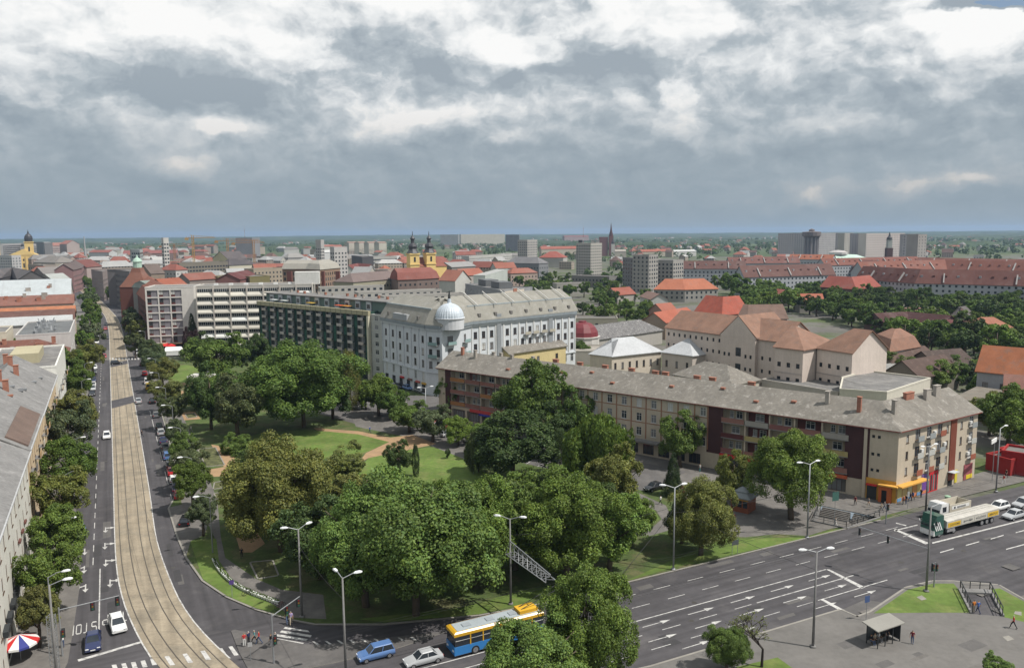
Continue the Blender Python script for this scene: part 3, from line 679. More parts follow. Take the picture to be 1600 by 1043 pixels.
    if kind == 'flat':
        m = MB(); ou = ext(offs(P, -.06), .06) + list(reversed(ext(offs(P, D + .06), .06))); ii = ext(offs(P, .3), -.3) + list(reversed(ext(offs(P, D - .3), -.3))); q = len(ou)
        for i in range(q):
            j = (i + 1) % q; m.hexa([(*ou[i], h - .36), (*ou[j], h - .36), (*ii[j], h - .36), (*ii[i], h - .36)], [(*ou[i], h + .08), (*ou[j], h + .08), (*ii[j], h + .08), (*ii[i], h + .08)])
        m.build('parapet', [wmat or (WALL if near else WALLF)], root, color=wall)
    bl = Bld(); bl.root = root; bl.P = P; bl.B = B; bl.faces = faces; bl.h = h; bl.D = D; bl.rise = rise; bl.O = O; bl.kind = kind
    def at(fk, s, o): a, c = faces[fk]; d = (c - a).normalized(); return a + d * s + rot90(d) * o
    bl.at = at
    bl.rz = lambda fk: math.atan2((faces[fk][1] - faces[fk][0]).y, (faces[fk][1] - faces[fk][0]).x)
    def rtop(o): return h + rise - abs(o - D / 2) * rise / (D / 2) if kind == 'gable' else h
    bl.rtop = rtop
    return bl
CH = {}
def chimney(bl, fk, s, o, w_=.9, d_=.6, up=1.4, mat=None, name='chimney'):
    p = bl.at(fk, s, o); z = bl.rtop(o) - .5; mat = mat or CONBL; k = (w_, d_, up, mat.name)
    if k not in CH:
        b = MB(); b.box(-w_ / 2, -d_ / 2, 0, w_ / 2, d_ / 2, up + .5); b.box(-w_ / 2 - .08, -d_ / 2 - .08, up + .502, w_ / 2 + .08, d_ / 2 + .08, up + .62); CH[k] = b.mesh('chimney', [mat])
    return inst(name, CH[k], bl.root, (p.x, p.y, z), bl.rz(fk))
def fbox(bl, fk, s0, s1, o0, o1, z0, z1, mat, name, color=None, parent=None):
    """a box laid on a facade: s along it, o inward (negative is proud), z height"""
    a = bl.at(fk, s0, 0); b = MB(); b.box(0, o0, z0, s1 - s0, o1, z1)
    return b.build(name, [mat], parent or bl.root, (a.x, a.y, 0), bl.rz(fk), color)

# ------------------------------------------------------------------ the long grey house by the park
E0 = Vector((89.6, 150.0))
def SP(px): return (G(px, 572 + (px - 685) * 98 / 720, 13.5) - A0).dot(dA)
LF = (C0 - A0).length
FZ = (4.5, 7.6, 10.7)
ops0, log = [], []
cols = [SP(x) for x in (888, 909.5, 930.6, 953, 975.5, 999, 1022, 1047.7, 1073, 1099)]
bays1 = [SP(704 + 23.4 * k) for k in range(8)]; bays2 = [SP(x) for x in (1128, 1165, 1203, 1242, 1285, 1329)]
for bays in (bays1, bays2):
    for a, c in zip(bays, bays[1:]):
        for z in FZ: ops0.append((a + .12, z - .55, c - .12, z + 2.3, 1.5)); log.append((a + .12, c - .12, z - .55, z + 2.3))
for a, c in list(zip(bays1, bays1[1:]))[::1] + list(zip(bays2, bays2[1:])): ops0.append((a + .3, .25, c - .3, 3.0, .6))
w0 = []
for s in cols:
    for z in FZ: w0.append(('f0', 1, [z], 1.25, 1.75, 'w', s - 1, s + 1))
for k in range(9): w0.append(('f0', 1, [.5], 2.6, 2.2, 'shop', SP(884 + 24 * k), SP(884 + 24 * k) + 3.2))
for px in (1366, 1375):
    w0.append(('f0', 1, [5.2, 8.1, 11.3], .5, .55, 'hole', SP(px) - .5, SP(px) + .5))
LR = (E0 - C0).length
w0 += [('f1', 1, [4.7, 7.6, 10.6], .75, 1.45, 'd', 2.2, 3.4), ('f1', 1, list(FZ), 1.5, 1.9, 'd', 5.2, 6.8), ('f1', 1, list(FZ), 1.5, 1.9, 'w', 8.9, 10.5), ('f1', 1, list(FZ), 1.5, 1.9, 'd', 12.4, 14), ('f1', 1, [4.7, 7.6, 10.6], .75, 1.45, 'd', 15.4, 16.2),
       ('f1', 1, [4.7, 7.6, 10.6], .75, 1.45, 'd', 20.3, 21.1), ('f1', 1, list(FZ), 1.5, 1.9, 'w', 23.4, 25)]
TAN = (.47, .405, .315)
LH = block('long_house', 'long four-storey tan apartment house with grey weathered roof along the park', 'building', [A0, C0, E0], 13.5, 12.5, 3.4, TAN, (.3, .28, .25), rmat=ROOFG, over=.6, wins=w0, extra_ops={'f0': ops0}, seed=3)
rt = LH.root
LBROWN = (.23, .075, .05)
def recess_back(fk, a, c, z0, z1, dp, col, win, par=None, pcol=None, ph=1.0):
    o = fbox(LH, fk, a - .1, c + .1, dp - .005, dp + .1, z0, z1, WALL, 'loggia_wall', col)
    mid = (a + c) / 2; rz = LH.rz(fk)
    for cx, w_, h_, st in win:
        p = LH.at(fk, mid + cx, dp - .17); fm, pm = window_mesh(w_, h_, st); q = inst('window', fm, rt, (p.x, p.y, z0 + (.75 if h_ < 1.8 else .12)), rz); inst('pane', random.choice(pm[:2]), q)
    if pcol is not None:
        bal = fbox(LH, fk, a, c, -.35, -.27, z0 + .05, z0 + ph, PLAIN, 'balcony', pcol)
        m = MB(); m.box(0, -.35, -.12, c - a, 0, .05); x = LH.at(fk, a, 0); s = m.build('balcony_slab', [CONCR], rt, (x.x, x.y, z0), rz)
random.seed(11)
PC1 = [(.30, .14, .05), (.20, .095, .075), (.24, .11, .085), (.20, .10, .085)]; PC2 = [(.20, .085, .075), (.085, .025, .025), (.24, .12, .095), (.34, .28, .12), (.30, .28, .25), (.11, .05, .042)]
for i, (a, c, z0, z1) in enumerate(log):
    second = i >= 21; k = (i - 21) // 3 if second else i // 3; row = i % 3
    back = ((.40, .34, .25) if k % 2 == 0 else (.12, .045, .04)) if second else ((.42, .37, .29) if (k + row) % 3 else (.18, .09, .08))
    wn = [(-.9, .8, 1.4, 'w'), (.7, 1.3, 1.45, 'w')] if (i % 2) else [(0, 1.7, 1.45, 'w')]
    recess_back('f0', a, c, z0, z1, 1.5, back, wn, pcol=(PC2[(k * 2 + row) % 6] if second else PC1[(k + row * 2) % 4]))
for a, c in list(zip(bays1, bays1[1:])) + list(zip(bays2, bays2[1:])):
    recess_back('f0', a + .18, c - .18, .2, 3.05, .6, (.16, .15, .14), [((0), min(2.6, c - a - 1), 2.2, 'shop')])
for s in [SP(x) for x in (878, 897.6, 919, 941, 964, 987, 1010, 1034, 1060, 1086, 1107)]:
    fbox(LH, 'f0', s - .12, s + .12, -.07, .03, 3.9, 13.2, PLAIN, 'pilaster', (.30, .16, .10))
for z in (7.25, 10.35): fbox(LH, 'f0', SP(878), SP(1107), -.05, .03, z, z + .16, PLAIN, 'string_course', (.30, .16, .10))
fbox(LH, 'f0', SP(905), SP(1035), -1.8, .02, 3.35, 3.7, CONCR, 'shop_canopy')
for px in (700, 1118, 1341):
    s = SP(px); hw = 1.0 if px == 700 else 1.7 if px == 1118 else 2.1
    fbox(LH, 'f0', s - hw, s + hw, -.06, .03, 3.4 if px != 700 else .2, 13.1, REDBRN, 'stair_panel')
fbox(LH, 'f0', SP(1352), SP(1357), -.35, .02, 0, 13.2, PLAIN, 'pier', TAN)
fbox(LH, 'f0', SP(1128), SP(1203), -.6, -.02, 3.1, 3.75, PLAIN, 'shop_sign', (.50, .02, .03)); fbox(LH, 'f0', SP(735), SP(790), -.5, -.02, 3.0, 3.8, PLAIN, 'shop_sign', (.42, .05, .05)); fbox(LH, 'f0', SP(750), SP(790), -.7, -.05, 2.5, 2.98, PLAIN, 'shop_sign', (.03, .04, .28))
fbox(LH, 'f0', SP(1287), SP(1328), -.5, -.02, 3.0, 3.6, PLAIN, 'shop_sign', (.45, .10, .04)); fbox(LH, 'f0', SP(1242), SP(1284), -.5, -.02, 3.0, 3.5, PLAIN, 'shop_sign', (.5, .33, .05))
# corner shops
fbox(LH, 'f0', SP(1358), LF + .02, -.12, .02, .05, 4.0, PLAIN, 'shop_front', (.55, .30, .05)); fbox(LH, 'f0', SP(1379), LF + .5, -1.3, -.13, 3.15, 3.4, PLAIN, 'shop_canopy', (.62, .33, .07))
fbox(LH, 'f0', SP(1380), LF - .6, -1.0, -.13, .05, 3.1, PLAIN, 'shop_porch', (.45, .11, .03)); fbox(LH, 'f0', SP(1385), SP(1393), -1.03, -1.0, .1, 2.4, DARK, 'door')
fbox(LH, 'f0', SP(1360), SP(1375), -.25, -.13, .1, 2.7, IRON, 'glazed_porch'); fbox(LH, 'f0', SP(1359), SP(1376), -.7, -.13, 2.72, 2.95, PLAIN, 'awning', (.5, .03, .03))
fbox(LH, 'f1', -.3, 8.2, -1.3, -.02, 3.15, 3.4, PLAIN, 'shop_canopy', (.62, .33, .07)); fbox(LH, 'f1', 0, 10.6, -.1, .02, .05, 3.1, PLAIN, 'shop_front', (.42, .25, .10))
for k, (c1, a) in enumerate(((( .62, .52, .22), .3), ((.6, .45, .2), 1.9), ((.55, .5, .3), 3.5), ((.6, .3, .1), 5.0), ((.62, .48, .2), 6.5), ((.16, .06, .28), 8.2))):
    fbox(LH, 'f1', a, a + 1.3, -.16, -.1, .95, 2.85, PLAIN, 'poster_panel', c1); fbox(LH, 'f1', a, a + 1.3, -.17, -.1, .3, .9, PLAIN, 'poster_panel', ((.15, .3, .5), (.55, .2, .1))[k % 2])
fbox(LH, 'f1', 8.0, 9.5, -.14, .02, .05, 3.9, PLAIN, 'shop_front', (.18, .12, .36))
fbox(LH, 'f1', 9.7, 13.3, -.12, .02, .05, 4.0, PLAIN, 'shop_front', (.50, .025, .03))
for k in range(4): fbox(LH, 'f1', 9.95 + k * .82, 10.45 + k * .82, -.15, -.12, .4, 3.4, GLASS if k % 2 else GLASSM, 'shop_window')
lv = fbox(LH, 'f1', 16.8, 18.9, -.05, .03, 1.2, 13.1, PLAIN, 'louvre_panel', (.10, .035, .025))
for k in range(11): fbox(LH, 'f1', 16.9 + k * .19, 16.98 + k * .19, -.14, -.05, 1.2, 13.05, PLAIN, 'fin', (.34, .12, .08))
fbox(LH, 'f1', 16.6, 18.6, -1.3, -.06, 2.9, 3.0, ROOFM, 'porch_roof', (.5, .55, .58)); fbox(LH, 'f1', 16.9, 18.3, -.11, -.05, .1, 2.6, DARK, 'door')
fbox(LH, 'f1', 22.4, 25.4, -.12, .02, .3, 3.3, PLAIN, 'shop_front', (.30, .09, .10)); fbox(LH, 'f1', 23.2, 25.4, -.16, -.12, .4, 1.2, PLAIN, 'poster_panel', (.65, .50, .03)); fbox(LH, 'f1', 19.2, 20.0, -.12, .02, .4, 2.8, PLAIN, 'poster_panel', (.6, .5, .05))
for s in (6.0, 9.7, 13.2, 24.2):
    for i, z in enumerate(FZ):
        c_ = ((.30, .10, .06), (.45, .45, .42), (.28, .30, .30))[(int(s) + i) % 3]
        bl_ = fbox(LH, 'f1', s - .9, s + .9, -.75, -.68, z - .15, z + .85, PLAIN, 'balcony', c_); fbox(LH, 'f1', s - .9, s + .9, -.68, 0, z - .27, z - .15, CONCR, 'balcony_slab')
for s, z in ((6.9, 8.3), (10.8, 7.9), (10.9, 11.1), (14.4, 8.4), (23.0, 8.2), (23.2, 11.2), (22.9, 5.2)): fbox(LH, 'f1', s, s + .75, -.35, -.02, z, z + .55, PLAIN, 'air_conditioner', (.62, .62, .60))
fbox(LH, 'f0', -.3, LF + .4, -.62, -.5, 13.0, 13.16, PLAIN, 'gutter', (.22, .06, .045)); fbox(LH, 'f1', -.3, LR + .3, -.62, -.5, 13.0, 13.16, PLAIN, 'gutter', (.22, .06, .045))
for s, o, up, m in ((4, 5.2, 1.8, BRICK), (9, 4.6, 1.9, CONBL), (13.5, 6.6, .9, CONBL), (16, 6.6, .9, CONBL), (20, 6, .8, CONBL), (26, 6.9, 1.0, CONBL), (33, 6.8, .9, BRICK), (40, 6.9, .9, BRICK), (47, 6.9, .9, BRICK), (54, 6.9, .9, BRICK), (60, 6.9, .9, BRICK), (62.5, 6.9, .9, BRICK), (70, 6.9, .9, BRICK), (73.5, 6.9, .9, BRICK), (82, 6.9, .9, BRICK), (98, 4.0, 2.2, CONBL), (104, 3.0, 2.6, BRICK)):
    chimney(LH, 'f0', s, o, 1.4 if 30 < s < 90 else .7, .7, up, m)
for s, o, up, m, w_ in ((3.5, 3.2, 2.4, CONBL, .7), (12, 5.6, 1.1, BRICK, 2.6), (16.5, 4.6, 1.9, CONBL, 1.6), (20.5, 5.0, 1.9, CONBL, 1.6)): chimney(LH, 'f1', s, o, w_, .7, up, m)
for k, s in enumerate((22, 37, 45, 52, 66, 77, 85, 92)): p = LH.at('f0', s, 2.0 + (k % 3) * 1.2); m = MB(); m.box(-.45, -.4, 0, .45, .4, .35); m.build('roof_hatch', [BRICK], rt, (p.x, p.y, LH.rtop(2.0 + (k % 3) * 1.2) - .05), LH.rz('f0'))

# ------------------------------------------------------------------ left avenue houses, facing the tracks
def EW(px, py, z): return G(px, py, z)
CREAM = (.60, .56, .49)
sA, sB, sC, sD = 66, 137, 163, 211
def lefth(name, label, s0, s1, h, rise, wallc, roofc, rmat, nw, rows, st='w', D=15, **k):
    return block(name, label, 'building', [ST(s0, -12.85), ST(s1, -12.85)], h, D, rise, wallc, roofc, rmat=rmat, over=.55,
                 wins=[('f0', nw, rows, 1.2, 1.8, st), ], seed=int(s0), **k)
Z4 = [1.0, 4.9, 8.5, 12.1]
l1 = lefth('avenue_house', 'nearest left avenue house with whitish front and grey roof', sA, sB, 16.4, 4.2, (.62, .60, .54), (.26, .25, .24), mt('roof_grey_left', (.20, .195, .19), .9, .15, .3, (.34, .33, .32), .5, .5, .62, bump=.3, bscale=2, streak=.15), 17, Z4, 'd')
l2 = lefth('avenue_house', 'orange-cream avenue house with patched brown and grey roof, second on the left', sB + .05, sC, 16.6, 4.6, (.58, .45, .30), (.22, .20, .19), MATS['roof_grey_left'], 7, Z4, 'd')
l3 = lefth('avenue_house', 'long orange-cream avenue house with brick chimneys and grey roof', sC + .05, sD, 16.4, 4.8, (.60, .47, .31), (.22, .20, .19), MATS['roof_grey_left'], 12, Z4, 'd')
l4 = block('avenue_house', 'white corner avenue house with roof terrace at the end of the left row', 'building', [ST(sD + .05, -12.4), ST(252, -12.4)], 18.2, 15, 0, (.66, .65, .60), (.3, .3, .3), kind='flat', rmat=BITUM, wins=[('f0', 9, Z4, 1.2, 1.8, 'w'), ('r', 3, Z4, 1.2, 1.7, 'w')])
m = MB(); sl = l2.at('f0', 0, 0); fb = fbox(l2, 'f0', 1, 25, -.2, 3.2, 0, .3, ROOFT, 'roof_patch', (.135, .095, .078)); fb.location.z = 16.55; fb.rotation_euler.x = math.atan(4.6 / 7.5)
for bl, ss in ((l1, (8, 22, 38, 52)), (l3, (8, 14, 20, 27, 34, 42))):
    for i, s in enumerate(ss): chimney(bl, 'f0', s, 5.5 + (i % 3) * 1.6, .9, .9, 1.9, BRICK)
for bl, ss, rows in ((l3, (4, 10, 18, 26, 34, 42), (4.7, 8.3, 11.9)), (l4, (4, 12, 20, 28, 36), (4.7, 8.3, 11.9)), (l2, (5, 13, 21), (4.7, 8.3, 11.9))):
    for s in ss:
        for z in rows[::1 if bl is l3 else 2]:
            fbox(bl, 'f0', s - 1.1, s + 1.1, -.9, 0, z - .2, z - .05, CONCR, 'balcony_slab'); fbox(bl, 'f0', s - 1.1, s + 1.1, -.9, -.82, z - .05, z + .85, PLAIN, 'balcony', ((.45, .30, .16), (.20, .18, .17), (.5, .45, .38))[(int(s) + int(z)) % 3])
for k in range(5): bb = fbox(l1, 'f0', 32 + k * 3.6, 34.2 + k * 3.6, -.55, -.02, 4.7, 5.4, IRON, 'balcony')
for k in range(3): fbox(l1, 'f0', 52 + k * 4, 53.4 + k * 4, -.3, -.02, 8.3, 8.6, PLAIN, 'window_box', (.14, .06, .05))
for bl, L_ in ((l1, sB - sA), (l2, sC - sB), (l3, sD - sC)): fbox(bl, 'f0', 0, L_ - .05, -.75, -.56, bl.h - .55, bl.h - .35, ROOFM, 'gutter', (.42, .42, .42))
p = l4.at('f0', 10, 4); m = MB(); m.box(0, 0, 0, 16, 6, 2.4); m.build('roof_room', [WALL], l4.root, (p.x, p.y, 17.8), l4.rz('f0'), (.40, .36, .24))
HALL = block('hall', 'low hall with blue-grey roof behind the white corner house', 'building', [ST(232, -48), ST(232, -29)], 9, 20, 2.0, (.30, .29, .27), (.20, .22, .24), rmat=ROOFM)

# mid-left roofs, row by row away from the eye
def LBk(name, label, s, t0, t1, h, D, rise, wallc, roofc, kind='gable', rmat=None, wins=(), **k):
    return block(name, label, 'building', [ST(s, t0), ST(s, t1)], h, D, rise, wallc, roofc, kind=kind, rmat=rmat, wins=wins, **k)
m1 = LBk('tiled_house', 'low house with worn brown-red tiled roof and dark lower slope by the left avenue', 297, -62, -14.2, 9.5, 20, 4.6, (.34, .32, .28), (.145, .062, .045), ends=('gable', 'hip'))
for s in (10, 30, 44): chimney(m1, 'f0', s, 8, 1.2, .8, 1.6, BRICK)
m2 = LBk('shop_hall', 'dark flat-roofed shop hall with roof machinery on the left avenue', 318, -30, -13.6, 14.6, 48, 0, (.50, .48, .46), (.2, .2, .2), 'flat', mt('roof_dark_felt', (.115, .12, .122), .9, .12, .3, (.16, .165, .165), .1, .6, .5), [('r', 10, [1, 5, 9], 1.6, 2.0, 'w')])
random.seed(8)
for k in range(16):
    x, y = random.uniform(4, 11), random.uniform(3, 44); p = m2.at('f0', x, y); b = MB(); a = random.uniform(.5, 1.2); b.box(-a, -a * .7, 0, a, a * .7, random.uniform(.6, 1.6)); b.tube((0, 0, .5), (a * .6, 0, 2.0), .18, n=8); b.build('roof_machine', [STEEL], m2.root, (p.x, p.y, 14.25), random.uniform(0, 3))
LBk('blank_house', 'cream blank-walled house at the left edge beside the dark hall', 322, -80, -33, 15.5, 22, 0, (.56, .51, .41), (.2, .2, .2), 'flat', BITUM)
LBk('white_roof_house', 'narrow house with whitish metal roof behind the dark hall', 368.5, -90, -15, 13.5, 9, 2.6, (.5, .47, .44), (.40, .41, .41), rmat=ROOFM)
LBk('brown_roof_house', 'long house with purplish brown roof and end gable on the left avenue', 381, -95, -14.6, 13, 18, 4.2, (.48, .36, .28), (.115, .060, .050), wins=[('r', 4, [1, 5, 9], 1.1, 1.7, 'w')])
LBk('orange_roof_house', 'house with bright orange tiled roof on the left avenue', 404, -62, -15, 13.2, 14, 3.8, (.5, .44, .36), (.36, .145, .075), wins=[('r', 4, [1, 5, 9], 1.1, 1.7, 'w')])
LBk('brown_roof_house', 'plain brown-roofed house at the left edge behind the orange roof', 406, -110, -62.5, 12.5, 16, 3.5, (.5, .44, .36), (.20, .11, .085))
m7 = LBk('chimney_house', 'cream house with stained fire walls and two broad brick chimneys', 428, -100, -16, 17, 16, 3.6, (.56, .50, .43), (.19, .09, .07), wins=[('r', 4, [1, 5, 9, 12.5], 1.1, 1.7, 'w')])
for s, wd in ((30, 3), (40, 3), (62, 2), (70, 2)): chimney(m7, 'f0', s, 3, wd, 1, 1.6, BRICK)
m8 = LBk('metal_roof_house', 'big house under a broad pale seamed metal roof at the left edge', 452, -150, -18, 19, 34, 7.5, (.55, .5, .45), (.40, .43, .44), rmat=ROOFM, ends=('gable', 'gable'), wins=[('r', 6, [1, 5, 9, 13], 1.2, 1.8, 'w')])
for k in range(12): q = fbox(m8, 'f0', 4 + k * 11, 4.25 + k * 11, -.4, 18.2, 0, .16, ROOFM, 'seam', (.40, .42, .43)); q.location.z = 19.05; q.rotation_euler.x = math.atan(7.5 / 17)

rl_ = random.Random(3)
for bl, L_, n_ in ((m1, 44, 5), (m7, 80, 9), (m8, 125, 10)):
    for k in range(n_):
        s = rl_.uniform(.3, 1) * L_; o = rl_.uniform(.15, .45) * bl.D; chimney(bl, 'f0', s, o, rl_.choice((.8, 1.4, 2.2)), .8, rl_.uniform(.8, 1.7), rl_.choice((BRICK, CONBL, CONBL)))
for bl, L_ in ((l1, 70), (l3, 46), (m1, 44)):
    for k in range(7):
        s = rl_.uniform(.05, .95) * L_; o = rl_.uniform(.12, .4) * bl.D; p = bl.at('f0', s, o); b = MB(); b.box(-.4, -.5, 0, .4, .5, .3); b.build('roof_hatch', [rl_.choice((STEEL, BRICK, GLASSM))], bl.root, (p.x, p.y, bl.rtop(o) - .05), bl.rz('f0'))
# ------------------------------------------------------------------ hotel with grey panels
hA, hB = G(226, 449, 26.5), G(302, 447.5, 26.5); hd = (hB - hA).normalized(); hL = (hB - hA).length
hwin = []; HZ = [2.9 + 3.25 * k for k in range(7)]
bw = hL * .245
hops = [(.5 + k * bw + .15, z, .5 + (k + 1) * bw - .35, z + 2.75, .35) for k in range(3) for z in HZ]
HT = block('grey_panel_hotel', 'eight-storey pale block with grey panels and red-silled windows beside the tram avenue', 'building', [hA, hB], 26.5, 17, 0, (.60, .57, .53), (.3, .3, .3), kind='flat', rmat=BITUM, extra_ops={'f0': hops}, wins=[('l', 4, HZ, 1.3, 1.6, 'd')])
for (a, z, c, z1, dp) in hops:
    fbox(HT, 'f0', a + (c - a) * .38, c, .3, .4, z, z1, PLAIN, 'grey_panel', (.215, .20, .215)); mid = a + (c - a) * .19
    fbox(HT, 'f0', a, a + (c - a) * .38, .3, .4, z, z + .8, PLAIN, 'red_sill_panel', (.17, .045, .045))
    fm, pm = window_mesh(round((c - a) * .38, 2), 1.9, 'd'); p = HT.at('f0', mid, .17); q = inst('window', fm, HT.root, (p.x, p.y, z + .84), HT.rz('f0')); inst('pane', random.choice(pm), q)
fbox(HT, 'f0', .5, hL * .76, -.3, .02, .1, 2.5, DARK, 'shop_glazing'); fbox(HT, 'f0', .5, hL * .8, -1.6, -.02, 2.45, 2.7, PLAIN, 'shop_canopy', (.45, .28, .12))
# slab offices
oA, oB = G(306, 446.5, 27.5), G(418, 444.5, 27.5); oL = (oB - oA).length + 18
od = (oB - oA).normalized(); oB = oA + od * oL
OZ = [3.6 + 3.4 * k for k in range(7)]
OF = block('sunshade_office', 'eight-storey office slab with white sloping sunshade bands', 'building', [oA, oB], 27.5, 15, 0, (.50, .47, .43), (.3, .3, .3), kind='flat', rmat=BITUM)
nb = round(oL / 6.4); bw = oL / nb
for k in range(nb + 1): fbox(OF, 'f0', max(0, k * bw - .2), min(oL, k * bw + .2), -.9, -.01, .1, 27, WALL, 'rib', (.48, .44, .40))
random.seed(5)
pmesh = MB(); pmesh.face([(.25, -.72, .25), (bw - .25, -.72, .25), (bw - .25, -.02, 1.5), (.25, -.02, 1.5)]); pmesh.face([(bw - .25, -.76, .2), (.25, -.76, .2), (.25, -.06, 1.45), (bw - .25, -.06, 1.45)]); pmesh.box(.25, -.9, -.35, bw - .25, -.72, .25); pmesh = pmesh.mesh('sunshade', [PLAIN])
wmesh = MB(); wmesh.box(.3, -.12, 0, bw - .3, -.03, 1.25, 0)
for i in range(7): x = .35 + (bw - .7) * i / 7; wmesh.box(x, -.2, 0, x + .1, -.12, 1.25, 1)
wmesh = wmesh.mesh('window_band', [GLASS, FRAMEW])
for k in range(nb):
    for z in OZ:
        p = OF.at('f0', k * bw, 0); inst('window_band', wmesh, OF.root, (p.x, p.y, z + .9), OF.rz('f0'))
        inst('sunshade', pmesh, OF.root, (p.x, p.y, z - .75), OF.rz('f0'), None, random.choice([(.55, .52, .46), (.60, .57, .50), (.68, .68, .65), (.50, .47, .41)]))
for k in range(7): p = OF.at('f0', 6 + k * 6, 5); b = MB(); b.box(0, 0, 0, 1.6, 1.2, 1.0); b.build('roof_vent', [WHITE], OF.root, (p.x, p.y, 27.1), OF.rz('f0'))
p = OF.at('f0', oL * .84, 4); b = MB(); b.box(0, 0, 0, 10, 6, 5.2); b.build('lift_house', [WALL], OF.root, (p.x, p.y, 27.1), OF.rz('f0'), (.6, .59, .56))

# ------------------------------------------------------------------ green balcony block
gA, gB = G(405, 471, 22.6), G(579, 487, 22.6); gd = (gB - gA).normalized(); gn = rot90(gd)
gL = (gB - gA).length; GH = 22.6
DKGREEN = (.018, .072, .052)
GB = block('green_balcony_block', 'long dark green apartment block with pale staggered balconies', 'building', [gA, gB], GH, 14, 0, (.030, .075, .058), (.3, .3, .3), kind='flat', rmat=BITUM, wins=[])
nb = 23; bw = gL / nb; random.seed(6)
GZ = [3.2 + 2.72 * k for k in range(7)]
bm_ = MB(); bm_.box(.1, -1.0, 0, bw - .1, 0, .14, 0); bm_.box(.1, -1.0, .14, bw - .1, -.93, 1.0, 0); bm_ = bm_.mesh('balcony', [PLAIN])
gm = MB(); gm.box(.15, -.08, 0, bw * .8, -.02, 1.7, 0); gm.box(bw * .45, -.11, 0, bw * .5, -.08, 1.7, 1); gm.box(.15, -.11, 1.7, bw * .8, -.02, 1.78, 1); gm = gm.mesh('window', [GLASSM, FRAMEW])
gp = MB(); gp.box(0, -.12, 0, bw, -.03, 2.5, 0); gp = gp.mesh('green_panel', [PLAIN])
for k in range(nb):
    p = GB.at('f0', k * bw, 0)
    for z in GZ:
        if k % 2 == 1: inst('balcony', bm_, GB.root, (p.x, p.y, z), GB.rz('f0'), None, random.choice([(.42, .37, .33), (.38, .34, .31), (.45, .42, .39)])); inst('window', gm, GB.root, (p.x, p.y, z + .6), GB.rz('f0'))
        else: inst('green_panel', gp, GB.root, (p.x, p.y, z + .1), GB.rz('f0'), None, random.choice([DKGREEN, (.014, .055, .042), (.028, .095, .068), (.010, .026, .022)]))
    fbox(GB, 'f0', k * bw - .06, k * bw + .06, -1.05 if k % 2 else -.3, 0, 2.6, 22.0, PLAIN, 'fin', (.10, .11, .10))
fbox(GB, 'f0', 0, gL, -1.1, -.02, 21.4, 22.9, PLAIN, 'parapet_band', (.36, .33, .22))
for k in range(nb + 1): fbox(GB, 'f0', max(0, k * bw - .05), min(gL, k * bw + .05), -1.16, -1.1, 21.35, 22.95, PLAIN, 'joint', (.12, .11, .08))
fbox(GB, 'f0', gL - .9, gL, -1.2, -.02, .1, 21.3, PLAIN, 'pier', (.52, .49, .38)); fbox(GB, 'f0', 0, gL - 1, -.25, -.02, .1, 2.9, GLASS, 'shop_glazing')
# set-back attic
attic = MB(); a_ = GB.at('f0', 0, 3.2); attic.box(0, 0, 0, gL + 6, 8.5, 3.3); attic.build('attic', [WALL], GB.root, (a_.x, a_.y, GH - .3), GB.rz('f0'), (.13, .18, .16))
rf = MB(); rf.box(-.4, -.7, 0, gL + 6.4, 9.2, .35); rf.build('attic_roof', [BITUM], GB.root, (a_.x, a_.y, GH + 3.02), GB.rz('f0'))
for k in range(0, nb):
    if k % 2: fbox(GB, 'f0', k * bw + .2, (k + 1) * bw - .2, 2.7, 3.18, GH - .3, GH + 2.9, WALL, 'attic_bay', random.choice([(.42, .44, .45), (.36, .38, .40)])); fbox(GB, 'f0', k * bw + .6, (k + 1) * bw - .7, 2.64, 2.7, GH + .6, GH + 2.0, GLASS, 'window')
    if k % 2 == 0: chimney(GB, 'f0', k * bw + 1, 8 + (k % 3), .7, .7, 4.2, random.choice([BRICK, CONBL]))
for s, c_ in ((gL * .2, (.55, .57, .56)), (gL * .1, (.58, .6, .6)), (gL * .70, (.55, .10, .04)), (gL * .76, (.55, .25, .05)), (gL * .45, (.5, .33, .06))): fbox(GB, 'f0', s, s + 3.4, .3, 2.4, GH + 1.0, GH + 1.2, PLAIN, 'awning', c_)
# narrow pale house between
nB = GB.at('f0', gL, 0) + GB.O
nh = block('narrow_house', 'narrow pale grey apartment house squeezed beside the green balcony block', 'building', [nB + gd * .05, nB + gd * 5.6], 21.8, 14, 0, (.42, .425, .40), (.3, .3, .3), kind='flat', rmat=BITUM, wins=[('f0', 1, [3.2 + 2.75 * k for k in range(7)], 1.7, 1.5, 'w')])

# ------------------------------------------------------------------ white corner palace with the zinc dome
wh = 21.4
wA = nB + gd * 5.8
wB = G(666, 506.5, wh); wd = (wB - wA).normalized()
wC, wD_, wE = G(690, 508, wh), G(716, 505, wh), G(736, 501, wh); wF = G(899, 485, wh)
WP = [wA, wB, wC, wD_, wE, wF]
WW = (.55, .575, .60)
wl0, wl4 = (wB - wA).length, (wF - wE).length
zs3 = [8.4, 12.0, 15.7]
PAL = block('domed_palace', 'ornate white corner palace with grey mansard roof and ribbed zinc dome', 'building', WP, wh, 15, 7.2, WW, (.235, .225, .21), kind='mansard', rmat=mt('roof_slate_palace', (.245, .235, .205), .85, .12, .3, (.32, .31, .29), .4, .5, .6, bump=.2), over=.7,
            wins=[('f0', 6, zs3, 1.35, 2.1, 'd'), ('f0', 6, [4.2], 1.3, 2.6, 'arch'), ('f0', 6, [.4], 2.2, 2.8, 'shop'), ('f1', 2, zs3, 1.2, 2.1, 'd'), ('f2', 1, zs3, 2.2, 2.2, 'd'), ('f3', 1, zs3, 1.2, 2.1, 'd'), ('f4', 14, zs3, 1.35, 2.1, 'd'), ('f4', 14, [4.2], 1.3, 2.6, 'arch')], seed=9)
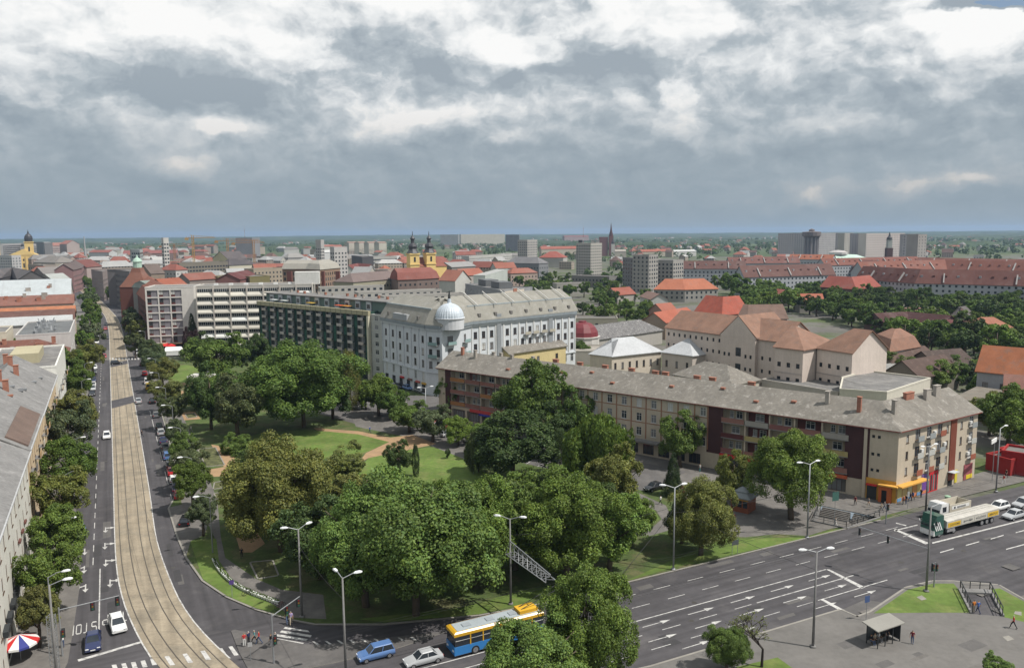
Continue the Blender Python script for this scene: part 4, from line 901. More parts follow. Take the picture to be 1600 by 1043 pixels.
for k in range(7): s = wl0 * k / 6; fbox(PAL, 'f0', max(0, s - .3), min(wl0, s + .3), -.22, .02, 7.6, 19.6, WALL, 'pilaster', WW)
for k in range(15): s = wl4 * k / 14; fbox(PAL, 'f4', max(0, s - .25), min(wl4, s + .25), -.22, .02, 7.6, 19.6, WALL, 'pilaster', (.60, .60, .59))
for i in range(5):
    L_ = (WP[i + 1] - WP[i]).length
    fbox(PAL, 'f%d' % i, 0, L_, -.5, .03, 19.7, 20.3, WALL, 'cornice', WW); fbox(PAL, 'f%d' % i, 0, L_, -.85, .03, 20.32, 21.2, ROOFM, 'cornice_gutter', (.22, .25, .27)); fbox(PAL, 'f%d' % i, 0, L_, -.3, .03, 7.0, 7.4, WALL, 'string_course', WW)
for i, s in ((1, 2.5), (2, 3.2), (3, 2.8)):
    for z in (11.8, 15.5): L_ = (WP[i + 1] - WP[i]).length; fbox(PAL, 'f%d' % i, L_ / 2 - 1.6, L_ / 2 + 1.6, -1.1, .02, z - .35, z - .12, CONCR, 'balcony_slab'); fbox(PAL, 'f%d' % i, L_ / 2 - 1.6, L_ / 2 + 1.6, -1.1, -1.02, z - .12, z + .8, PLAIN, 'balcony', (.22, .32, .31))
for s in (wl4 * .5, wl4 * .58, wl4 * .66, wl4 * .74): fbox(PAL, 'f4', s - 1.2, s + 1.2, -1.1, .02, 15.1, 15.35, CONCR, 'balcony_slab'); fbox(PAL, 'f4', s - 1.2, s + 1.2, -1.1, -1.02, 15.35, 16.2, PLAIN, 'balcony', (.40, .37, .30))
for s in (wl4 * .24, wl4 * .735): fbox(PAL, 'f4', s - .9, s + .9, -.45, .02, 7.6, 22.8, WALL, 'buttress_strip', (.25, .265, .28))
for f, L_, n_ in (('f0', wl0, 3), ('f4', wl4, 7)):
    for k in range(n_):
        s = L_ * (k + .5) / n_; q = fbox(PAL, f, s - .45, s + .45, -.3, .5, 22.4, 23.4, ROOFM, 'dormer', (.16, .15, .14))
for k in range(6): s = wl4 * (k + .4) / 6; q = fbox(PAL, 'f4', s - .15, s + .15, .5, 8.5, 0, .22, ROOFM, 'roof_rib', (.48, .47, .44)); q.location.z = 25.6; q.rotation_euler.x = math.atan(2.7 / 5.5)
fbox(PAL, 'f4', 0, wl4, 1.7, 2.2, 25.55, 25.95, ROOFM, 'roof_gutter', (.33, .37, .38)); fbox(PAL, 'f0', 0, wl0, 1.7, 2.2, 25.55, 25.95, ROOFM, 'roof_gutter', (.33, .37, .38))
fbox(PAL, 'f0', wl0 * .3, wl0 * .62, -.6, .6, 21.25, 23.4, WALL, 'pediment', (.34, .35, .36))
dc = G(698, 508, 21.4) + Vector((.6, 3.4)) - PAL.O
b = MB(); b.lathe([(4.2, 20.0), (4.3, 23.0), (4.55, 23.1), (4.55, 23.35), (4.1, 23.4)], 24, c=dc); dome_drum = b.build('dome_drum', [WALL], PAL.root, color=(.55, .56, .58), smooth=False)
b = MB(); prof = [(4.3 * math.cos(a), 23.3 + 4.3 * math.sin(a)) for a in [math.pi / 2 * i / 9 for i in range(9)]] + [(.6, 27.7), (.5, 28.8), (.25, 29.0)]
n_ = 32; i0 = len(b.v)
for j, (r_, z) in enumerate(prof):
    for k in range(n_ * 2): a = math.pi * k / n_; rr = r_ * (1.0 if k % 2 else .972); b.v.append((dc.x + rr * math.cos(a), dc.y + rr * math.sin(a), z))
for j in range(len(prof) - 1):
    for k in range(n_ * 2): b.f.append((j * n_ * 2 + k, j * n_ * 2 + (k + 1) % (n_ * 2), (j + 1) * n_ * 2 + (k + 1) % (n_ * 2), (j + 1) * n_ * 2 + k)); b.m.append(0)
b.build('dome', [ZINC], PAL.root)
b = MB(); b.tube((dc.x, dc.y, 28.9), (dc.x, dc.y, 29.9), .42, .3, 8); b.tube((dc.x, dc.y, 29.9), (dc.x + .1, dc.y, 31.2), .32, .12, 8); b.tube((dc.x - .8, dc.y, 30.7), (dc.x + .9, dc.y, 31.1), .14, .1, 6); b.build('roof_statue', [IRON], PAL.root)
for s, c_ in ((wl0 * .42, (.5, .05, .05)), (wl0 * .6, (.2, .1, .09)), (wl0 * .9, (.5, .3, .05)), (wl0 * .77, (.4, .08, .06))): fbox(PAL, 'f0', s, s + 2.2, -.5, -.02, 3.2, 3.7, PLAIN, 'shop_sign', c_)

# ------------------------------------------------------------------ pink prison
PZ = 17.0
PINK = (.53, .455, .40)
pp = [G(x, y, PZ) for x, y in ((1041, 510), (1129, 521), (1186, 528))]
PRB = (.225, .130, .092)
pz3 = [3.0, 6.9, 10.7, 14.2]
PR = block('prison', 'long pale pink prison wing with brown tiled roof and small barred windows', 'building', [pp[0], pp[1], pp[2] + (pp[2] - pp[1]).normalized() * 8], PZ, 15, 5.0, PINK, PRB, wins=[('f0', 10, pz3, .75, 1.1, 'hole'), ('f1', 8, pz3[:3], .75, 1.1, 'hole')])
gm_ = (pp[1] + pp[2]) / 2; gdv = (pp[2] - pp[1]).normalized(); gi = rot90(gdv); gl = (pp[2] - pp[1]).length
PG = block('prison_gable', 'pink prison gable front with big grated stair windows', 'building', [pp[1] - gi * 1.2 + gdv * .3, pp[1] - gi * 1.2 + gdv * (gl - .3)], PZ, 18, 0, PINK, PRB, kind='flat', wins=[('f0', 1, [6.2, 11.0], 2.0, 2.6, 'hole', gl * .4, gl * .6), ('f0', 1, pz3[:3], .75, 1.1, 'hole', 1.0, 2.2), ('f0', 1, pz3[:3], .75, 1.1, 'hole', 2.7, 3.9), ('f0', 1, pz3[:3], .75, 1.1, 'hole', gl - 4.6, gl - 3.4), ('f0', 1, pz3[:3], .75, 1.1, 'hole', gl - 2.8, gl - 1.6)])
b = MB(); q = PG.P; L_ = gl - .6; x0 = Vector((0, 0)); x1 = PG.P[1]; m_ = x1 / 2
b.face([(x0.x, x0.y, PZ), (x1.x, x1.y, PZ), (m_.x, m_.y, PZ + 6)]); b.build('gable', [WALL], PG.root, color=PINK)
b = MB(); e = gi * 17
for a_, c_ in ((x0 - gdv * .4, m_), (x1 + gdv * .4, m_)):
    z0 = PZ - .2; b.hexa([(a_.x, a_.y, z0), (c_.x, c_.y, PZ + 5.9), (c_.x + e.x, c_.y + e.y, PZ + 5.9), (a_.x + e.x, a_.y + e.y, z0)], [(a_.x, a_.y, z0 + .3), (c_.x, c_.y, PZ + 6.2), (c_.x + e.x, c_.y + e.y, PZ + 6.2), (a_.x + e.x, a_.y + e.y, z0 + .3)])
b.build('gable_roof', [ROOFT], PG.root, color=PRB)
p2 = [G(x, y, PZ - .3) for x, y in ((1211, 540), (1255, 545))]; p3 = [G(x, y, PZ - .3) for x, y in ((1277, 541.5), (1332, 549.5))]
PW1 = block('prison_pavilion', 'projecting pink prison pavilion with brown tiled roof', 'building', p2, PZ - .3, 18, 4.8, PINK, PRB, ends=('gable', 'hip'), wins=[('f0', 3, [3.0, 7.2, 11.2, 13.9][:3], 1.05, 1.3, 'hole')])
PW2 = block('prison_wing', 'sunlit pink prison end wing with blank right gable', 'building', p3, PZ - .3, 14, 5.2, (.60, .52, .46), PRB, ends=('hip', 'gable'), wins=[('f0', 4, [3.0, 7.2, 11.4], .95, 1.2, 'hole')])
for bl in (PW1, PW2): fbox(bl, 'f0', 0, (bl.P[1] - bl.P[0]).length, -.12, .03, 9.6, 9.85, WALL, 'string_course', (.40, .36, .33))

# ------------------------------------------------------------------ houses between the long house and the prison
GR1 = block('hip_roof_house', 'pale house with light grey metal hip roof and tall windows behind the long house', 'building', [G(922, 551, 10), G(956, 555, 10), G(1033, 547, 10)], 10, 14, 4.2, (.52, .46, .38), (.42, .43, .44), rmat=ROOFM, ends=('hip', 'hip'), wins=[('f1', 7, [5.4], .9, 2.1, 'd')])
GR2 = block('hip_roof_house', 'pale wing with light grey hip roof right of the tall-windowed house', 'building', [G(1034, 548, 10.2), G(1082, 554, 10.2), G(1124, 548, 10.2)], 10.2, 13, 4.0, (.46, .41, .36), (.43, .44, .45), rmat=ROOFM, ends=('hip', 'hip'), wins=[('f0', 3, [5.4], .9, 2.1, 'd')])
GR3 = block('pyramid_roof_house', 'low house with weathered grey pyramid roof before the prison', 'building', [G(1053, 583, 8.5), G(1143, 600, 8.5), G(1186, 591, 8.5)], 8.5, 13, 3.6, (.46, .43, .36), (.3, .29, .26), rmat=ROOFG, ends=('hip', 'hip'))
YH = block('yellow_house', 'yellow rendered wing with grey roof behind the long house', 'building', [G(795, 551, 10.5), G(884, 538.5, 10.5)], 10.5, 12, 3.4, (.56, .46, .24), (.3, .28, .25), rmat=ROOFG, wins=[('f0', 3, [6.5], 1.2, 1.6, 'd'), ('r', 2, [6.5], 1.2, 1.6, 'd')])
for s, o in ((6, 6), (10, 6.5), (16, 6), (19, 6.4)): chimney(YH, 'f0', s, o, .7, .7, 1.5)
FL = block('flat_store', 'cream store with grey flat roof behind the corner of the long house', 'building', [G(1312, 607, 10.8), G(1386, 612, 10.8), G(1454, 590, 10.8)], 10.8, 16, 0, (.56, .53, .45), (.3, .3, .3), kind='flat', rmat=BITUM)
FL2 = block('flat_annex', 'low grey flat-roofed annex between the prison and the long house', 'building', [G(1190, 592, 8), G(1310, 612, 8)], 8, 14, 0, (.40, .37, .33), (.3, .3, .3), kind='flat', rmat=BITUM)
DM = thing('red_dome_house', 'dark red faceted dome on a low pale drum', 'building', (*G(910, 527, 7), 0))
b = MB(); b.lathe([(6.6, 0), (6.6, 7.2), (7, 7.3), (7, 7.7)], 12); b.build('wall', [WALL], DM, color=(.5, .48, .45))
b = MB(); b.lathe([(6.3, 7.7), (6.0, 9.4), (5.0, 11.3), (3.4, 12.6), (1.6, 13.1), (1.5, 13.6), (.2, 13.7)], 12); b.build('dome', [ROOFM], DM, color=(.16, .022, .028))
SLT = block('slate_roof_hall', 'long low hall with rough dark slate roof beside the red dome', 'building', [G(925, 531, 6), G(1035, 515, 6)], 6, 26, 3.5, (.36, .34, .31), (.2, .2, .2), rmat=mt('roof_rough_slate', (.135, .13, .128), .95, .3, .8, (.30, .29, .28), 1.6, .8, .58, bump=.5, bscale=2))
SLT2 = block('terrace_roof', 'low flat pale roof terrace in front of the dark slate hall', 'building', [G(870, 548, 5), G(985, 548, 5)], 5, 16, 0, (.40, .37, .33), (.3, .3, .3), kind='flat', rmat=mt('roof_pale_gravel', (.30, .275, .24), .95, .2, .4, (.2, .19, .17), .3, .6, .55))
RC = block('apartment_block', 'grey flat-roofed apartment block with loggias above the palace roof', 'building', [G(727, 443, 21), G(787, 454, 21), G(832, 448, 21)], 21, 16, 0, (.27, .275, .285), (.3, .3, .3), kind='flat', rmat=BITUM, wins=[('f0', 9, [14.2, 17.4], 1.4, 1.4, 'w'), ('r', 1, [16], 1, 1, 'd')])
fbox(RC, 'f1', 1, 20, -.06, .02, 10, 20.6, PLAIN, 'end_wall', (.56, .5, .42)); fbox(RC, 'f1', 9, 12.4, -.3, -.06, 12, 21.4, BRICK, 'brick_stack')
for s, c2 in ((10, 0), (30, 0)): p = RC.at('f0', s, 4); b = MB(); b.box(0, 0, 0, 12, 7, 3.4); b.build('lift_house', [WALL], RC.root, (p.x, p.y, 20.5), RC.rz('f0'), (.14, .145, .15))
# ------------------------------------------------------------------ farther town: landmarks and house by house
def C(r, g, b):
    m = .3 * r + .55 * g + .15 * b; q = .72
    return lin(m + (r - m) * q, m + (g - m) * q, m + (b - m) * q, .62)
RED, ORANGE, BROWN, GREY, PALE, DKRED, LTGREY = C(176, 98, 72), C(205, 110, 72), C(130, 92, 78), C(138, 132, 126), C(196, 196, 192), C(120, 55, 50), C(165, 160, 152)
WHT, CRM, YEL, PNK, GRW, CONW, BRK = C(222, 220, 214), C(205, 192, 165), C(222, 190, 120), C(205, 176, 165), C(150, 148, 148), C(190, 184, 176), C(160, 110, 90)
FOOT = []
def far(name, label, px, h, D, rise, wall, roof, kind='gable', rows=(), nw=0, tilt=None, ww=1.3, wh=1.5, ends=('gable', 'gable'), near=False, rmat=None, cat='building', group=None, rside=True):
    pts = [G(x, y, h) for x, y in px]; wins = []
    if tilt:
        dv = Vector((.87, tilt)).normalized(); k1 = (px[-1][0] - CX) / F; a_ = pts[0]; L_ = (k1 * a_.y - a_.x) / (dv.x - k1 * dv.y); pts = [a_, a_ + dv * L_]
    if rows:
        for i in range(len(pts) - 1):
            L_ = (pts[i + 1] - pts[i]).length; n = nw if (nw and i == 0) else max(2, int(L_ / 3.4)); wins.append(('f%d' % i, n, list(rows), ww, wh, 'd'))
        if rside: wins.append(('r', max(2, int(D / 4)), list(rows), ww, wh, 'd'))
    b = block(name, label, cat, pts, h, D, rise, wall, roof, kind=kind, wins=wins, near=near, ends=ends, rmat=rmat, group=group, over=.5)
    c = sum(pts, Vector((0, 0))) / len(pts) + rot90((pts[-1] - pts[0]).normalized()) * D / 2; FOOT.append((c, (pts[-1] - pts[0]).length / 2 + D / 2)); return b
def corner(name, label, xs, y, h, wall, rows, ww=1.5, wh=1.5, **k):
    xl, xm, xr = xs; c = G(xm, y, h); d = c.length; L1 = (xm - xl) * d / F / .75; L2 = (xr - xm) * d / F / .66
    dv = Vector((.75, -.66)).normalized(); b = block(name, label, 'building', [c - dv * L1, c], h, max(4, L2), 0, wall, PALE, kind='flat', near=False, over=.3,
        wins=[('f0', max(2, int(L1 / 3.2)), list(rows), ww, wh, 'd'), ('r', max(2, int(L2 / 3.2)), list(rows), ww, wh, 'd')], **k)
    FOOT.append((c + rot90(dv) * L2 / 2 - dv * L1 / 2, (L1 + L2) / 2)); return b
def rws(n, f=3.3, z=1.2): return [z + f * k for k in range(n)]
# right of the avenue beyond the hotel
far('brick_school', 'dark red brick house with mansard roof on the shaded side of the avenue', [(201, 446), (228, 470)], 19, 15, 7, C(120, 70, 60), C(165, 90, 65), 'mansard', rws(5), rside=False)
cup = thing('turret_house', 'orange-tiled turret roof with green copper lantern above the avenue', 'tower', (*G(217, 447, 21), 0))
b = MB(); b.box(-7, -7, 0, 7, 7, 21); b.build('wall', [WALLF], cup, color=C(140, 80, 66))
b = MB(); b.lathe([(10.2, 21), (7.0, 24.5), (4.0, 28.5), (3.0, 31)], 4, rot=math.pi / 4); b.build('roof', [ROOFF], cup, color=C(160, 98, 76))
b = MB(); b.lathe([(2.2, 31), (2.2, 34), (2.6, 34.2), (1.9, 35.5), (.7, 36.3), (.1, 38)], 10); b.build('lantern', [COPPER], cup)
far('grey_office', 'plain grey six-storey office at the avenue bend', [(180, 421), (202, 424), (212, 420)], 25, 18, 0, C(140, 132, 132), GREY, 'flat', rws(6, 3.8), ww=1.6, wh=1.7)
far('dark_office', 'dark glazed office left of the plain grey one', [(171, 422), (180, 423)], 24, 16, 0, C(90, 88, 92), GREY, 'flat', rws(6, 3.6), ww=1.8)
far('blank_house', 'house with pinkish blank fire wall at the avenue bend', [(146, 422), (160, 424), (173, 420)], 22, 14, 0, C(170, 150, 145), GREY, 'flat', rws(5), rside=False)
far('gable_house', 'tall pink house with big blank gable facing the avenue', [(135, 417), (159, 415)], 18, 22, 7, C(205, 178, 170), C(150, 80, 70), ends=('gable', 'gable'))
far('rosy_house', 'rosy brick house far along the left side of the avenue', [(114, 421), (127, 418), (133, 411)], 20, 14, 5, C(180, 130, 128), C(120, 100, 95), rows=rws(4, 4))
far('church_annex', 'grey-roofed row left of the rosy house', [(68, 427), (113, 425)], 17, 18, 5, C(160, 150, 142), C(150, 143, 138), rows=rws(4))
far('white_row', 'whitish row with pale roof before the yellow church', [(81, 436), (108, 434)], 15, 12, 4, C(205, 198, 186), C(190, 195, 190), rows=rws(3))
far('grey_gable_house', 'dark grey gabled house at the left edge below the yellow church', [(0, 434), (18, 430), (28, 436)], 17, 18, 6, C(118, 112, 112), C(110, 104, 104))
far('red_row', 'row with faded red roofs at the left below the yellow church', [(14, 434), (60, 430)], 14, 16, 4, C(170, 150, 135), C(170, 110, 88))
far('hall_roof', 'wide grey hipped hall roof right of the yellow church', [(52, 409), (86, 410)], 18, 26, 7, C(190, 178, 160), C(150, 142, 134), ends=('hip', 'hip'))
# yellow great church
gc = thing('great_church', 'yellow church with pediment front and dark domed tower at the left', 'church', (*G(38, 418, 6), 0), 0.5); sc_ = gc.location.xy.length / 1244
YC = lin(228, 198, 132, .85)
b = MB(); wf = 17 * sc_; b.box(-wf, 0, 0, wf, 30, 23); b.hexa([(-wf, -.5, 23), (wf, -.5, 23), (wf, 32, 23), (-wf, 32, 23)], [(-.2, -.5, 31), (.2, -.5, 31), (.2, 32, 31), (-.2, 32, 31)])
for k in range(6): x = -wf + 3 + k * (2 * wf - 6) / 5; b.box(x - .7, -1.2, 0, x + .7, 0, 22); 
b.build('nave', [WALLF], gc, color=YC)
b = MB()
for k in range(5): x = -wf + 5.5 + k * (2 * wf - 11) / 4; b.box(x - .9, -.1, 6, x + .9, .2, 12); b.box(x - .8, -.1, 15, x + .8, .2, 18)
tag(b.build('windows', [GLASS], gc), kind='stuff')
for sx, nm in ((wf * .42, 'bell_tower'), (-wf * 1.85, 'bell_tower')):
    b = MB(); b.box(sx - 5.2, 2, 0, sx + 5.2, 12.4, 40); b.box(sx - 5.9, 1.3, 40, sx + 5.9, 13.1, 41.2); t_ = b.build(nm, [WALLF], gc, color=YC)
    b = MB(); b.box(sx - 1, 1.85, 28, sx + 1, 2.1, 34); b.build('window', [GLASS], t_)
    b = MB(); b.lathe([(4.6, 41.2), (4.9, 43.5), (5.2, 45.5), (4.6, 48.5), (3.0, 51), (1.2, 52.4), (1.0, 54.5), (.4, 55.5), (.1, 58)], 12, c=(sx, 7.2)); b.build('dome', [mt('dome_dark', (.05, .05, .055), .5, .1, .2)], t_)
far('white_flats', 'white flats at the left edge before the yellow church', [(-14, 399), (18, 399)], 24, 14, 0, C(215, 212, 212), PALE, 'flat', rws(6, 3.6), ww=1.8)
far('tall_flats', 'tall white and grey flats behind the yellow church', [(4, 381), (34, 380), (40, 381)], 37, 14, 0, C(205, 202, 200), PALE, 'flat', rws(11, 3.1), ww=2.4, wh=1.9)
far('tall_flats', 'grey flats right behind the church tower', [(49, 385), (57, 384)], 34, 14, 0, C(170, 168, 168), PALE, 'flat', rws(10, 3.1), ww=2)
far('far_slab', 'long grey slab with pink end right of the church tower', [(47, 378), (66, 378), (69, 379)], 36, 14, 0, C(150, 146, 146), PALE, 'flat')
far('university', 'broad pink palace with red roofs on the far left horizon', [(75, 384), (121, 383)], 27, 40, 7, C(205, 180, 172), C(190, 120, 100), rows=rws(5, 4.4), ww=2)
far('university_wing', 'raised middle of the pink palace on the horizon', [(93, 381), (104, 381)], 31, 30, 8, C(205, 180, 172), C(190, 110, 92))
far('red_row', 'row of red roofs left of the wide white block', [(109, 399), (137, 398)], 13, 15, 5, C(195, 175, 160), RED)
far('white_block', 'wide white block with red crown in the left middle distance', [(139, 394), (170, 394)], 20, 18, 4, C(222, 222, 222), C(180, 95, 80), rows=rws(4))
far('red_barracks', 'long house with dull red roof behind the glass tower', [(192, 396), (276, 395)], 14, 18, 6, C(190, 150, 140), C(178, 96, 86), rows=rws(3))
far('glass_tower', 'pale glass-topped tower left of the dull red roof', [(205, 390), (218, 390), (223, 389)], 30, 14, 0, C(196, 202, 200), PALE, 'flat', rws(6, 4.5), ww=2.6, wh=2.4)
corner('white_tower_house', 'lone white point block on the left horizon', (250, 255, 260), 371.5, 46, C(228, 224, 216), rws(13, 3.2))
far('yellow_theatre', 'pale yellow gabled theatre fly tower', [(356, 404), (386, 403)], 23, 30, 7.5, C(236, 220, 165), C(110, 100, 100))
far('theatre_porch', 'dark pyramid-roofed theatre front hall', [(358, 414), (400, 412)], 17, 18, 6, C(228, 218, 190), C(98, 90, 92), rows=rws(3, 5), ends=('hip', 'hip'))
far('balcony_flats', 'brownish flats with yellow balcony bands in the centre-left distance', [(280, 411), (356, 408)], 21, 14, 0, C(150, 140, 122), GREY, 'flat', rws(5, 3.6), ww=2.4, wh=1.6)
far('round_gable_house', 'house with brown rounded gable beside the balcony flats', [(236, 427), (257, 426)], 17, 20, 7, C(176, 150, 128), C(130, 110, 100))
far('white_house', 'white cube house left of the balcony flats', [(257, 417), (282, 415)], 18, 12, 0, C(226, 224, 222), PALE, 'flat', rws(3, 5), nw=3)
far('glass_roof_hall', 'hall with grey-green metal barrel roof behind the hotel', [(230, 450), (262, 448)], 22, 14, 3.5, C(150, 150, 145), C(150, 165, 155), 'mansard')
far('orange_roof_house', 'orange tiled roof directly behind the hotel', [(262, 450), (296, 447)], 22, 14, 4.5, C(180, 160, 140), C(190, 96, 66))
far('red_row', 'reddish-brown row behind the sunshade office', [(296, 437), (340, 434)], 19, 12, 4, C(165, 150, 140), C(172, 98, 80))
far('olive_house', 'olive-yellow blind walled house behind the sunshade office', [(340, 432), (372, 430), (390, 432)], 20, 14, 0, C(150, 138, 82), GREY, 'flat')
far('maroon_house', 'maroon-walled house right of the olive one', [(375, 436), (404, 430)], 19, 16, 4, C(165, 105, 98), C(130, 62, 60))
far('brick_flats', 'large brick and cream flats with arched centre and pale roof', [(441, 420), (478, 420), (500, 421), (531, 418)], 22, 18, 6.5, C(178, 140, 112), C(186, 180, 165), 'mansard', rws(5, 4), ww=1.5, wh=2.2)
for k_, (x0, x1) in enumerate(((448, 455), (470, 476), (500, 506), (524, 530))): far('brick_bay', ('first', 'second', 'third', 'fourth')[k_] + ' brick pier from the left on the arched cream flats', [(x0, 424), (x1, 424)], 20.5, 2, 0, C(150, 82, 70), C(150, 90, 80), 'flat')
far('beige_flats', 'beige flats left of the brick and cream flats', [(396, 420), (441, 418)], 20, 14, 0, C(196, 176, 150), GREY, 'flat', rws(5, 3.6))
far('church_hall', 'grey stone gothic hall with steep roof in the middle distance', [(520, 404), (545, 404), (549, 402)], 20, 16, 9, C(165, 145, 122), C(158, 150, 142), rows=rws(3, 5))
far('white_hall', 'white roofed hall behind the stone gothic hall', [(503, 394), (540, 393)], 22, 20, 3, C(226, 226, 224), C(226, 226, 222))
far('concrete_school', 'long concrete school with white window bands', [(566, 402), (620, 400)], 18, 16, 0, C(196, 194, 186), GREY, 'flat', rws(4, 4), ww=3.0, wh=1.9)
far('dark_wing', 'dark grey wing left of the concrete school', [(549, 399), (566, 401)], 20, 14, 0, C(108, 106, 108), GREY, 'flat')
corner('point_block', 'white ten-storey point block with balconies left of centre', (514, 522, 538), 386, 37, C(215, 210, 205), rws(10, 3.3))
corner('point_block', 'small white point block further left of the balcony one', (491, 501, 505), 374.5, 42, C(210, 205, 200), rws(10, 3.3))
for i, (x0, x1) in enumerate(((545, 560), (561, 572), (576, 588), (592, 604))): far('far_flats', ('first', 'second', 'third', 'fourth')[i] + ' of four low pale flats from the left near the centre horizon', [(x0, 379), (x1, 378.6)], 28, 12, 2, C(215, 205, 185), C(200, 150, 130), rows=rws(4), group='low flats near the centre horizon')
far('brown_roof_barracks', 'long low house with mauve-brown roof below the twin-towered church', [(552, 440), (622, 434)], 17, 17, 5, C(190, 182, 150), C(140, 118, 112), rows=rws(3, 4.4, 3), ends=('hip', 'gable'))
far('red_tile_house', 'small orange-red tiled house left of the twin towers', [(600, 424), (618, 423)], 14, 14, 5, C(205, 190, 175), C(200, 108, 78), ends=('hip', 'hip'))
far('white_gable_house', 'small white gable with red roof left of the twin towers', [(554, 422), (562, 420), (571, 421)], 14, 12, 5, WHT, C(150, 70, 62))
far('white_store', 'low white store right of the small white gable', [(574, 424), (594, 423)], 13, 12, 0, C(228, 226, 222), PALE, 'flat')
far('monastery', 'red mansard house at the foot of the twin towers', [(622, 437), (652, 436), (670, 435), (686, 434)], 17, 18, 7.5, C(150, 125, 115), C(172, 92, 78), 'mansard', rws(4, 3.8))
far('monastery_gable', 'white blank gable wall right of the red mansard house', [(686, 437), (711, 438)], 17, 16, 6.5, C(226, 224, 216), C(190, 110, 85), ends=('gable', 'gable'))
far('grey_town_hall', 'grey classical house right of the twin-towered church', [(706, 417), (743, 415)], 18, 18, 4, C(160, 150, 142), C(170, 168, 166), rows=rws(3, 4.6))
far('red_roof_house', 'red tiled roof with white gable right of the classical house', [(724, 430), (757, 428)], 14, 14, 5, C(200, 190, 178), C(198, 105, 78))
far('white_fire_wall', 'pale mint blank fire wall above the apartment block', [(758, 430), (793, 420)], 20, 8, 0, C(214, 222, 214), PALE, 'flat')
for i, (x0, y0, x1, y1, h) in enumerate(((500, 449, 600, 446, 20), (560, 457, 690, 452, 19), (600, 463, 728, 458, 18), (690, 470, 726, 467, 19))): far('white_roof_annex', ('first', 'second', 'third', 'fourth')[i] + ' white-edged flat roof stepping down behind the green block and palace', [(x0, y0), (x1, y1)], h, 9, 0, C(205, 200, 190), GREY, 'flat', [h - 2.2], ww=1.6, wh=1.2, group='flat white-edged roofs behind the palace')
# twin-towered church
tb = G(649, 440, 8); tcx = thing('twin_tower_church', 'red-roofed church with two yellow towers under black baroque spires', 'church', (*tb, 0), .5)
k_ = tb.length / 1244; YT = lin(228, 198, 132, .9); BLK = MATS['dome_dark']
for i, x in enumerate((0, 32 * k_)):
    y = 0 if i == 0 else 6
    w_ = 7.6 * k_; b = MB(); b.box(x - w_, y, 0, x + w_, y + 2 * w_, 30.5); b.box(x - w_ - .5, y - .5, 22, x + w_ + .5, y + 2 * w_ + .5, 22.8); b.box(x - w_ - .6, y - .6, 30.5, x + w_ + .6, y + 2 * w_ + .6, 31.6)
    t_ = b.build('bell_tower', [WALLF], tcx, color=YT)
    b = MB(); b.box(x - .8, y - .12, 24.5, x + .8, y + .1, 28.6); b.box(x + w_ - .1, y + w_ - .8, 24.5, x + w_ + .12, y + w_ + .8, 28.6); b.build('window', [GLASS], t_)
    b = MB(); b.lathe([(w_ * 1.3, 31.6), (w_ * 1.0, 33.4), (w_ * .75, 35.2), (w_ * .95, 37.2), (w_ * .8, 38.6), (w_ * .38, 40.2), (w_ * .36, 42.6), (w_ * .55, 43.8), (w_ * .3, 45.2), (w_ * .1, 46.4), (.12, 50)], 8, c=(x, y + w_), rot=.39); b.build('spire', [BLK], t_)
b = MB(); x0, x1 = 9 * k_, 60 * k_; b.box(x0, 8, 0, x1, 22, 20); b.build('nave', [WALLF], tcx, color=YT)
b = MB(); b.hexa([(x0, 7.5, 20), (x1 + .5, 7.5, 20), (x1 + .5, 22.5, 20), (x0, 22.5, 20)], [(x0, 14.8, 28), (x1 - 7, 14.8, 28), (x1 - 7, 15.2, 28), (x0, 15.2, 28)]); b.build('nave_roof', [ROOFF], tcx, color=C(178, 96, 76))
# towers and slabs right of centre
corner('tower_block', 'grey and white tower block left of the taller trees near the centre', (809, 824, 840), 374.6, 38.5, C(205, 198, 190), rws(11, 3.3))
corner('tower_block', 'grey and cream tower block with roof huts right of centre', (902, 923, 943), 380, 36, C(205, 198, 186), rws(11, 3.1))
for x in (905, 925, 932): p = G(x, 379, 36); b = thing('roof_hut', {905: 'dark roof hut on the left of', 925: 'white roof hut in the middle of', 932: 'white roof hut on the right of'}[x] + ' the cream tower block', 'hut', (p.x, p.y + 6, 35.6)); q = MB(); q.box(0, 0, 0, 4, 4, 3); q.box(-.3, -.3, 3, 4.3, 4.3, 3.3); q.build('hut_wall', [WALLF], b, color=C(200, 198, 196) if x > 910 else C(90, 88, 90))
corner('grey_slab', 'tall middle part of the grey slab block with cream stair tower', (992, 1014, 1032), 398, 30, C(190, 184, 176), rws(9, 3.2), 1.6, 1.6)
far('grey_slab', 'left part of the grey slab block behind the trees', [(973, 402), (993, 403)], 27, 14, 0, C(150, 147, 148), PALE, 'flat', rws(8, 3.2), ww=1.6, wh=1.6)
corner('grey_slab', 'right part of the grey slab block with bright end wall', (1021, 1052, 1073), 406, 25, C(190, 184, 176), rws(7, 3.2), 1.6, 1.6)
for i, (x0, x1, y, c_) in enumerate(((688, 718, 366.5, C(205, 202, 198)), (720, 790, 366.2, C(232, 222, 200)), (790, 812, 366.6, C(140, 138, 142)))): far('panel_block', ('grey left', 'long pale striped', 'shaded right')[i] + ' panel block on the centre horizon', [(x0, y), (x1, y - .3)], 43, 14, 0, c_, PALE, 'flat', rws(13, 3.2), ww=1.2, wh=1.3, tilt=.4 if i == 1 else -.15)
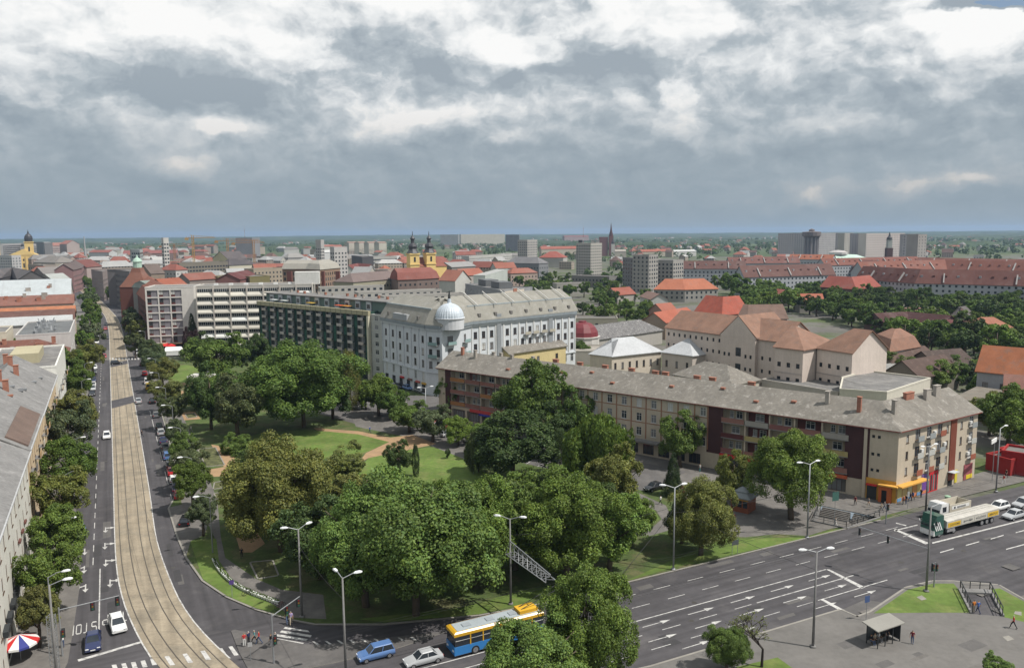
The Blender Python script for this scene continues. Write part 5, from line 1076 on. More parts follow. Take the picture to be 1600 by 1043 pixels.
for i, (x0, x1, y, c_) in enumerate(((1217, 1238, 364.5, C(190, 184, 186)), (1238, 1256, 364, C(184, 178, 182)), (1280, 1308, 364, C(200, 194, 194)), (1308, 1320, 364, C(190, 184, 186)), (1320, 1331, 364.2, C(206, 198, 186)), (1331, 1354, 364.8, C(186, 180, 186)), (1354, 1411, 364.8, C(228, 212, 206)), (1411, 1435, 365.6, C(190, 184, 190)), (1435, 1445, 366, C(190, 182, 176)))):
    far('panel_block', 'panel block on the right horizon, %s from the left of the row' % ('first', 'second', 'third', 'fourth', 'fifth', 'sixth', 'seventh and widest', 'eighth', 'ninth and last')[i], [(x0, y), (x1, y)], 43, 13, 0, c_, PALE, 'flat', rws(13, 3.2), ww=.9, wh=1.2, tilt=.45 if i in (2, 4, 6, 8) else -.2, group='panel blocks on the right horizon')
wt = thing('brown_tower', 'dark brown water tower with flared top on the right horizon', 'tower', (*G(1268, 372, 34), 0)); k_ = wt.location.xy.length / 1244
b = MB()
for i in range(10): a = 2 * math.pi * i / 10; b.box(8.5 * k_ * math.cos(a) - 1.4, 8.5 * k_ * math.sin(a) - 1.4, 0, 8.5 * k_ * math.cos(a) + 1.4, 8.5 * k_ * math.sin(a) + 1.4, 36)
b.lathe([(7 * k_, 0), (7 * k_, 36)], 12); b.build('shaft', [WALLF], wt, color=C(160, 150, 150))
b = MB(); b.lathe([(9 * k_, 35), (13 * k_, 38), (13 * k_, 45), (4 * k_, 46.2), (4 * k_, 49), (.5, 51)], 14); b.build('tank', [WALLF], wt, color=C(140, 126, 124))
# brick church spire, clock tower
bs = thing('brick_church', 'red brick church with tall thin spire on the horizon right of centre', 'church', (*G(955, 392, 10), 0)); k_ = bs.location.xy.length / 1244
b = MB(); b.box(-3.4 * k_, 0, 0, 3.4 * k_, 6 * k_, 40); b.build('tower', [WALLF], bs, color=C(150, 98, 92))
b = MB(); b.lathe([(3.4 * k_, 40), (1.6 * k_, 50), (.2, 66)], 8, c=(0, 3 * k_)); b.build('spire', [ROOFF], bs, color=C(112, 66, 66))
b = MB(); b.box(-18 * k_, 2, 0, -5 * k_, 14, 38); b.build('side_tower', [WALLF], bs, color=C(150, 100, 98))
wc = thing('white_church', 'small white church with thin tower before the brick church', 'church', (*G(958, 398, 6), 0)); k_ = wc.location.xy.length / 1244
b = MB(); b.box(-2.6 * k_, 0, 0, 2.6 * k_, 5 * k_, 26); b.build('tower', [WALLF], wc, color=C(220, 214, 206)); b = MB(); b.lathe([(3 * k_, 26), (2.4 * k_, 29), (1 * k_, 33), (.1, 40)], 8, c=(0, 2.5 * k_)); b.build('spire', [BLK], wc)
b = MB(); b.box(3 * k_, 0, 0, 20 * k_, 12, 12); b.build('nave', [WALLF], wc, color=C(214, 202, 182)); b = MB(); b.hexa([(3 * k_, -.5, 12), (20 * k_, -.5, 12), (20 * k_, 12.5, 12), (3 * k_, 12.5, 12)], [(3 * k_, 5.8, 16), (20 * k_, 5.8, 16), (20 * k_, 6.2, 16), (3 * k_, 6.2, 16)]); b.build('nave_roof', [ROOFF], wc, color=C(190, 180, 165))
ct = thing('clock_tower', 'slim dark church tower with white belfry before the right panel blocks', 'church', (*G(1390, 408, 10), 0)); k_ = ct.location.xy.length / 1244
b = MB(); b.box(-4 * k_, 0, 0, 4 * k_, 8 * k_, 26); b.build('tower', [WALLF], ct, color=C(112, 78, 76)); b = MB(); b.box(-2.8 * k_, .8 * k_, 26, 2.8 * k_, 7 * k_, 36); b.build('belfry', [WALLF], ct, color=C(190, 196, 190))
b = MB(); b.lathe([(4.0 * k_, 36), (3.4 * k_, 38.5), (1.6 * k_, 40), (1.2 * k_, 42), (.2, 45)], 10, c=(0, 4 * k_)); b.build('dome', [BLK], ct)
gh = thing('green_hall', 'wide hall with pale green copper roof behind the red terraces', 'hall', (*G(1320, 408, 8), 0)); k_ = gh.location.xy.length / 1244
b = MB(); b.box(-40 * k_, 0, 0, 40 * k_, 40, 9); b.build('wall', [WALLF], gh, color=C(180, 180, 170))
b = MB(); b.hexa([(-42 * k_, -1, 9), (42 * k_, -1, 9), (42 * k_, 41, 9), (-42 * k_, 41, 9)], [(-24 * k_, 16, 16), (24 * k_, 16, 16), (24 * k_, 26, 16), (-24 * k_, 26, 16)]); b.build('roof', [mt('copper_pale', (.45, .58, .50), .6, .08, .1)], gh)
b = MB()
for k in range(14): x = (-32 + k * 4.9) * k_; b.box(x - 1.1, 3.2, 10.4, x + 1.1, 5, 12.2)
tag(b.build('roof_windows', [GLASS], gh), kind='stuff'); b = MB(); b.lathe([(13 * k_, 16), (13 * k_, 19), (8 * k_, 21), (.5, 22)], 12, c=(0, 22)); b.build('cupola', [WALLF], gh, color=C(220, 212, 208))
# cranes and masts
def crane(px, py, L0, L1, h, col, lab):
    p = G(px, py, h); t = thing('tower_crane', lab, 'crane', (p.x, p.y, 0), .15); b = MB()
    for sx in (-1, 1):
        for sy in (-1, 1): b.tube((sx, sy, 0), (sx, sy, h + 3), .28, n=4)
    for k in range(int(h / 3)): b.tube((-1, -1, k * 3), (1, -1, k * 3 + 3), .16, n=4); b.tube((1, -1, k * 3), (-1, -1, k * 3 + 3), .16, n=4)
    b.build('mast', [PLAIN], t, color=col); b = MB()
    b.tube((-L0, 0, h), (L1, 0, h), .4, n=4); b.tube((-L0 * .4, 0, h + 3.2), (L1 * .9, 0, h + .8), .25, n=4)
    for k in range(12): x = -L0 + (L0 + L1) * k / 12; b.tube((x, 0, h), (x + (L0 + L1) / 24, 0, h + 1.6), .18, n=4)
    b.box(-L0 - 1, -1, h - 2.6, -L0 + 3, 1, h); b.build('jib', [PLAIN], t, color=col)
YCR = C(225, 170, 80)
crane(301, 371.5, 8, 26, 45, YCR, 'yellow tower crane left of the pale theatre'); crane(355, 376, 14, 40, 41, C(214, 150, 80), 'orange-yellow tower crane behind the theatre roof'); crane(396, 379, 26, 14, 38, C(214, 150, 80), 'lower yellow tower crane right of the theatre'); crane(272, 384, 20, 52, 33, C(206, 140, 90), 'low far crane with long orange jib left of the yellow crane')
def mast(px, top, d, lab, base=2.2, stripes=True):
    x, y = G(px, 500).normalized() * d; h = HC + (372 - .0081 * px - top) * d / F; t = thing('radio_mast', lab, 'mast', (x, y, 0)); n_ = 7
    for k in range(n_): b = MB(); z0, z1 = h * k / n_, h * (k + 1) / n_; r0, r1 = base * (1 - z0 / h * .8), base * (1 - z1 / h * .8); b.tube((0, 0, z0), (0, 0, z1), r0 * .5, r1 * .5, 6); b.build('mast_section', [PLAIN], t, color=(C(190, 80, 70) if k % 2 else C(215, 210, 205)) if stripes else C(190, 190, 190))
mast(389, 355, 2600, 'red and white radio mast above the construction site'); mast(911, 352.5, 2600, 'red and white radio mast left of the brick church'); mast(141, 371, 1600, 'slim white tower on the left horizon', 6, False)
far('construction_site', 'dark unfinished building with white roof parts by the cranes', [(368, 371.6), (394, 371.4)], 43, 30, 0, C(160, 160, 166), GREY, 'flat')
# red terraces on the right
RT = C(164, 92, 72); RTd = C(132, 86, 76)
trs = [([(1060, 419), (1165, 419)], 15, 13, 6.5, RTd, 'left far'), ([(1140, 411), (1250, 410)], 15, 13, 6, C(150, 92, 80), 'middle far'), ([(1163, 432), (1305, 428)], 14, 13, 8, RTd, 'left front'),
       ([(1290, 414), (1440, 410)], 15, 13, 6, C(158, 88, 70), 'rear upper'), ([(1430, 412), (1600, 416), (1680, 419)], 15, 14, 6, C(160, 94, 78), 'rear right'), ([(1350, 424), (1480, 420), (1620, 424)], 15, 14, 7.5, RT, 'middle right'),
       ([(1337, 434), (1430, 441), (1520, 443), (1660, 447)], 13.5, 13, 8.5, C(140, 82, 70), 'front right'), ([(1232, 404), (1300, 405)], 16, 13, 5, ORANGE, 'far orange')]
for i, (pl, h, D, rise, rc, nm) in enumerate(trs):
    bl = far('terrace_row', nm + ' row of white terraced flats under red tiled mansards', pl, h, D, rise, C(196, 200, 208), rc, rows=rws(4, 3.2), ww=1.3, wh=1.4, group='red-roofed terraces')
    for i_ in range(len(pl) - 1):
        L_ = (bl.P[i_ + 1] - bl.P[i_]).length; n_ = max(1, int(L_ / 24))
        for k in range(n_):
            s = (k + .5) * L_ / n_; q = fbox(bl, 'f%d' % i_, s - .35, s + .35, -.4, D / 2 * 1.05, 0, .9, WALLF, 'fire_wall', C(205, 200, 196)); q.location.z = h + .1; q.rotation_euler.x = math.atan(rise / (D / 2))
        for k in range(int(L_ / 7)): s = (k + .5) * 7; q = fbox(bl, 'f%d' % i_, s - .7, s + .7, D * .2, D * .2 + 1.2, h + rise * .4, h + rise * .4 + 1.3, ROOFF, 'dormer', C(190, 190, 196) if k % 3 == 0 else rc)
for k in range(5):
    x = 1297 + k * 10.5; bl = far('saw_tooth_roof', 'sloping red roof slab in the stepped row, %s from the left' % ('first', 'second', 'third', 'fourth', 'fifth')[k], [(x, 413 + k * 1.0), (x + 10, 413.6 + k * 1.0)], 13, 16, 6, C(150, 160, 178), C(136, 78, 66), 'shed', group='stepped red roof slabs')
# houses and roofs on the right
far('orange_hip_house', 'large low house with bright orange hip roof and small front gable', [(1022, 451), (1070, 451.5), (1122, 450)], 9, 16, 6.5, C(180, 176, 168), C(220, 118, 78), ends=('hip', 'hip'), rows=[2.4, 5.6], near=False)
far('orange_gable', 'small yellowish gable in the middle of the orange hip roof', [(1078, 450), (1091, 450)], 9, 8, 4, C(205, 185, 140), C(220, 118, 78))
far('red_steep_house', 'house with steep bright red roof and chimneys behind the prison', [(1086, 485), (1128, 490), (1170, 487)], 11, 14, 7, C(150, 140, 130), C(205, 88, 62), near=True)
far('red_low_house', 'low orange-red roofs left of the steep red roof', [(1040, 503), (1090, 494)], 8, 12, 4, C(190, 165, 140), C(214, 104, 72))
far('rose_house', 'small rosy house with red roof between the trees', [(1036, 486), (1058, 484)], 7, 10, 3.6, C(200, 150, 130), C(200, 105, 78))
bgh = far('blue_gable_house', 'house with slate-blue gable wall and brown roof behind the prison', [(1153, 496), (1168, 497), (1230, 496)], 13, 12, 5, C(120, 128, 142), C(142, 108, 92), near=True)
far('red_long_house', 'long brick house with red hip roof in the trees on the right', [(1282, 447), (1338, 451), (1376, 446)], 10, 16, 7, C(150, 112, 98), C(192, 88, 70), near=False, rows=[3, 6.5])
far('orange_cottage', 'orange roofed cottage among the trees right of the prison roof', [(1250, 473), (1288, 473)], 6, 12, 5, C(200, 190, 180), C(214, 108, 74))
far('orange_cottage', 'dull red roofed cottage left of the orange one', [(1196, 460), (1232, 464)], 6, 10, 4, C(205, 190, 178), C(196, 98, 80))
rg = far('rounded_gable_house', 'white villa with rounded gable and four white chimneys beside the prison', [(1361, 537), (1390, 549), (1436, 541)], 10, 13, 5.5, C(222, 222, 224), C(172, 118, 92), 'mansard', near=True, rows=[2, 5.4])
for s in (3, 8): chimney(rg, 'f1', s, 6, .9, .9, 2.6, WHITE); chimney(rg, 'f0', s + 1, 6, .9, .9, 2.6, WHITE)
far('brown_tile_house', 'old low house with dark brown tiled roof beside the white villa', [(1402, 573), (1470, 562)], 6, 12, 4, C(160, 148, 130), C(112, 84, 72), near=True)
far('brown_tile_house', 'second dark brown tiled roof before the white villa', [(1437, 588), (1500, 577)], 6, 11, 4, C(150, 140, 125), C(106, 80, 70), near=True)
far('brown_tile_house', 'dark brown tiled roof left of the orange gabled house', [(1465, 571), (1524, 566)], 6, 12, 3.8, C(150, 135, 120), C(96, 76, 68), near=True)
far('grey_shed', 'small grey fibre-cement shed roof by the brown roofs', [(1412, 586), (1443, 580)], 5.5, 9, 1.5, C(140, 135, 128), C(165, 165, 160), 'shed', near=True)
og = far('orange_gabled_house', 'blue-grey house with orange roof and triangular gable at the right edge', [(1527, 577), (1640, 588)], 10.5, 13, 6, C(176, 180, 188), C(198, 108, 62), near=True, rows=[1.5, 5.8])
b = MB(); L_ = 13; b.face([(12, -.4, 10.4), (22, -.4, 10.4), (17, -.4, 16.2)]); b.face([(12, -.4, 10.4), (17, -.4, 16.2), (17, 6, 16.2)]); b.face([(17, -.4, 16.2), (22, -.4, 10.4), (17, 6, 16.2)]); b.build('front_gable', [WALL], og.root, rz=og.rz('f0'), color=C(165, 172, 184))
far('maroon_roof_row', 'dark maroon roofed row among the trees on the right', [(1382, 503), (1420, 501), (1472, 506)], 7, 12, 3.5, C(120, 90, 85), C(96, 52, 50))
far('maroon_roof_row', 'flat maroon tin roof right of the maroon row', [(1472, 508), (1532, 508)], 7, 9, 2, C(150, 140, 132), C(128, 60, 60))
far('salmon_roof_house', 'salmon roofed house at the right edge among the trees', [(1528, 513), (1585, 512)], 7.5, 12, 4, C(215, 205, 195), C(205, 120, 88), ends=('hip', 'hip'))
far('grey_barn', 'grey barn roof with rosy gable among the trees on the right', [(1482, 497), (1500, 500), (1528, 496)], 7.5, 12, 5, C(180, 140, 130), C(110, 102, 100))
far('pink_roof_row', 'pinkish tin roofed row above the maroon row', [(1392, 492), (1448, 488)], 6, 10, 2.5, C(150, 130, 125), C(178, 110, 105))
far('low_school', 'low flat-roofed house with two tall brick stacks among the centre trees', [(870, 443), (920, 442)], 9, 14, 0, C(196, 190, 178), GREY, 'flat', [5])
far('flat_pavilion', 'long flat-roofed grey pavilion among the centre trees', [(893, 430), (952, 432)], 10, 16, 0, C(150, 146, 140), GREY, 'flat', [2, 5.6])
far('red_cottage', 'red roofed cottage with chimneys among the trees right of the palace', [(965, 460), (993, 458)], 8, 12, 4, C(200, 190, 180), C(190, 96, 74))
far('white_gable_wall', 'white sloping gable wall among the trees right of the palace', [(1000, 462), (1017, 467)], 9, 10, 3, C(225, 222, 216), C(160, 120, 105))
far('brown_low_house', 'long brownish flat roof at the foot of the trees behind the palace', [(900, 497), (965, 497)], 6, 14, 0, C(190, 180, 160), GREY, 'flat', [2])
far('red_pyramid_hall', 'hall with broad red pyramid roof between the tower blocks', [(842, 402), (880, 402)], 14, 30, 8, C(205, 200, 190), C(196, 92, 72), ends=('hip', 'hip'))
far('slate_palace', 'grey slate-roofed palace left of the red pyramid roof', [(790, 410), (842, 411)], 16, 18, 6, C(150, 152, 156), C(140, 138, 140), ends=('hip', 'hip'), rows=rws(3, 4.4))
far('far_shops', 'white low flats right of the twin-towered church', [(733, 400), (800, 396)], 16, 12, 0, C(214, 210, 202), GREY, 'flat', rws(4))
far('white_long_roof', 'long white roof with red roofs beside it on the right of the brick church', [(1050, 393), (1088, 392)], 10, 14, 3, WHT, C(225, 224, 220))
far('red_long_roof', 'long orange-red roof left of the long white one', [(1003, 393), (1050, 392)], 10, 14, 4, CRM, C(200, 104, 76))
far('red_far_row', 'red-roofed far row right of the radio mast', [(882, 369.5), (920, 369)], 28, 14, 4, C(180, 150, 145), C(176, 92, 84))
far('gabled_villas', 'pair of pale gabled villas with orange roofs left of the cream tower', [(846, 389), (905, 388)], 15, 12, 5, C(214, 196, 176), C(196, 104, 80))
# right edge by the boulevard
far('red_kiosk', 'long red market kiosk with dark flat roof at the right edge', [(1541, 708), (1580, 718), (1625, 706)], 3.4, 6, 0, (.27, .022, .02), GREY, 'flat', near=True)
far('red_hut', 'red hut with white-rimmed roof behind the market kiosk', [(1565, 703), (1625, 712)], 4.6, 6, 0, (.30, .022, .022), GREY, 'flat', near=True)
far('yard_wall_house', 'low grey tin shed behind the corner house', [(1492, 622), (1560, 632)], 5, 14, 1.2, C(150, 140, 122), C(148, 138, 122), 'shed', near=True)
far('salmon_house', 'salmon tiled roof with skylight at the right edge', [(1570, 622), (1640, 628)], 8, 12, 5, C(190, 150, 120), C(170, 110, 92), near=True)

# ------------------------------------------------------------------ the rest of the town, house by house
random.seed(21)
def free(c, r): return all((c - q).length > r + rr * .85 for q, rr in FOOT)
TONE = dict(grey=(C(150, 145, 140), C(168, 164, 158)), red=(C(190, 104, 80), C(176, 92, 74)), brown=(C(142, 104, 90), C(120, 88, 78)), pale=(C(205, 203, 198), C(190, 190, 188)))
WALLS = [C(214, 208, 196), C(200, 182, 160), C(190, 186, 182), C(205, 176, 160), C(224, 220, 214), C(176, 160, 146)]
ZONES = [ # photo columns, distance range, how many, tones, height range, label
    (60, 320, 620, 1300, 58, ('grey', 'pale', 'pale', 'brown', 'red'), (11, 19), 'in the old town left of the theatre'),
    (320, 620, 640, 1300, 58, ('grey', 'red', 'pale', 'pale', 'brown'), (10, 18), 'between the theatre and the twin towers'),
    (620, 830, 720, 1500, 28, ('red', 'grey', 'red', 'pale'), (8, 16), 'around the twin-towered church'),
    (60, 600, 1350, 2400, 48, ('red', 'pale', 'grey'), (8, 20), 'far off below the left horizon'),
    (830, 1250, 900, 2300, 52, ('red', 'red', 'brown', 'pale'), (5, 10), 'in the gardens right of centre'),
    (1250, 1640, 900, 2200, 42, ('red', 'brown', 'grey', 'pale'), (5, 10), 'in the gardens at far right')]
ORD = ['', 'first', 'second', 'third', 'fourth', 'fifth', 'sixth', 'seventh', 'eighth', 'ninth', 'tenth', 'eleventh', 'twelfth'] + ['%dth' % i if i % 10 not in (1, 2, 3) or i == 13 else '%d%s' % (i, ('st', 'nd', 'rd')[i % 10 - 1]) for i in range(13, 99)]
for x0, x1, d0, d1, cnt, tones, (h0, h1), where in ZONES:
    k = tries = 0; recs = []
    while k < cnt and tries < cnt * 12:
        tries += 1; px = random.uniform(x0, x1); d = math.sqrt(random.uniform(d0 ** 2, d1 ** 2)); c = Vector(((px - CX) / F * d, d))
        L_, D = random.uniform(14, 38) if h0 > 6 else random.uniform(10, 20), random.uniform(10, 15)
        st_ = Vector((c.dot(U), c.dot(V)))
        if 500 < st_.x < 1000 and -60 + (967 - st_.x) * .08 < st_.y < 0 + (967 - st_.x) * .03 and px < 320: continue
        if not free(c, L_ * .5): continue
        FOOT.append((c, L_ * .5)); recs.append((px, d, c, L_, D, random.choice(tones), random.uniform(h0, h1))); k += 1
    num = {}
    for px, d, c, L_, D, tone, h in sorted(recs, key=lambda q: q[0]):
        num[tone] = num.get(tone, 0) + 1
        th = random.choice((-.46, .5, -.42, .45, -.70, .9)) + random.uniform(-.08, .08); dd = Vector((math.cos(th), math.sin(th)))
        kind = 'flat' if (tone in ('pale', 'grey') and random.random() < .35) else 'gable'; wl = random.choice(WALLS)
        a = c - dd * L_ / 2 - rot90(dd) * D / 2; rowz = [z for z in rws(6, 3.3) if z + 1.7 < h] if d < 1500 else []
        wn = [('f0', max(2, int(L_ / 3.2)), rowz, 1.1, 1.5, 'd'), ('l', 3, rowz, 1.1, 1.5, 'd'), ('r', 3, rowz, 1.1, 1.5, 'd')] if rowz else []
        block('town_house', '%s %s-roofed town house from the left %s' % (ORD[num[tone]], tone, where), 'building', [a, a + dd * L_], h, D, random.uniform(3, 6), wl, random.choice(TONE[tone]), kind=kind, wins=wn, near=False, group='town houses ' + where, ends=random.choice((('gable', 'gable'), ('hip', 'hip'))))
# the suburb too small to tell its houses apart
m = MB(); rs = random.Random(5)
for _ in range(520):
    px = rs.uniform(560, 1660) if rs.random() < .8 else rs.uniform(-20, 560); d = math.sqrt(rs.uniform(2000 ** 2, 5600 ** 2)); x, y = (px - CX) / F * d, d; L_, D, h = rs.uniform(9, 22), rs.uniform(8, 11), rs.uniform(4, 8); th = rs.uniform(0, 3.1); cx, sx = math.cos(th), math.sin(th)
    P_ = lambda u, v: (x + u * cx - v * sx, y + u * sx + v * cx)
    q = [P_(-L_, -D), P_(L_, -D), P_(L_, D), P_(-L_, D)]; q = [((a_ - x) * .5 + x, (b_ - y) * .5 + y) for a_, b_ in q]
    m.prism(q, 0, h, rs.choice((0, 0, 1))); r0, r1 = P_(-L_ * .5, 0), P_(L_ * .5, 0); z = h + 3.5; rm_ = rs.choice((2, 2, 3, 4))
    m.face([(*q[0], h), (*q[1], h), (*r1, z), (*r0, z)], rm_); m.face([(*q[2], h), (*q[3], h), (*r0, z), (*r1, z)], rm_); m.face([(*q[1], h), (*q[2], h), (*r1, z)], 0); m.face([(*q[3], h), (*q[0], h), (*r0, z)], 0)
so = m.build('suburb_houses', [mt('suburb_white', C(225, 222, 214), .9, .05, .1), mt('suburb_cream', C(205, 185, 160), .9, .05, .1), mt('suburb_red', C(180, 100, 80), .9, .1, .1), mt('suburb_grey', C(150, 145, 142), .9, .1, .1), mt('suburb_brown', C(140, 100, 88), .9, .1, .1)])
tag(so, 'tiny scattered houses of the suburb before the horizon', 'houses', kind='stuff')
# ------------------------------------------------------------------ trees
def leaf_mesh(name, pos, nrm, size, tint, long_=1.0, seed=0):
    rs = np.random.RandomState(seed); n = len(pos)
    r = rs.normal(size=(n, 3)); a = np.cross(nrm, r); a /= np.linalg.norm(a, axis=1, keepdims=True) + 1e-9
    b = np.cross(nrm, a); s = size[:, None]
    v = np.empty((n, 4, 3)); v[:, 0] = pos - a * s * .5 * long_; v[:, 1] = pos - b * s * .36 + a * s * .05; v[:, 2] = pos + a * s * .5 * long_; v[:, 3] = pos + b * s * .36 + a * s * .05
    v[:, 1] += nrm * s * .12; v[:, 3] += nrm * s * .12
    me = bpy.data.meshes.new(name); me.vertices.add(n * 4); me.vertices.foreach_set('co', v.reshape(-1)); me.loops.add(n * 4)
    me.loops.foreach_set('vertex_index', np.arange(n * 4, dtype=np.int32)); me.polygons.add(n); me.polygons.foreach_set('loop_start', np.arange(0, n * 4, 4, dtype=np.int32))
    at = me.attributes.new('tint', 'FLOAT_COLOR', 'FACE'); c = np.ones((n, 4)); c[:, :3] = tint; at.data.foreach_set('color', c.reshape(-1).astype(np.float32))
    me.materials.append(LEAF); me.update(calc_edges=True); return me
def unit(v): return v / (np.linalg.norm(v, axis=1, keepdims=True) + 1e-9)
def crown_mesh(name, seed, shape, nclump, nleaf, leaf, rc=(.055, .095)):
    """crown in a unit box: radius .5, height 0..1"""
    rs = np.random.RandomState(seed); d = unit(rs.normal(size=(nclump, 3))); rad = rs.uniform(rc[0], rc[1], nclump)
    if shape == 'cone':
        z = rs.uniform(.02, .95, nclump) ** 1.15; ang = rs.uniform(0, 6.28, nclump); rr = (1 - z) * .40 * rs.uniform(.6, 1.0, nclump) + .02; rad = .05 + .10 * (1 - z); c = np.stack([rr * np.cos(ang), rr * np.sin(ang), z], 1)
    elif shape == 'column':
        z = rs.uniform(.05, .95, nclump); ang = rs.uniform(0, 6.28, nclump); rr = .30 * np.sin(np.pi * np.clip(z * .9 + .1, 0, 1)) ** .6; rad = .10 + .06 * rs.rand(nclump); c = np.stack([rr * np.cos(ang), rr * np.sin(ang), z], 1)
    else:
        nl = max(6, nclump // 9); g = np.arange(nl) + .5; ph = np.arccos(1 - 1.75 * g / nl); th = np.pi * (1 + 5 ** .5) * g + seed
        lc = np.stack([np.cos(th) * np.sin(ph), np.sin(th) * np.sin(ph), np.cos(ph)], 1) + rs.normal(size=(nl, 3)) * .22
        lr = rs.uniform(.14, .25, nl); lc = lc * (rs.uniform(.20, .33, nl))[:, None]; lc = np.vstack([lc, [[0, 0, -.02]]]); lr = np.append(lr, .27)
        li = rs.randint(0, nl + 1, nclump); dv = unit(unit(rs.normal(size=(nclump, 3))) + unit(lc[li] + 1e-6) * .7)
        c = lc[li] + dv * (lr[li] * rs.uniform(.55, 1.0, nclump))[:, None]; c[:, 2] *= .92; c *= .5 / .58; rad = rs.uniform(rc[0], rc[1], nclump) * (lr[li] / .2) ** .5
        c[:, 2] += .48; c[:, 2] = np.where(c[:, 2] < .30, .30 - (.30 - c[:, 2]) * .75, c[:, 2])
        if shape == 'dome': c[:, 2] = np.abs(c[:, 2] - .3) * 1.4
    i = rs.randint(0, nclump, nleaf); w_ = rad[i] ** 1.5; keep = rs.rand(nleaf) < (w_ / w_.max()) * 1.0 + .25; i = i[keep]; n = len(i)
    out = unit(c - np.array([0, 0, .42])); dd = unit(unit(rs.normal(size=(n, 3))) + out[i] * .75 + np.array([0, 0, .18]))
    pos = c[i] + dd * (rad[i] * rs.uniform(.55, 1.08, n))[:, None]
    nrm = unit(dd * .55 + rs.normal(size=(n, 3)) * .42 + np.array([0, 0, .30])); ct = rs.uniform(.74, 1.22, nclump)[i] * rs.uniform(.78, 1.22, n); yl = rs.uniform(-.12, .22, n)
    tint = np.stack([ct * (1 + yl), ct * (1 + yl * .35), ct * (1 - yl * .8)], 1); long_ = 1.0
    if shape == 'willow': pos[:, 2] -= rs.uniform(0, .22, n); nrm = unit(nrm * np.array([1, 1, .15])); long_ = 1.9
    return leaf_mesh(name, pos, nrm, leaf * rs.uniform(.7, 1.35, n), tint, long_, seed)
def trunk_mesh(name, seed, top=.5, r=.030, limbs=6, spread=.32):
    rs = random.Random(seed); b = MB(); p = Vector((0, 0, -.01)); q = Vector((rs.uniform(-.02, .02), rs.uniform(-.02, .02), top * .55))
    b.tube(p, q, r * 1.25, r, 8); e = Vector((q.x, q.y, top * 1.35)); b.tube(q, e, r, r * .35, 7)
    for k in range(limbs):
        a = 6.28 * k / limbs + rs.uniform(-.4, .4); s = q.lerp(e, rs.uniform(0, .7)); m = s + Vector((math.cos(a) * spread * .5, math.sin(a) * spread * .5, .12)); t = m + Vector((math.cos(a + .3) * spread * .5, math.sin(a + .3) * spread * .5, .14))
        b.tube(s, m, r * .55, r * .38, 6); b.tube(m, t, r * .38, r * .12, 5)
    return b.mesh(name, [BARK], True)
CR = {}
def proto(kind):
    if kind in CR: return CR[kind]
    t, lv = kind
    spec = {'hero': (280, 92000, .0165), 'near': (150, 32000, .025), 'mid': (80, 8500, .048), 'far': (46, 2000, .095)}[lv]; res = []
    for s in range(2 if lv == 'hero' else 3):
        sh = {'round': 'round', 'cone': 'cone', 'column': 'column', 'willow': 'willow', 'dome': 'dome'}[t]
        res.append(crown_mesh('crown', 17 * s + len(t) + len(lv) * 5, sh, spec[0], spec[1], spec[2] * (.75 if t in ('cone', 'column') else 1)))
    CR[kind] = res; return res
TRK = [trunk_mesh('trunk', s) for s in range(4)]
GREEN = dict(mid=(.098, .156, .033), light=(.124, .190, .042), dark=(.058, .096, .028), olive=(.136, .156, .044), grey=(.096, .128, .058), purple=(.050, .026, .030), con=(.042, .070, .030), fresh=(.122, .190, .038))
TREES = []
trnd = random.Random(77)
def tree_at(p, w_, h_, t='round', col='mid', lv='mid', name='broadleaf_tree', label='', group=None, low=.05, z=.14):
    root = thing(name, label, 'tree' if t != 'dome' else 'shrub', (p[0], p[1], z), trnd.uniform(0, 6.28), group)
    me = trnd.choice(proto((t, lv))); g = GREEN[col]; k = trnd.uniform(.88, 1.12); c = (g[0] * k * trnd.uniform(.94, 1.08), g[1] * k, g[2] * k * trnd.uniform(.85, 1.15))
    zb = h_ * low if t != 'dome' else -.05 * h_
    o = inst('crown', me, root, (0, 0, zb), 0, (w_, w_ * trnd.uniform(.92, 1.06), h_ - zb), c)
    if t != 'dome': inst('trunk', TRK[trnd.randrange(4)], root, (0, 0, -.15), 0, (min(w_, 14) if t == 'round' else w_ * .6, min(w_, 14) if t == 'round' else w_ * .6, h_))
    TREES.append((Vector(p), w_ / 2)); return root
def tpx(px, py, wpx, hpx, t, col, lv, name, label, group=None, low=.02):
    p = G(px, py); k = pxm(p); f = 1.2 if t == 'round' else 1.06; return tree_at(p, wpx / k * f, hpx / k / .94 * (1.07 if t == 'round' else 1.0), t, col, lv, name, label, group, low)
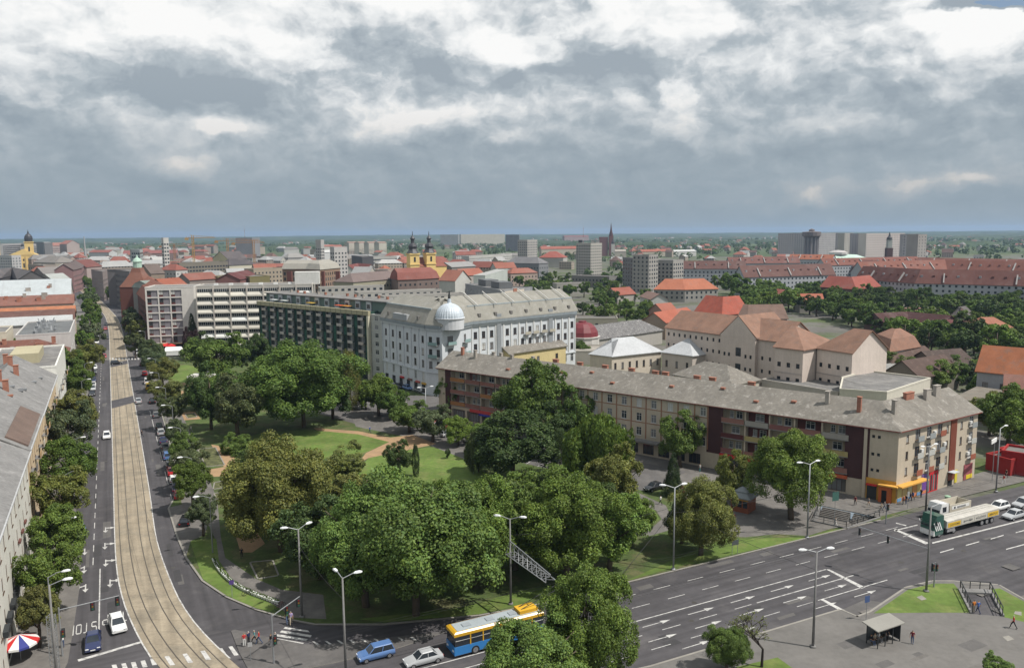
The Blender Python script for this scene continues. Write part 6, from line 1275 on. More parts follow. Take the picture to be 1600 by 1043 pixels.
PT = [  # photo column and row of the foot, width and height in pixels, shape, colour, detail, name, label
    (650, 962, 240, 222, 'round', 'light', 'hero', 'plane_tree', 'largest broad plane tree by the kerb in the middle foreground'),
    (572, 948, 140, 185, 'round', 'light', 'hero', 'plane_tree', 'plane tree at the left side of the big foreground group'),
    (735, 915, 145, 168, 'round', 'light', 'hero', 'plane_tree', 'plane tree behind the right side of the largest one'),
    (805, 890, 130, 138, 'round', 'mid', 'near', 'broadleaf_tree', 'mid-green tree right behind the trussed lamp post'),
    (885, 902, 150, 158, 'round', 'mid', 'hero', 'broadleaf_tree', 'wide dark-shaded tree by the boulevard kerb right of the truss'),
    (952, 892, 110, 120, 'round', 'fresh', 'near', 'broadleaf_tree', 'fresh green tree at the right end of the kerbside group'),
    (916, 1078, 132, 190, 'round', 'mid', 'hero', 'broadleaf_tree', 'tall tree on the near kerb in front of the trolleybus'),
    (836, 1126, 176, 160, 'round', 'light', 'hero', 'broadleaf_tree', 'light green tree cut by the lower edge beside the trolleybus'),
    (440, 862, 150, 175, 'round', 'olive', 'hero', 'linden_tree', 'big olive-green linden left of the plane trees'),
    (400, 830, 85, 110, 'round', 'olive', 'near', 'linden_tree', 'smaller linden in front of the orange path on the left'),
    (548, 822, 105, 78, 'round', 'olive', 'near', 'linden_tree', 'linden showing above the left foreground plane tree'),
    (475, 668, 158, 128, 'round', 'mid', 'hero', 'chestnut_tree', 'great round tree before the green balcony block'),
    (330, 672, 62, 98, 'round', 'dark', 'near', 'broadleaf_tree', 'dark tree at the left edge of the park group near the gravel'),
    (372, 686, 84, 96, 'round', 'grey', 'near', 'broadleaf_tree', 'grey-green tree left of the great round tree'),
    (340, 600, 92, 78, 'round', 'mid', 'near', 'broadleaf_tree', 'broad tree before the sunshade office'),
    (404, 588, 52, 64, 'round', 'dark', 'near', 'broadleaf_tree', 'dark tree at the left end of the green block'),
    (368, 640, 66, 58, 'round', 'mid', 'near', 'broadleaf_tree', 'tree between the sunshade office tree and the grey-green one'),
    (548, 640, 42, 82, 'column', 'olive', 'near', 'broadleaf_tree', 'slender tree right of the great round tree'),
    (592, 650, 58, 64, 'round', 'fresh', 'near', 'broadleaf_tree', 'light tree near the palace forecourt'),
    (572, 640, 30, 40, 'round', 'purple', 'near', 'broadleaf_tree', 'small purple-leaved tree right of the slender tree'),
    (640, 676, 62, 48, 'round', 'mid', 'near', 'broadleaf_tree', 'low round tree by the grey park walk'),
    (676, 690, 62, 56, 'round', 'grey', 'near', 'broadleaf_tree', 'whitish flowering tree by the parked cars'),
    (716, 697, 48, 46, 'round', 'fresh', 'near', 'broadleaf_tree', 'light small tree beside the white parked car'),
    (712, 648, 62, 62, 'round', 'mid', 'near', 'broadleaf_tree', 'tree before the left end of the long house'),
    (832, 690, 108, 122, 'round', 'mid', 'near', 'maple_tree', 'tall maple before the loggias of the long house'),
    (800, 752, 132, 106, 'round', 'dark', 'near', 'broadleaf_tree', 'dark spreading tree right of the round lawn'),
    (748, 738, 48, 76, 'willow', 'grey', 'near', 'weeping_tree', 'weeping grey-green tree at the right of the lawn'),
    (900, 696, 58, 86, 'round', 'mid', 'near', 'broadleaf_tree', 'tree right of the tall maple by the long house'),
    (930, 762, 108, 138, 'willow', 'mid', 'near', 'weeping_tree', 'large weeping tree before the middle of the long house'),
    (960, 800, 92, 102, 'round', 'olive', 'near', 'linden_tree', 'linden before the parking bays'),
    (875, 740, 34, 62, 'column', 'dark', 'near', 'cypress', 'narrow dark cypress beside the weeping tree'),
    (1063, 730, 68, 86, 'round', 'fresh', 'near', 'maple_tree', 'round maple on the pavement before the long house'),
    (1051, 775, 34, 66, 'cone', 'con', 'near', 'spruce', 'small spruce in the parking area'),
    (1145, 785, 56, 80, 'round', 'olive', 'near', 'linden_tree', 'round linden beside the brown kiosk'),
    (1236, 812, 116, 140, 'round', 'fresh', 'hero', 'plane_tree', 'plane tree on the corner square before the red shop signs'),
    (1095, 868, 94, 118, 'round', 'olive', 'hero', 'chestnut_tree', 'chestnut by the boulevard kerb left of the corner square'),
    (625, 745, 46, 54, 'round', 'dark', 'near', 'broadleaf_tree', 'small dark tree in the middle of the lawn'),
    (650, 745, 14, 46, 'column', 'con', 'near', 'cypress', 'slim cypress on the lawn'),
    (596, 612, 13, 22, 'column', 'con', 'mid', 'cypress', 'little cypress before the palace'),
    (700, 717, 10, 18, 'round', 'dark', 'mid', 'broadleaf_tree', 'tiny round tree alone on the right lawn'),
    (540, 738, 74, 50, 'dome', 'olive', 'near', 'bush', 'reddish-green bush on the lawn'),
    (370, 708, 52, 36, 'dome', 'mid', 'near', 'bush', 'wide green bush at the left end of the lawn'),
    (300, 560, 27, 48, 'round', 'purple', 'near', 'broadleaf_tree', 'purple-leaved tree before the hotel'),
    (302, 548, 24, 56, 'cone', 'con', 'near', 'spruce', 'spruce between the hotel and the sunshade office'),
    (318, 562, 44, 40, 'round', 'dark', 'near', 'broadleaf_tree', 'dark tree right of the purple-leaved one'),
    (1135, 1052, 70, 74, 'round', 'mid', 'hero', 'broadleaf_tree', 'small tree at the near edge of the square'),
    (1557, 1062, 46, 38, 'round', 'light', 'near', 'broadleaf_tree', 'treetop at the lower right edge'),
    (1575, 695, 90, 92, 'round', 'mid', 'near', 'broadleaf_tree', 'large tree above the red kiosk at the right'),
    (1545, 680, 60, 66, 'round', 'olive', 'near', 'broadleaf_tree', 'tree with reddish leaves behind the corner house'),
    (1610, 712, 80, 80, 'round', 'fresh', 'near', 'broadleaf_tree', 'tree at the right edge above the red hut'),
    (1393, 598, 62, 46, 'round', 'mid', 'near', 'broadleaf_tree', 'tree right of the blank prison gable'),
    (1462, 612, 56, 48, 'round', 'light', 'near', 'broadleaf_tree', 'light tree behind the flat store'),
    (1487, 605, 50, 46, 'round', 'mid', 'near', 'broadleaf_tree', 'tree between the brown roofs and the orange gabled house'),
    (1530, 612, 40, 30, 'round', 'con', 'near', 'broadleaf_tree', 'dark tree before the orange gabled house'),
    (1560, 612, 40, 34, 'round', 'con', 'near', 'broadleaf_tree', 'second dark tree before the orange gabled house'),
    (905, 562, 34, 30, 'round', 'mid', 'near', 'broadleaf_tree', 'tree between the yellow wing and the hip roof'),
    (885, 560, 24, 22, 'round', 'grey', 'near', 'broadleaf_tree', 'small tree beside the yellow wing'),
    (947, 510, 34, 38, 'round', 'light', 'mid', 'broadleaf_tree', 'light green tree behind the red dome'),
    (655, 500, 66, 20, 'round', 'mid', 'mid', 'broadleaf_tree', 'treetops showing over the palace roof left of the dome'),
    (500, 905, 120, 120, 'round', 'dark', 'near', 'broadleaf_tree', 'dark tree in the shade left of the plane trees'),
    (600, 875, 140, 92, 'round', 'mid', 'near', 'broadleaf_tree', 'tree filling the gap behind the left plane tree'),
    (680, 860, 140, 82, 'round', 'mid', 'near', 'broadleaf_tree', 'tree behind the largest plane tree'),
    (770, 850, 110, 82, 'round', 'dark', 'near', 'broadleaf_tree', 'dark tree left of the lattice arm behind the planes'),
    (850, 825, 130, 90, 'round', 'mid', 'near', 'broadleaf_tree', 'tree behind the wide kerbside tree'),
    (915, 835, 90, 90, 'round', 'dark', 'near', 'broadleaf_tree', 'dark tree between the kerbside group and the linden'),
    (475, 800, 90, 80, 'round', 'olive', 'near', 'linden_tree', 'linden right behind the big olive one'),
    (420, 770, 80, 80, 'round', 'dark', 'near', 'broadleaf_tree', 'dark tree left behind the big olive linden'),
    (340, 645, 60, 66, 'round', 'mid', 'near', 'broadleaf_tree', 'tree above the dark one at the gravel'),
    (435, 612, 70, 60, 'round', 'mid', 'near', 'broadleaf_tree', 'tree behind the great round tree'),
    (520, 655, 60, 70, 'round', 'dark', 'near', 'broadleaf_tree', 'dark tree under the right side of the great round tree'),
    (305, 640, 40, 40, 'round', 'grey', 'near', 'broadleaf_tree', 'small grey tree beside the upper gravel patch'),
    (615, 655, 50, 50, 'round', 'mid', 'near', 'broadleaf_tree', 'tree left of the low round tree by the walk'),
    (860, 715, 70, 80, 'round', 'dark', 'near', 'broadleaf_tree', 'dark tree under the tall maple'),
    (770, 715, 70, 60, 'round', 'mid', 'near', 'broadleaf_tree', 'tree between the weeping tree and the maple'),
    (985, 855, 70, 80, 'round', 'mid', 'near', 'broadleaf_tree', 'tree at the end of the curved park walk'),
    (1065, 850, 60, 70, 'round', 'dark', 'near', 'broadleaf_tree', 'dark tree left of the kerbside chestnut'),
    (20, 575, 60, 42, 'round', 'mid', 'near', 'broadleaf_tree', 'tree behind the left houses at the edge'),
]
for a in PT: tpx(*a)
trees_named = len(PT)
# avenue rows
LROW = [(62, 1012, 62, 84), (82, 968, 82, 112), (100, 905, 78, 104), (98, 850, 80, 108), (112, 795, 72, 98), (112, 745, 70, 104), (124, 705, 62, 84), (118, 640, 52, 64), (92, 602, 48, 56), (108, 606, 46, 52), (130, 602, 44, 54), (146, 588, 34, 48), (132, 560, 34, 42), (146, 552, 30, 44), (143, 532, 28, 40), (146, 516, 26, 36), (142, 502, 24, 32), (142, 488, 22, 30), (140, 478, 20, 26)]
for i, (x, y, w_, h_) in enumerate(LROW): tpx(x, y, w_ * 1.1, h_ * 1.1, 'round', trnd.choice(('mid', 'mid', 'grey', 'olive')), 'near' if y > 560 else 'mid', 'street_tree', '%s street tree from the near end of the left pavement row' % ORD[i + 1], 'street trees on the left pavement', .2)
RROW = [(318, 838, 52, 62), (302, 800, 58, 78), (300, 768, 60, 72), (288, 738, 50, 60), (276, 705, 38, 48), (272, 672, 46, 56), (262, 645, 46, 54), (256, 612, 46, 50), (240, 592, 42, 44), (236, 575, 40, 42), (212, 560, 30, 42), (216, 545, 32, 46), (208, 530, 30, 42), (208, 515, 28, 38), (202, 500, 26, 34), (200, 488, 22, 28)]
for i, (x, y, w_, h_) in enumerate(RROW): tpx(x, y, w_, h_, 'round', trnd.choice(('mid', 'grey', 'olive', 'grey')), 'near' if y > 560 else 'mid', 'street_tree', '%s street tree from the near end of the right pavement row' % ORD[i + 1], 'street trees on the right pavement', .2)
for i in range(14):
    f = i / 13; tpx(178 - 66 * f, 474 - 36 * f, 16, 22 - 6 * f, 'round', 'mid', 'mid', 'street_tree', '%s street tree along the far left bend of the avenue' % ORD[i + 1], 'street trees at the far bend', .2)
# garden and belt trees, one by one
def inpoly(x, y, P):
    r = False
    for i in range(len(P)):
        (x0, y0), (x1, y1) = P[i], P[i - 1]
        if (y0 > y) != (y1 > y) and x < (x1 - x0) * (y - y0) / (y1 - y0) + x0: r = not r
    return r
BELT = [  # polygon of feet in the photo, count, size range (m), where
    ([(760, 446), (1010, 424), (1045, 470), (1045, 506), (960, 512), (905, 500), (830, 468)], 80, (8, 13), 'in the gardens between the palace and the grey slab', ('mid', 'mid', 'dark', 'light')),
    ([(1118, 452), (1180, 440), (1250, 478), (1225, 492), (1140, 478)], 18, (13, 19), 'in the tall grove right of the orange hip roof', ('fresh', 'mid')),
    ([(1160, 498), (1240, 486), (1360, 520), (1420, 546), (1500, 560), (1600, 566), (1600, 528), (1480, 516), (1380, 506), (1260, 482), (1180, 478)], 96, (10, 16), 'in the long belt behind the prison', ('mid', 'dark', 'mid', 'fresh')),
    ([(1240, 462), (1300, 460), (1380, 476), (1480, 482), (1600, 492), (1600, 520), (1470, 494), (1380, 484), (1290, 476)], 74, (10, 15), 'between the red terraces and the maroon roofs', ('mid', 'dark', 'mid')),
    ([(1170, 440), (1290, 446), (1280, 470), (1220, 462)], 14, (8, 12), 'left of the long red-roofed brick house', ('mid', 'dark')),
    ([(1390, 452), (1600, 470), (1600, 490), (1480, 480), (1400, 470)], 30, (10, 14), 'before the white terrace fronts on the right', ('mid', 'dark')),
    ([(560, 452), (700, 425), (790, 420), (790, 440), (740, 468), (700, 462)], 16, (7, 10), 'near the twin-towered church', ('mid', 'dark')),
    ([(1480, 592), (1520, 588), (1600, 606), (1600, 640), (1540, 640)], 12, (7, 10), 'around the orange gabled house', ('mid', 'con')),
    ([(60, 425), (330, 415), (560, 412), (600, 400), (300, 398), (60, 404)], 40, (8, 12), 'among the old town roofs', ('mid', 'dark'))]
trnd.seed(99)
for P_, cnt, (w0_, w1_), where, cols_ in BELT:
    k = tr = 0; xs = [p[0] for p in P_]; ys = [p[1] for p in P_]; recs = []
    while k < cnt and tr < 4000:
        tr += 1; x, y = trnd.uniform(min(xs), max(xs)), trnd.uniform(min(ys), max(ys))
        if not inpoly(x, y, P_): continue
        p = G(x, y); w_ = trnd.uniform(w0_, w1_)
        if any((p - q).length < w_ * .35 + r * .7 for q, r in TREES) or any((p - q).length < w_ * .25 + rr * .5 for q, rr in FOOT): continue
        TREES.append((p, w_ * .42)); recs.append((x, p, w_)); k += 1
    for i, (x, p, w_) in enumerate(sorted(recs, key=lambda q: q[0])):
        tree_at(p, w_, w_ * trnd.uniform(.85, 1.12), 'round', trnd.choice(cols_), 'mid' if p.length < 650 else 'far', 'garden_tree', '%s tree from the left %s' % (ORD[i + 1], where), 'trees ' + where, .12)
# bare tree on the near square
bt = thing('bare_tree', 'half-bare dark tree beside the small tree on the near square', 'tree', (*G(1190, 1043), .14)); b = MB()
def limb(p, d, L_, r, n_, rs):
    q = p + d * L_; b.tube(p, q, r, r * .68, 6 if r > .04 else 4)
    if n_ == 0: TIPS.append(q); return
    for _ in range(3 if n_ > 1 else 4):
        e = (d + Vector((rs.uniform(-1.2, 1.2), rs.uniform(-1.2, 1.2), rs.uniform(-.3, .35)))).normalized(); limb(q, e, L_ * rs.uniform(.62, .82), r * .62, n_ - 1, rs)
TIPS = []; limb(Vector((0, 0, -.2)), Vector((.03, 0, 1)), 2.3, .17, 4, random.Random(8)); b.build('trunk', [mt('dark_bark', (.035, .028, .024), .95, .2, 2)], bt)
rs = np.random.RandomState(3); tp = np.array([tuple(t) for t in TIPS]); ii = rs.randint(0, len(tp), 700); bpos = tp[ii] + rs.normal(size=(700, 3)) * .18; cm = leaf_mesh('crown', bpos, unit(rs.normal(size=(700, 3))), np.full(700, .16), np.ones((700, 3)), 1, 3); inst('crown', cm, bt, color=GREEN['olive'])

# woods too far to tell their trees apart
rs = np.random.RandomState(12); NW = 5200
px_ = rs.uniform(-40, 1640, NW); dw = np.sqrt(rs.uniform(760 ** 2, 4300 ** 2, NW)); xw = (px_ - CX) / F * dw
dens = np.sin(xw * .006 + 1.3) * np.cos(dw * .0042) + np.sin(xw * .0021 + dw * .0031); okm = dens + np.where(px_ > 760, .75, -.05) + np.where(dw > 1600, .45, 0) > rs.uniform(-.7, .7, NW)
xw, dw = xw[okm], dw[okm]; keep = np.ones(len(xw), bool)
for q, rr in FOOT: keep &= (xw - q.x) ** 2 + (dw - q.y) ** 2 > (rr * .8 + 3) ** 2
xw, dw = xw[keep], dw[keep]; nW = len(xw); LP = 34
rad = rs.uniform(3.6, 6.8, nW); hh = rs.uniform(7, 13, nW); i = np.repeat(np.arange(nW), LP); d3 = unit(rs.normal(size=(nW * LP, 3)) + np.array([0, -.15, .35]))
pos = np.stack([xw[i] + d3[:, 0] * rad[i] * rs.uniform(.6, 1, nW * LP), dw[i] + d3[:, 1] * rad[i] * rs.uniform(.6, 1, nW * LP), hh[i] * .52 + d3[:, 2] * hh[i] * .46], 1)
ct = rs.uniform(.7, 1.25, nW)[i] * rs.uniform(.85, 1.15, nW * LP); me = leaf_mesh('distant_woods', pos, unit(d3 * .8 + rs.normal(size=(nW * LP, 3)) * .3 + np.array([0, 0, .3])), rad[i] * rs.uniform(.55, .85, nW * LP), np.stack([ct] * 3, 1), 1, 5)
tag(inst('distant_woods', me, color=(.066, .104, .032)), 'green woods and garden trees spread between the far houses', 'woods', kind='stuff')
# forest bands out to the horizon
FORM = mt('forest_canopy', (.040, .062, .028), .95, .35, .010, (.065, .082, .036), .004, .6, .55)
b = MB(); rs2 = random.Random(31)
def fnoise(x, s): return sum(math.sin(x * f + s * p) / f * .01 for f, p in ((.0013, 1.1), (.0041, 2.3), (.011, 3.7), (.029, 5.1))) * .35
for j, d in enumerate((2500, 3100, 3800, 4600, 5600, 7000, 8800, 11000)):
    n_ = 260; rows_ = 5; dep = d * .10; base_i = len(b.v)
    for r_ in range(rows_):
        for k in range(n_):
            th = -.78 + 1.56 * k / (n_ - 1); dd = d + dep * (r_ / (rows_ - 1)) + 60 * math.sin(th * 23 + j); x, y = dd * math.sin(th), dd * math.cos(th)
            gap = math.sin(th * 17 + j * 2.1) + math.sin(th * 41 + j * 5.3) * .6
            top = (13 + (9 if d > 6000 else 0) + 3.0 * rs2.random() + 4 * math.sin(th * 60 + j * 3) * math.sin(th * 131 + j)) * (1.0 if d > 5000 else max(0, min(1, gap + .55)))
            if d > 6500: top += 7 * math.exp(-((th + .16) / .14) ** 2)
            z = -1 if r_ in (0, rows_ - 1) else top; b.v.append((x, y, z))
    for r_ in range(rows_ - 1):
        for k in range(n_ - 1): b.f.append((base_i + r_ * n_ + k, base_i + r_ * n_ + k + 1, base_i + (r_ + 1) * n_ + k + 1, base_i + (r_ + 1) * n_ + k)); b.m.append(0)
tag(b.build('horizon_forest', [FORM]), 'dark forest bands on the plain along the horizon', 'forest', kind='stuff')
# ------------------------------------------------------------------ vehicles
def loft(b, secs, mi=0):
    n = len(secs[0]); i = len(b.v)
    for s in secs: b.v.extend(s)
    for j in range(len(secs) - 1):
        for k in range(n): b.f.append((i + j * n + k, i + j * n + (k + 1) % n, i + (j + 1) * n + (k + 1) % n, i + (j + 1) * n + k)); b.m.append(mi)
    b.f.append(tuple(i + k for k in reversed(range(n)))); b.m.append(mi); b.f.append(tuple(i + (len(secs) - 1) * n + k for k in range(n))); b.m.append(mi)
def wheel_mesh(r=.31, w_=.2):
    b = MB(); b.lathe([(r * .55, -w_ / 2), (r * .95, -w_ / 2), (r, -w_ / 2 + .03), (r, w_ / 2 - .03), (r * .95, w_ / 2), (r * .55, w_ / 2)], 14); t = b.mesh('wheel', [RUBBER])
    b = MB(); b.lathe([(r * .1, -w_ / 2 - .01), (r * .62, -w_ / 2 - .012), (r * .62, w_ / 2 + .012), (r * .1, w_ / 2 + .01)], 10); return t, b.mesh('rim', [CHROME])
WHM = wheel_mesh(); WHT_ = wheel_mesh(.52, .32)
def axle(root, x, hw, r, wm):
    for s in (-1, 1):
        o = inst('wheel', wm[0], root, (x, s * hw, r)); o.rotation_euler = (math.pi / 2, 0, 0); inst('rim', wm[1], o)
CARM = {}
def car_meshes(kind):
    if kind in CARM: return CARM[kind]
    W = .86; prof = {'sedan': [(-2.2, .34, .62), (-2.15, .3, .86), (-1.5, .26, .93), (-.6, .24, .92), (.7, .24, .91), (1.0, .24, .89), (1.9, .28, .74), (2.15, .32, .60)],
        'hatch': [(-1.95, .34, .66), (-1.92, .3, .90), (-1.5, .26, .95), (-.5, .24, .93), (.7, .24, .92), (.95, .24, .90), (1.75, .28, .76), (1.98, .32, .60)],
        'wagon': [(-2.1, .34, .66), (-2.08, .3, .92), (-1.5, .26, .96), (-.5, .24, .95), (.7, .24, .94), (1.0, .24, .92), (1.8, .28, .80), (2.05, .32, .62)],
        'van': [(-2.4, .36, .8), (-2.38, .32, 1.1), (-1.5, .28, 1.12), (0, .26, 1.1), (1.2, .26, 1.08), (1.5, .28, 1.02), (2.2, .3, .92), (2.4, .34, .66)]}[kind]
    cab = {'sedan': (-1.65, 1.0, -1.0, .25, 1.43), 'hatch': (-1.85, .98, -1.45, .2, 1.47), 'wagon': (-2.02, 1.02, -1.75, .28, 1.55), 'van': (-2.34, 1.5, -2.2, .75, 1.95)}[kind]
    b = MB(); loft(b, [[(x, -W * .86, zb), (x, W * .86, zb), (x, W, zb + (zt - zb) * .35), (x, W, zt - .14), (x, W * .88, zt), (x, -W * .88, zt), (x, -W, zt - .14), (x, -W, zb + (zt - zb) * .35)] for x, zb, zt in prof])
    body = b.mesh('body', [CARP], True)
    try: body.set_sharp_from_angle(angle=R(42))
    except Exception: pass
    x0, x1, t0, t1, zt = cab; zb = .86 if kind != 'van' else 1.04; wb, wt = W * .87, W * .70
    base = [(x0, -wb, zb), (x1, -wb, zb), (x1, wb, zb), (x0, wb, zb)]; top = [(t0, -wt, zt), (t1, -wt, zt), (t1, wt, zt), (t0, wt, zt)]
    b = MB(); b.hexa(base, top); glass = b.mesh('windows', [GLASS])
    b = MB(); b.hexa([(t0 - .1, -wt - .03, zt - .02), (t1 + .08, -wt - .03, zt - .02), (t1 + .08, wt + .03, zt - .02), (t0 - .1, wt + .03, zt - .02)], [(t0 + .05, -wt + .06, zt + .05), (t1 - .08, -wt + .06, zt + .05), (t1 - .08, wt - .06, zt + .05), (t0 + .05, wt - .06, zt + .05)])
    for p, q in zip(base, top): b.tube(p, q, .055, .05, 5)
    for s in (-1, 1):
        for f in ((.48,) if kind != 'van' else (.35, .7)):
            p = (x0 + (x1 - x0) * f, s * wb, zb); q = (t0 + (t1 - t0) * f, s * wt, zt); b.tube(p, q, .05, .05, 5)
    if kind == 'van':
        for s in (-1, 1): b.hexa([(x0, s * wb * 1.004, zb), (x0 + 2.2, s * wb * 1.004, zb), (t0 + 2.1, s * wt * 1.01, zt - .02), (t0, s * wt * 1.01, zt - .02)], [(x0, s * (wb + .03), zb), (x0 + 2.2, s * (wb + .03), zb), (t0 + 2.1, s * (wt + .03), zt - .02), (t0, s * (wt + .03), zt - .02)])
    roof = b.mesh('roof', [CARP])
    hl = MB(); hl.box(-.04, -.17, -.07, .05, .17, .07); hl = hl.mesh('headlight', [LAMPW]); tl = MB(); tl.box(-.04, -.13, -.1, .03, .13, .1); tl = tl.mesh('tail_light', [mt('red_lens', (.25, .01, .01), .3, 0)])
    pl = MB(); pl.box(0, -.26, -.05, .02, .26, .06); pl = pl.mesh('number_plate', [WHITE])
    CARM[kind] = (body, glass, roof, hl, tl, pl, prof); return CARM[kind]
def car(kind, p, d, col, label, z=.03, group=None, full=True):
    body, glass, roof, hl, tl, pl, prof = car_meshes(kind); d = Vector(d).normalized()
    r = thing('car' if kind != 'van' else 'van', label, 'car' if kind != 'van' else 'van', (p[0], p[1], z), math.atan2(d.y, d.x), group)
    inst('body', body, r, color=col); inst('windows', glass, r); inst('roof', roof, r, color=col)
    fx, bx = prof[-1][0], prof[0][0]; axle(r, fx - .72, .77, .31, WHM); axle(r, bx + .72, .77, .31, WHM)
    for s in (-1, 1): inst('headlight', hl, r, (fx - .05, s * .6, .60 if kind != 'van' else .78)); inst('tail_light', tl, r, (bx + .02, s * .68, .72 if kind != 'van' else .95))
    inst('number_plate', pl, r, (fx - .005, 0, .46)); return r
SIL, BLK_, WHC, NAV, REDC, GRYC, DKG, BLUC, MAR = (.42, .43, .44), (.012, .012, .014), (.72, .72, .71), (.018, .026, .085), (.42, .02, .022), (.16, .165, .17), (.02, .045, .04), (.10, .19, .40), (.10, .012, .02)
cars = [('sedan', 146, 1008, -U, NAV, 'dark blue saloon waiting at the stop line in the left lane'), ('hatch', 184, 981, -U + V * .12, WHC, 'white hatchback driving over the painted stop letters'), ('hatch', 167, 684, -U, WHC, 'white car driving alone beside the tram bed'),
    ('sedan', 216.5, 629, U, SIL, 'silver saloon just past the asphalt crossing of the tracks'), ('wagon', 182, 569, V, BLK_, 'black estate car crossing the tram tracks'), ('hatch', 163, 559, -U, REDC, 'red hatchback at the far crosswalk'), ('sedan', 166, 508, -U, GRYC, 'grey saloon far up the left lane'), ('hatch', 165, 515, -U, REDC, 'small red car far up the left lane'), ('sedan', 167, 529, -U, BLK_, 'black saloon behind the red hatchback at the far crosswalk'),
    ('wagon', 587, 1027, -V, BLUC, 'light blue estate car at the lower edge'), ('sedan', 661, 1035, -V, SIL, 'silver saloon ahead of the trolleybus'), ('hatch', 1560, 796, -V, WHC, 'white car behind the dump truck'), ('sedan', 1584, 809, -V, SIL, 'silver saloon behind the articulated lorry'), ('wagon', 1598, 791, -V, SIL, 'silver estate car at the right edge of the boulevard'),
    ('van', 215, 553, U, WHC, 'white van at the right side of the far crosswalk')]
for k, x, y, d, c_, l in cars: car(k, G(x, y), d, c_, l)
for i, (x, y, k, c_, nm) in enumerate(((151, 576, 'hatch', WHC, 'white hatchback'), (151.5, 583, 'sedan', GRYC, 'grey saloon'), (148.5, 596, 'hatch', NAV, 'dark blue hatchback'), (149, 603, 'sedan', WHC, 'white saloon'), (148.7, 609, 'wagon', SIL, 'silver estate car'), (147.5, 617, 'sedan', BLK_, 'black saloon'), (155.5, 529, 'hatch', SIL, 'silver hatchback'), (154.5, 536, 'wagon', WHC, 'white estate car'), (118, 838, 'hatch', BLUC, 'blue hatchback under the street trees'))):
    car(k, ST(G(x, y).dot(U), -6.9), -U, c_, nm + ' parked along the left kerb of the avenue', group='cars parked along the left kerb')
for i, (x, y, k, c_, nm) in enumerate(((225, 571, 'hatch', MAR, 'maroon hatchback parked first below the far crosswalk'), (228, 586, 'hatch', REDC, 'bright red hatchback parked behind two vans'), (230, 599, 'van', WHC, 'white van parked before the yellow one'), (231, 608, 'van', (.6, .42, .05), 'yellow van parked on the right kerb'), (240, 629, 'sedan', BLK_, 'black saloon parked by the asphalt track crossing'), (244, 651, 'hatch', GRYC, 'grey hatchback parked alone in the shade'), (248, 670, 'wagon', DKG, 'dark green estate parked on the right kerb'), (254, 678, 'hatch', SIL, 'silver hatchback parked behind the dark green estate'), (253, 692, 'sedan', NAV, 'dark blue saloon parked in the middle of the right row'), (257, 701, 'hatch', GRYC, 'dark grey hatchback parked behind the blue saloon'), (258.5, 709, 'sedan', BLK_, 'black saloon parked in the right row'), (260, 716, 'wagon', BLUC, 'pale blue estate parked in the right row'), (264, 730, 'hatch', GRYC, 'grey hatchback parked before the red saloon'), (262, 741, 'sedan', REDC, 'red saloon parked in the right row'), (265, 754, 'hatch', WHC, 'white hatchback parked behind the red saloon'), (271, 767, 'sedan', NAV, 'dark blue saloon parked second from the near end'), (275, 778, 'hatch', MAR, 'maroon hatchback at the near end of the right row'), (192, 512, 'van', BLUC, 'blue van far up the right kerb'), (186, 492, 'hatch', WHC, 'white hatchback at the far bend'), (189, 497, 'sedan', SIL, 'silver saloon at the far bend'))):
    s = G(x, y).dot(U); car(k, ST(s, 8.75 if s < 400 else 8.0), U, c_, nm, group='cars parked along the right kerb')
car('wagon', G(291, 818), U + V * .25, BLK_, 'black estate car under the trees where the right kerb bends')
bd = (dA * .25 + nA).normalized()
for s, o, k, c_, nm, d in ((4.5, -7.3, 'hatch', REDC, 'red hatchback at the left end of the bays before the long house', bd), (8, -7.3, 'sedan', WHC, 'white saloon in the bays before the blue shop awning', bd), (11.4, -7.3, 'hatch', (.5, .06, .03), 'orange-red hatchback in the bays before the blue shop awning', bd), (15, -7.3, 'hatch', SIL, 'silver hatchback next to the orange-red one', bd), (18.5, -7.3, 'sedan', DKG, 'dark green saloon before the long house', bd), (22, -7.3, 'wagon', BLK_, 'black estate in the bays before the long house', bd), (25.4, -7.3, 'sedan', BLK_, 'black saloon at the right end of the first bays', bd),
        (51, -7.4, 'wagon', BLK_, 'black estate before the middle of the long house', bd), (54.4, -7.4, 'sedan', GRYC, 'dark grey saloon beside the red one before the long house', bd), (57.8, -7.4, 'hatch', REDC, 'red hatchback in the tree shade before the long house', bd)):
    car(k, FA(s, o), d, c_, nm, .18)
for x, y, d, k, c_, nm in ((1022, 766, -bd, 'sedan', BLK_, 'black saloon in the park-side parking bay'), (1060, 775, -bd, 'hatch', MAR, 'dark purple hatchback behind the spruce'), (735, 692, dA, 'sedan', WHC, 'white saloon by the small light tree'), (700, 682, bd, 'hatch', SIL, 'silver hatchback under the flowering tree'), (684, 677, bd, 'sedan', NAV, 'dark blue saloon under the flowering tree'), (624, 606, wd, 'sedan', BLK_, 'black saloon before the palace shops'), (637, 609, wd, 'hatch', BLUC, 'light blue hatchback before the palace shops'), (655, 613, wd, 'sedan', GRYC, 'grey saloon before the palace corner'), (609, 601, wd, 'hatch', SIL, 'silver hatchback before the narrow house'), (613, 633, nA, 'van', WHC, 'white van in the square before the palace'), (616, 646, nA, 'hatch', WHC, 'white hatchback nearest the park in the palace square')):
    car(k, G(x, y), d, c_, nm, .18)
def hbar(b, x0, x1, y0, y1, z0, z1, mi=0): b.box(x0, y0, z0, x1, y1, z1, mi)
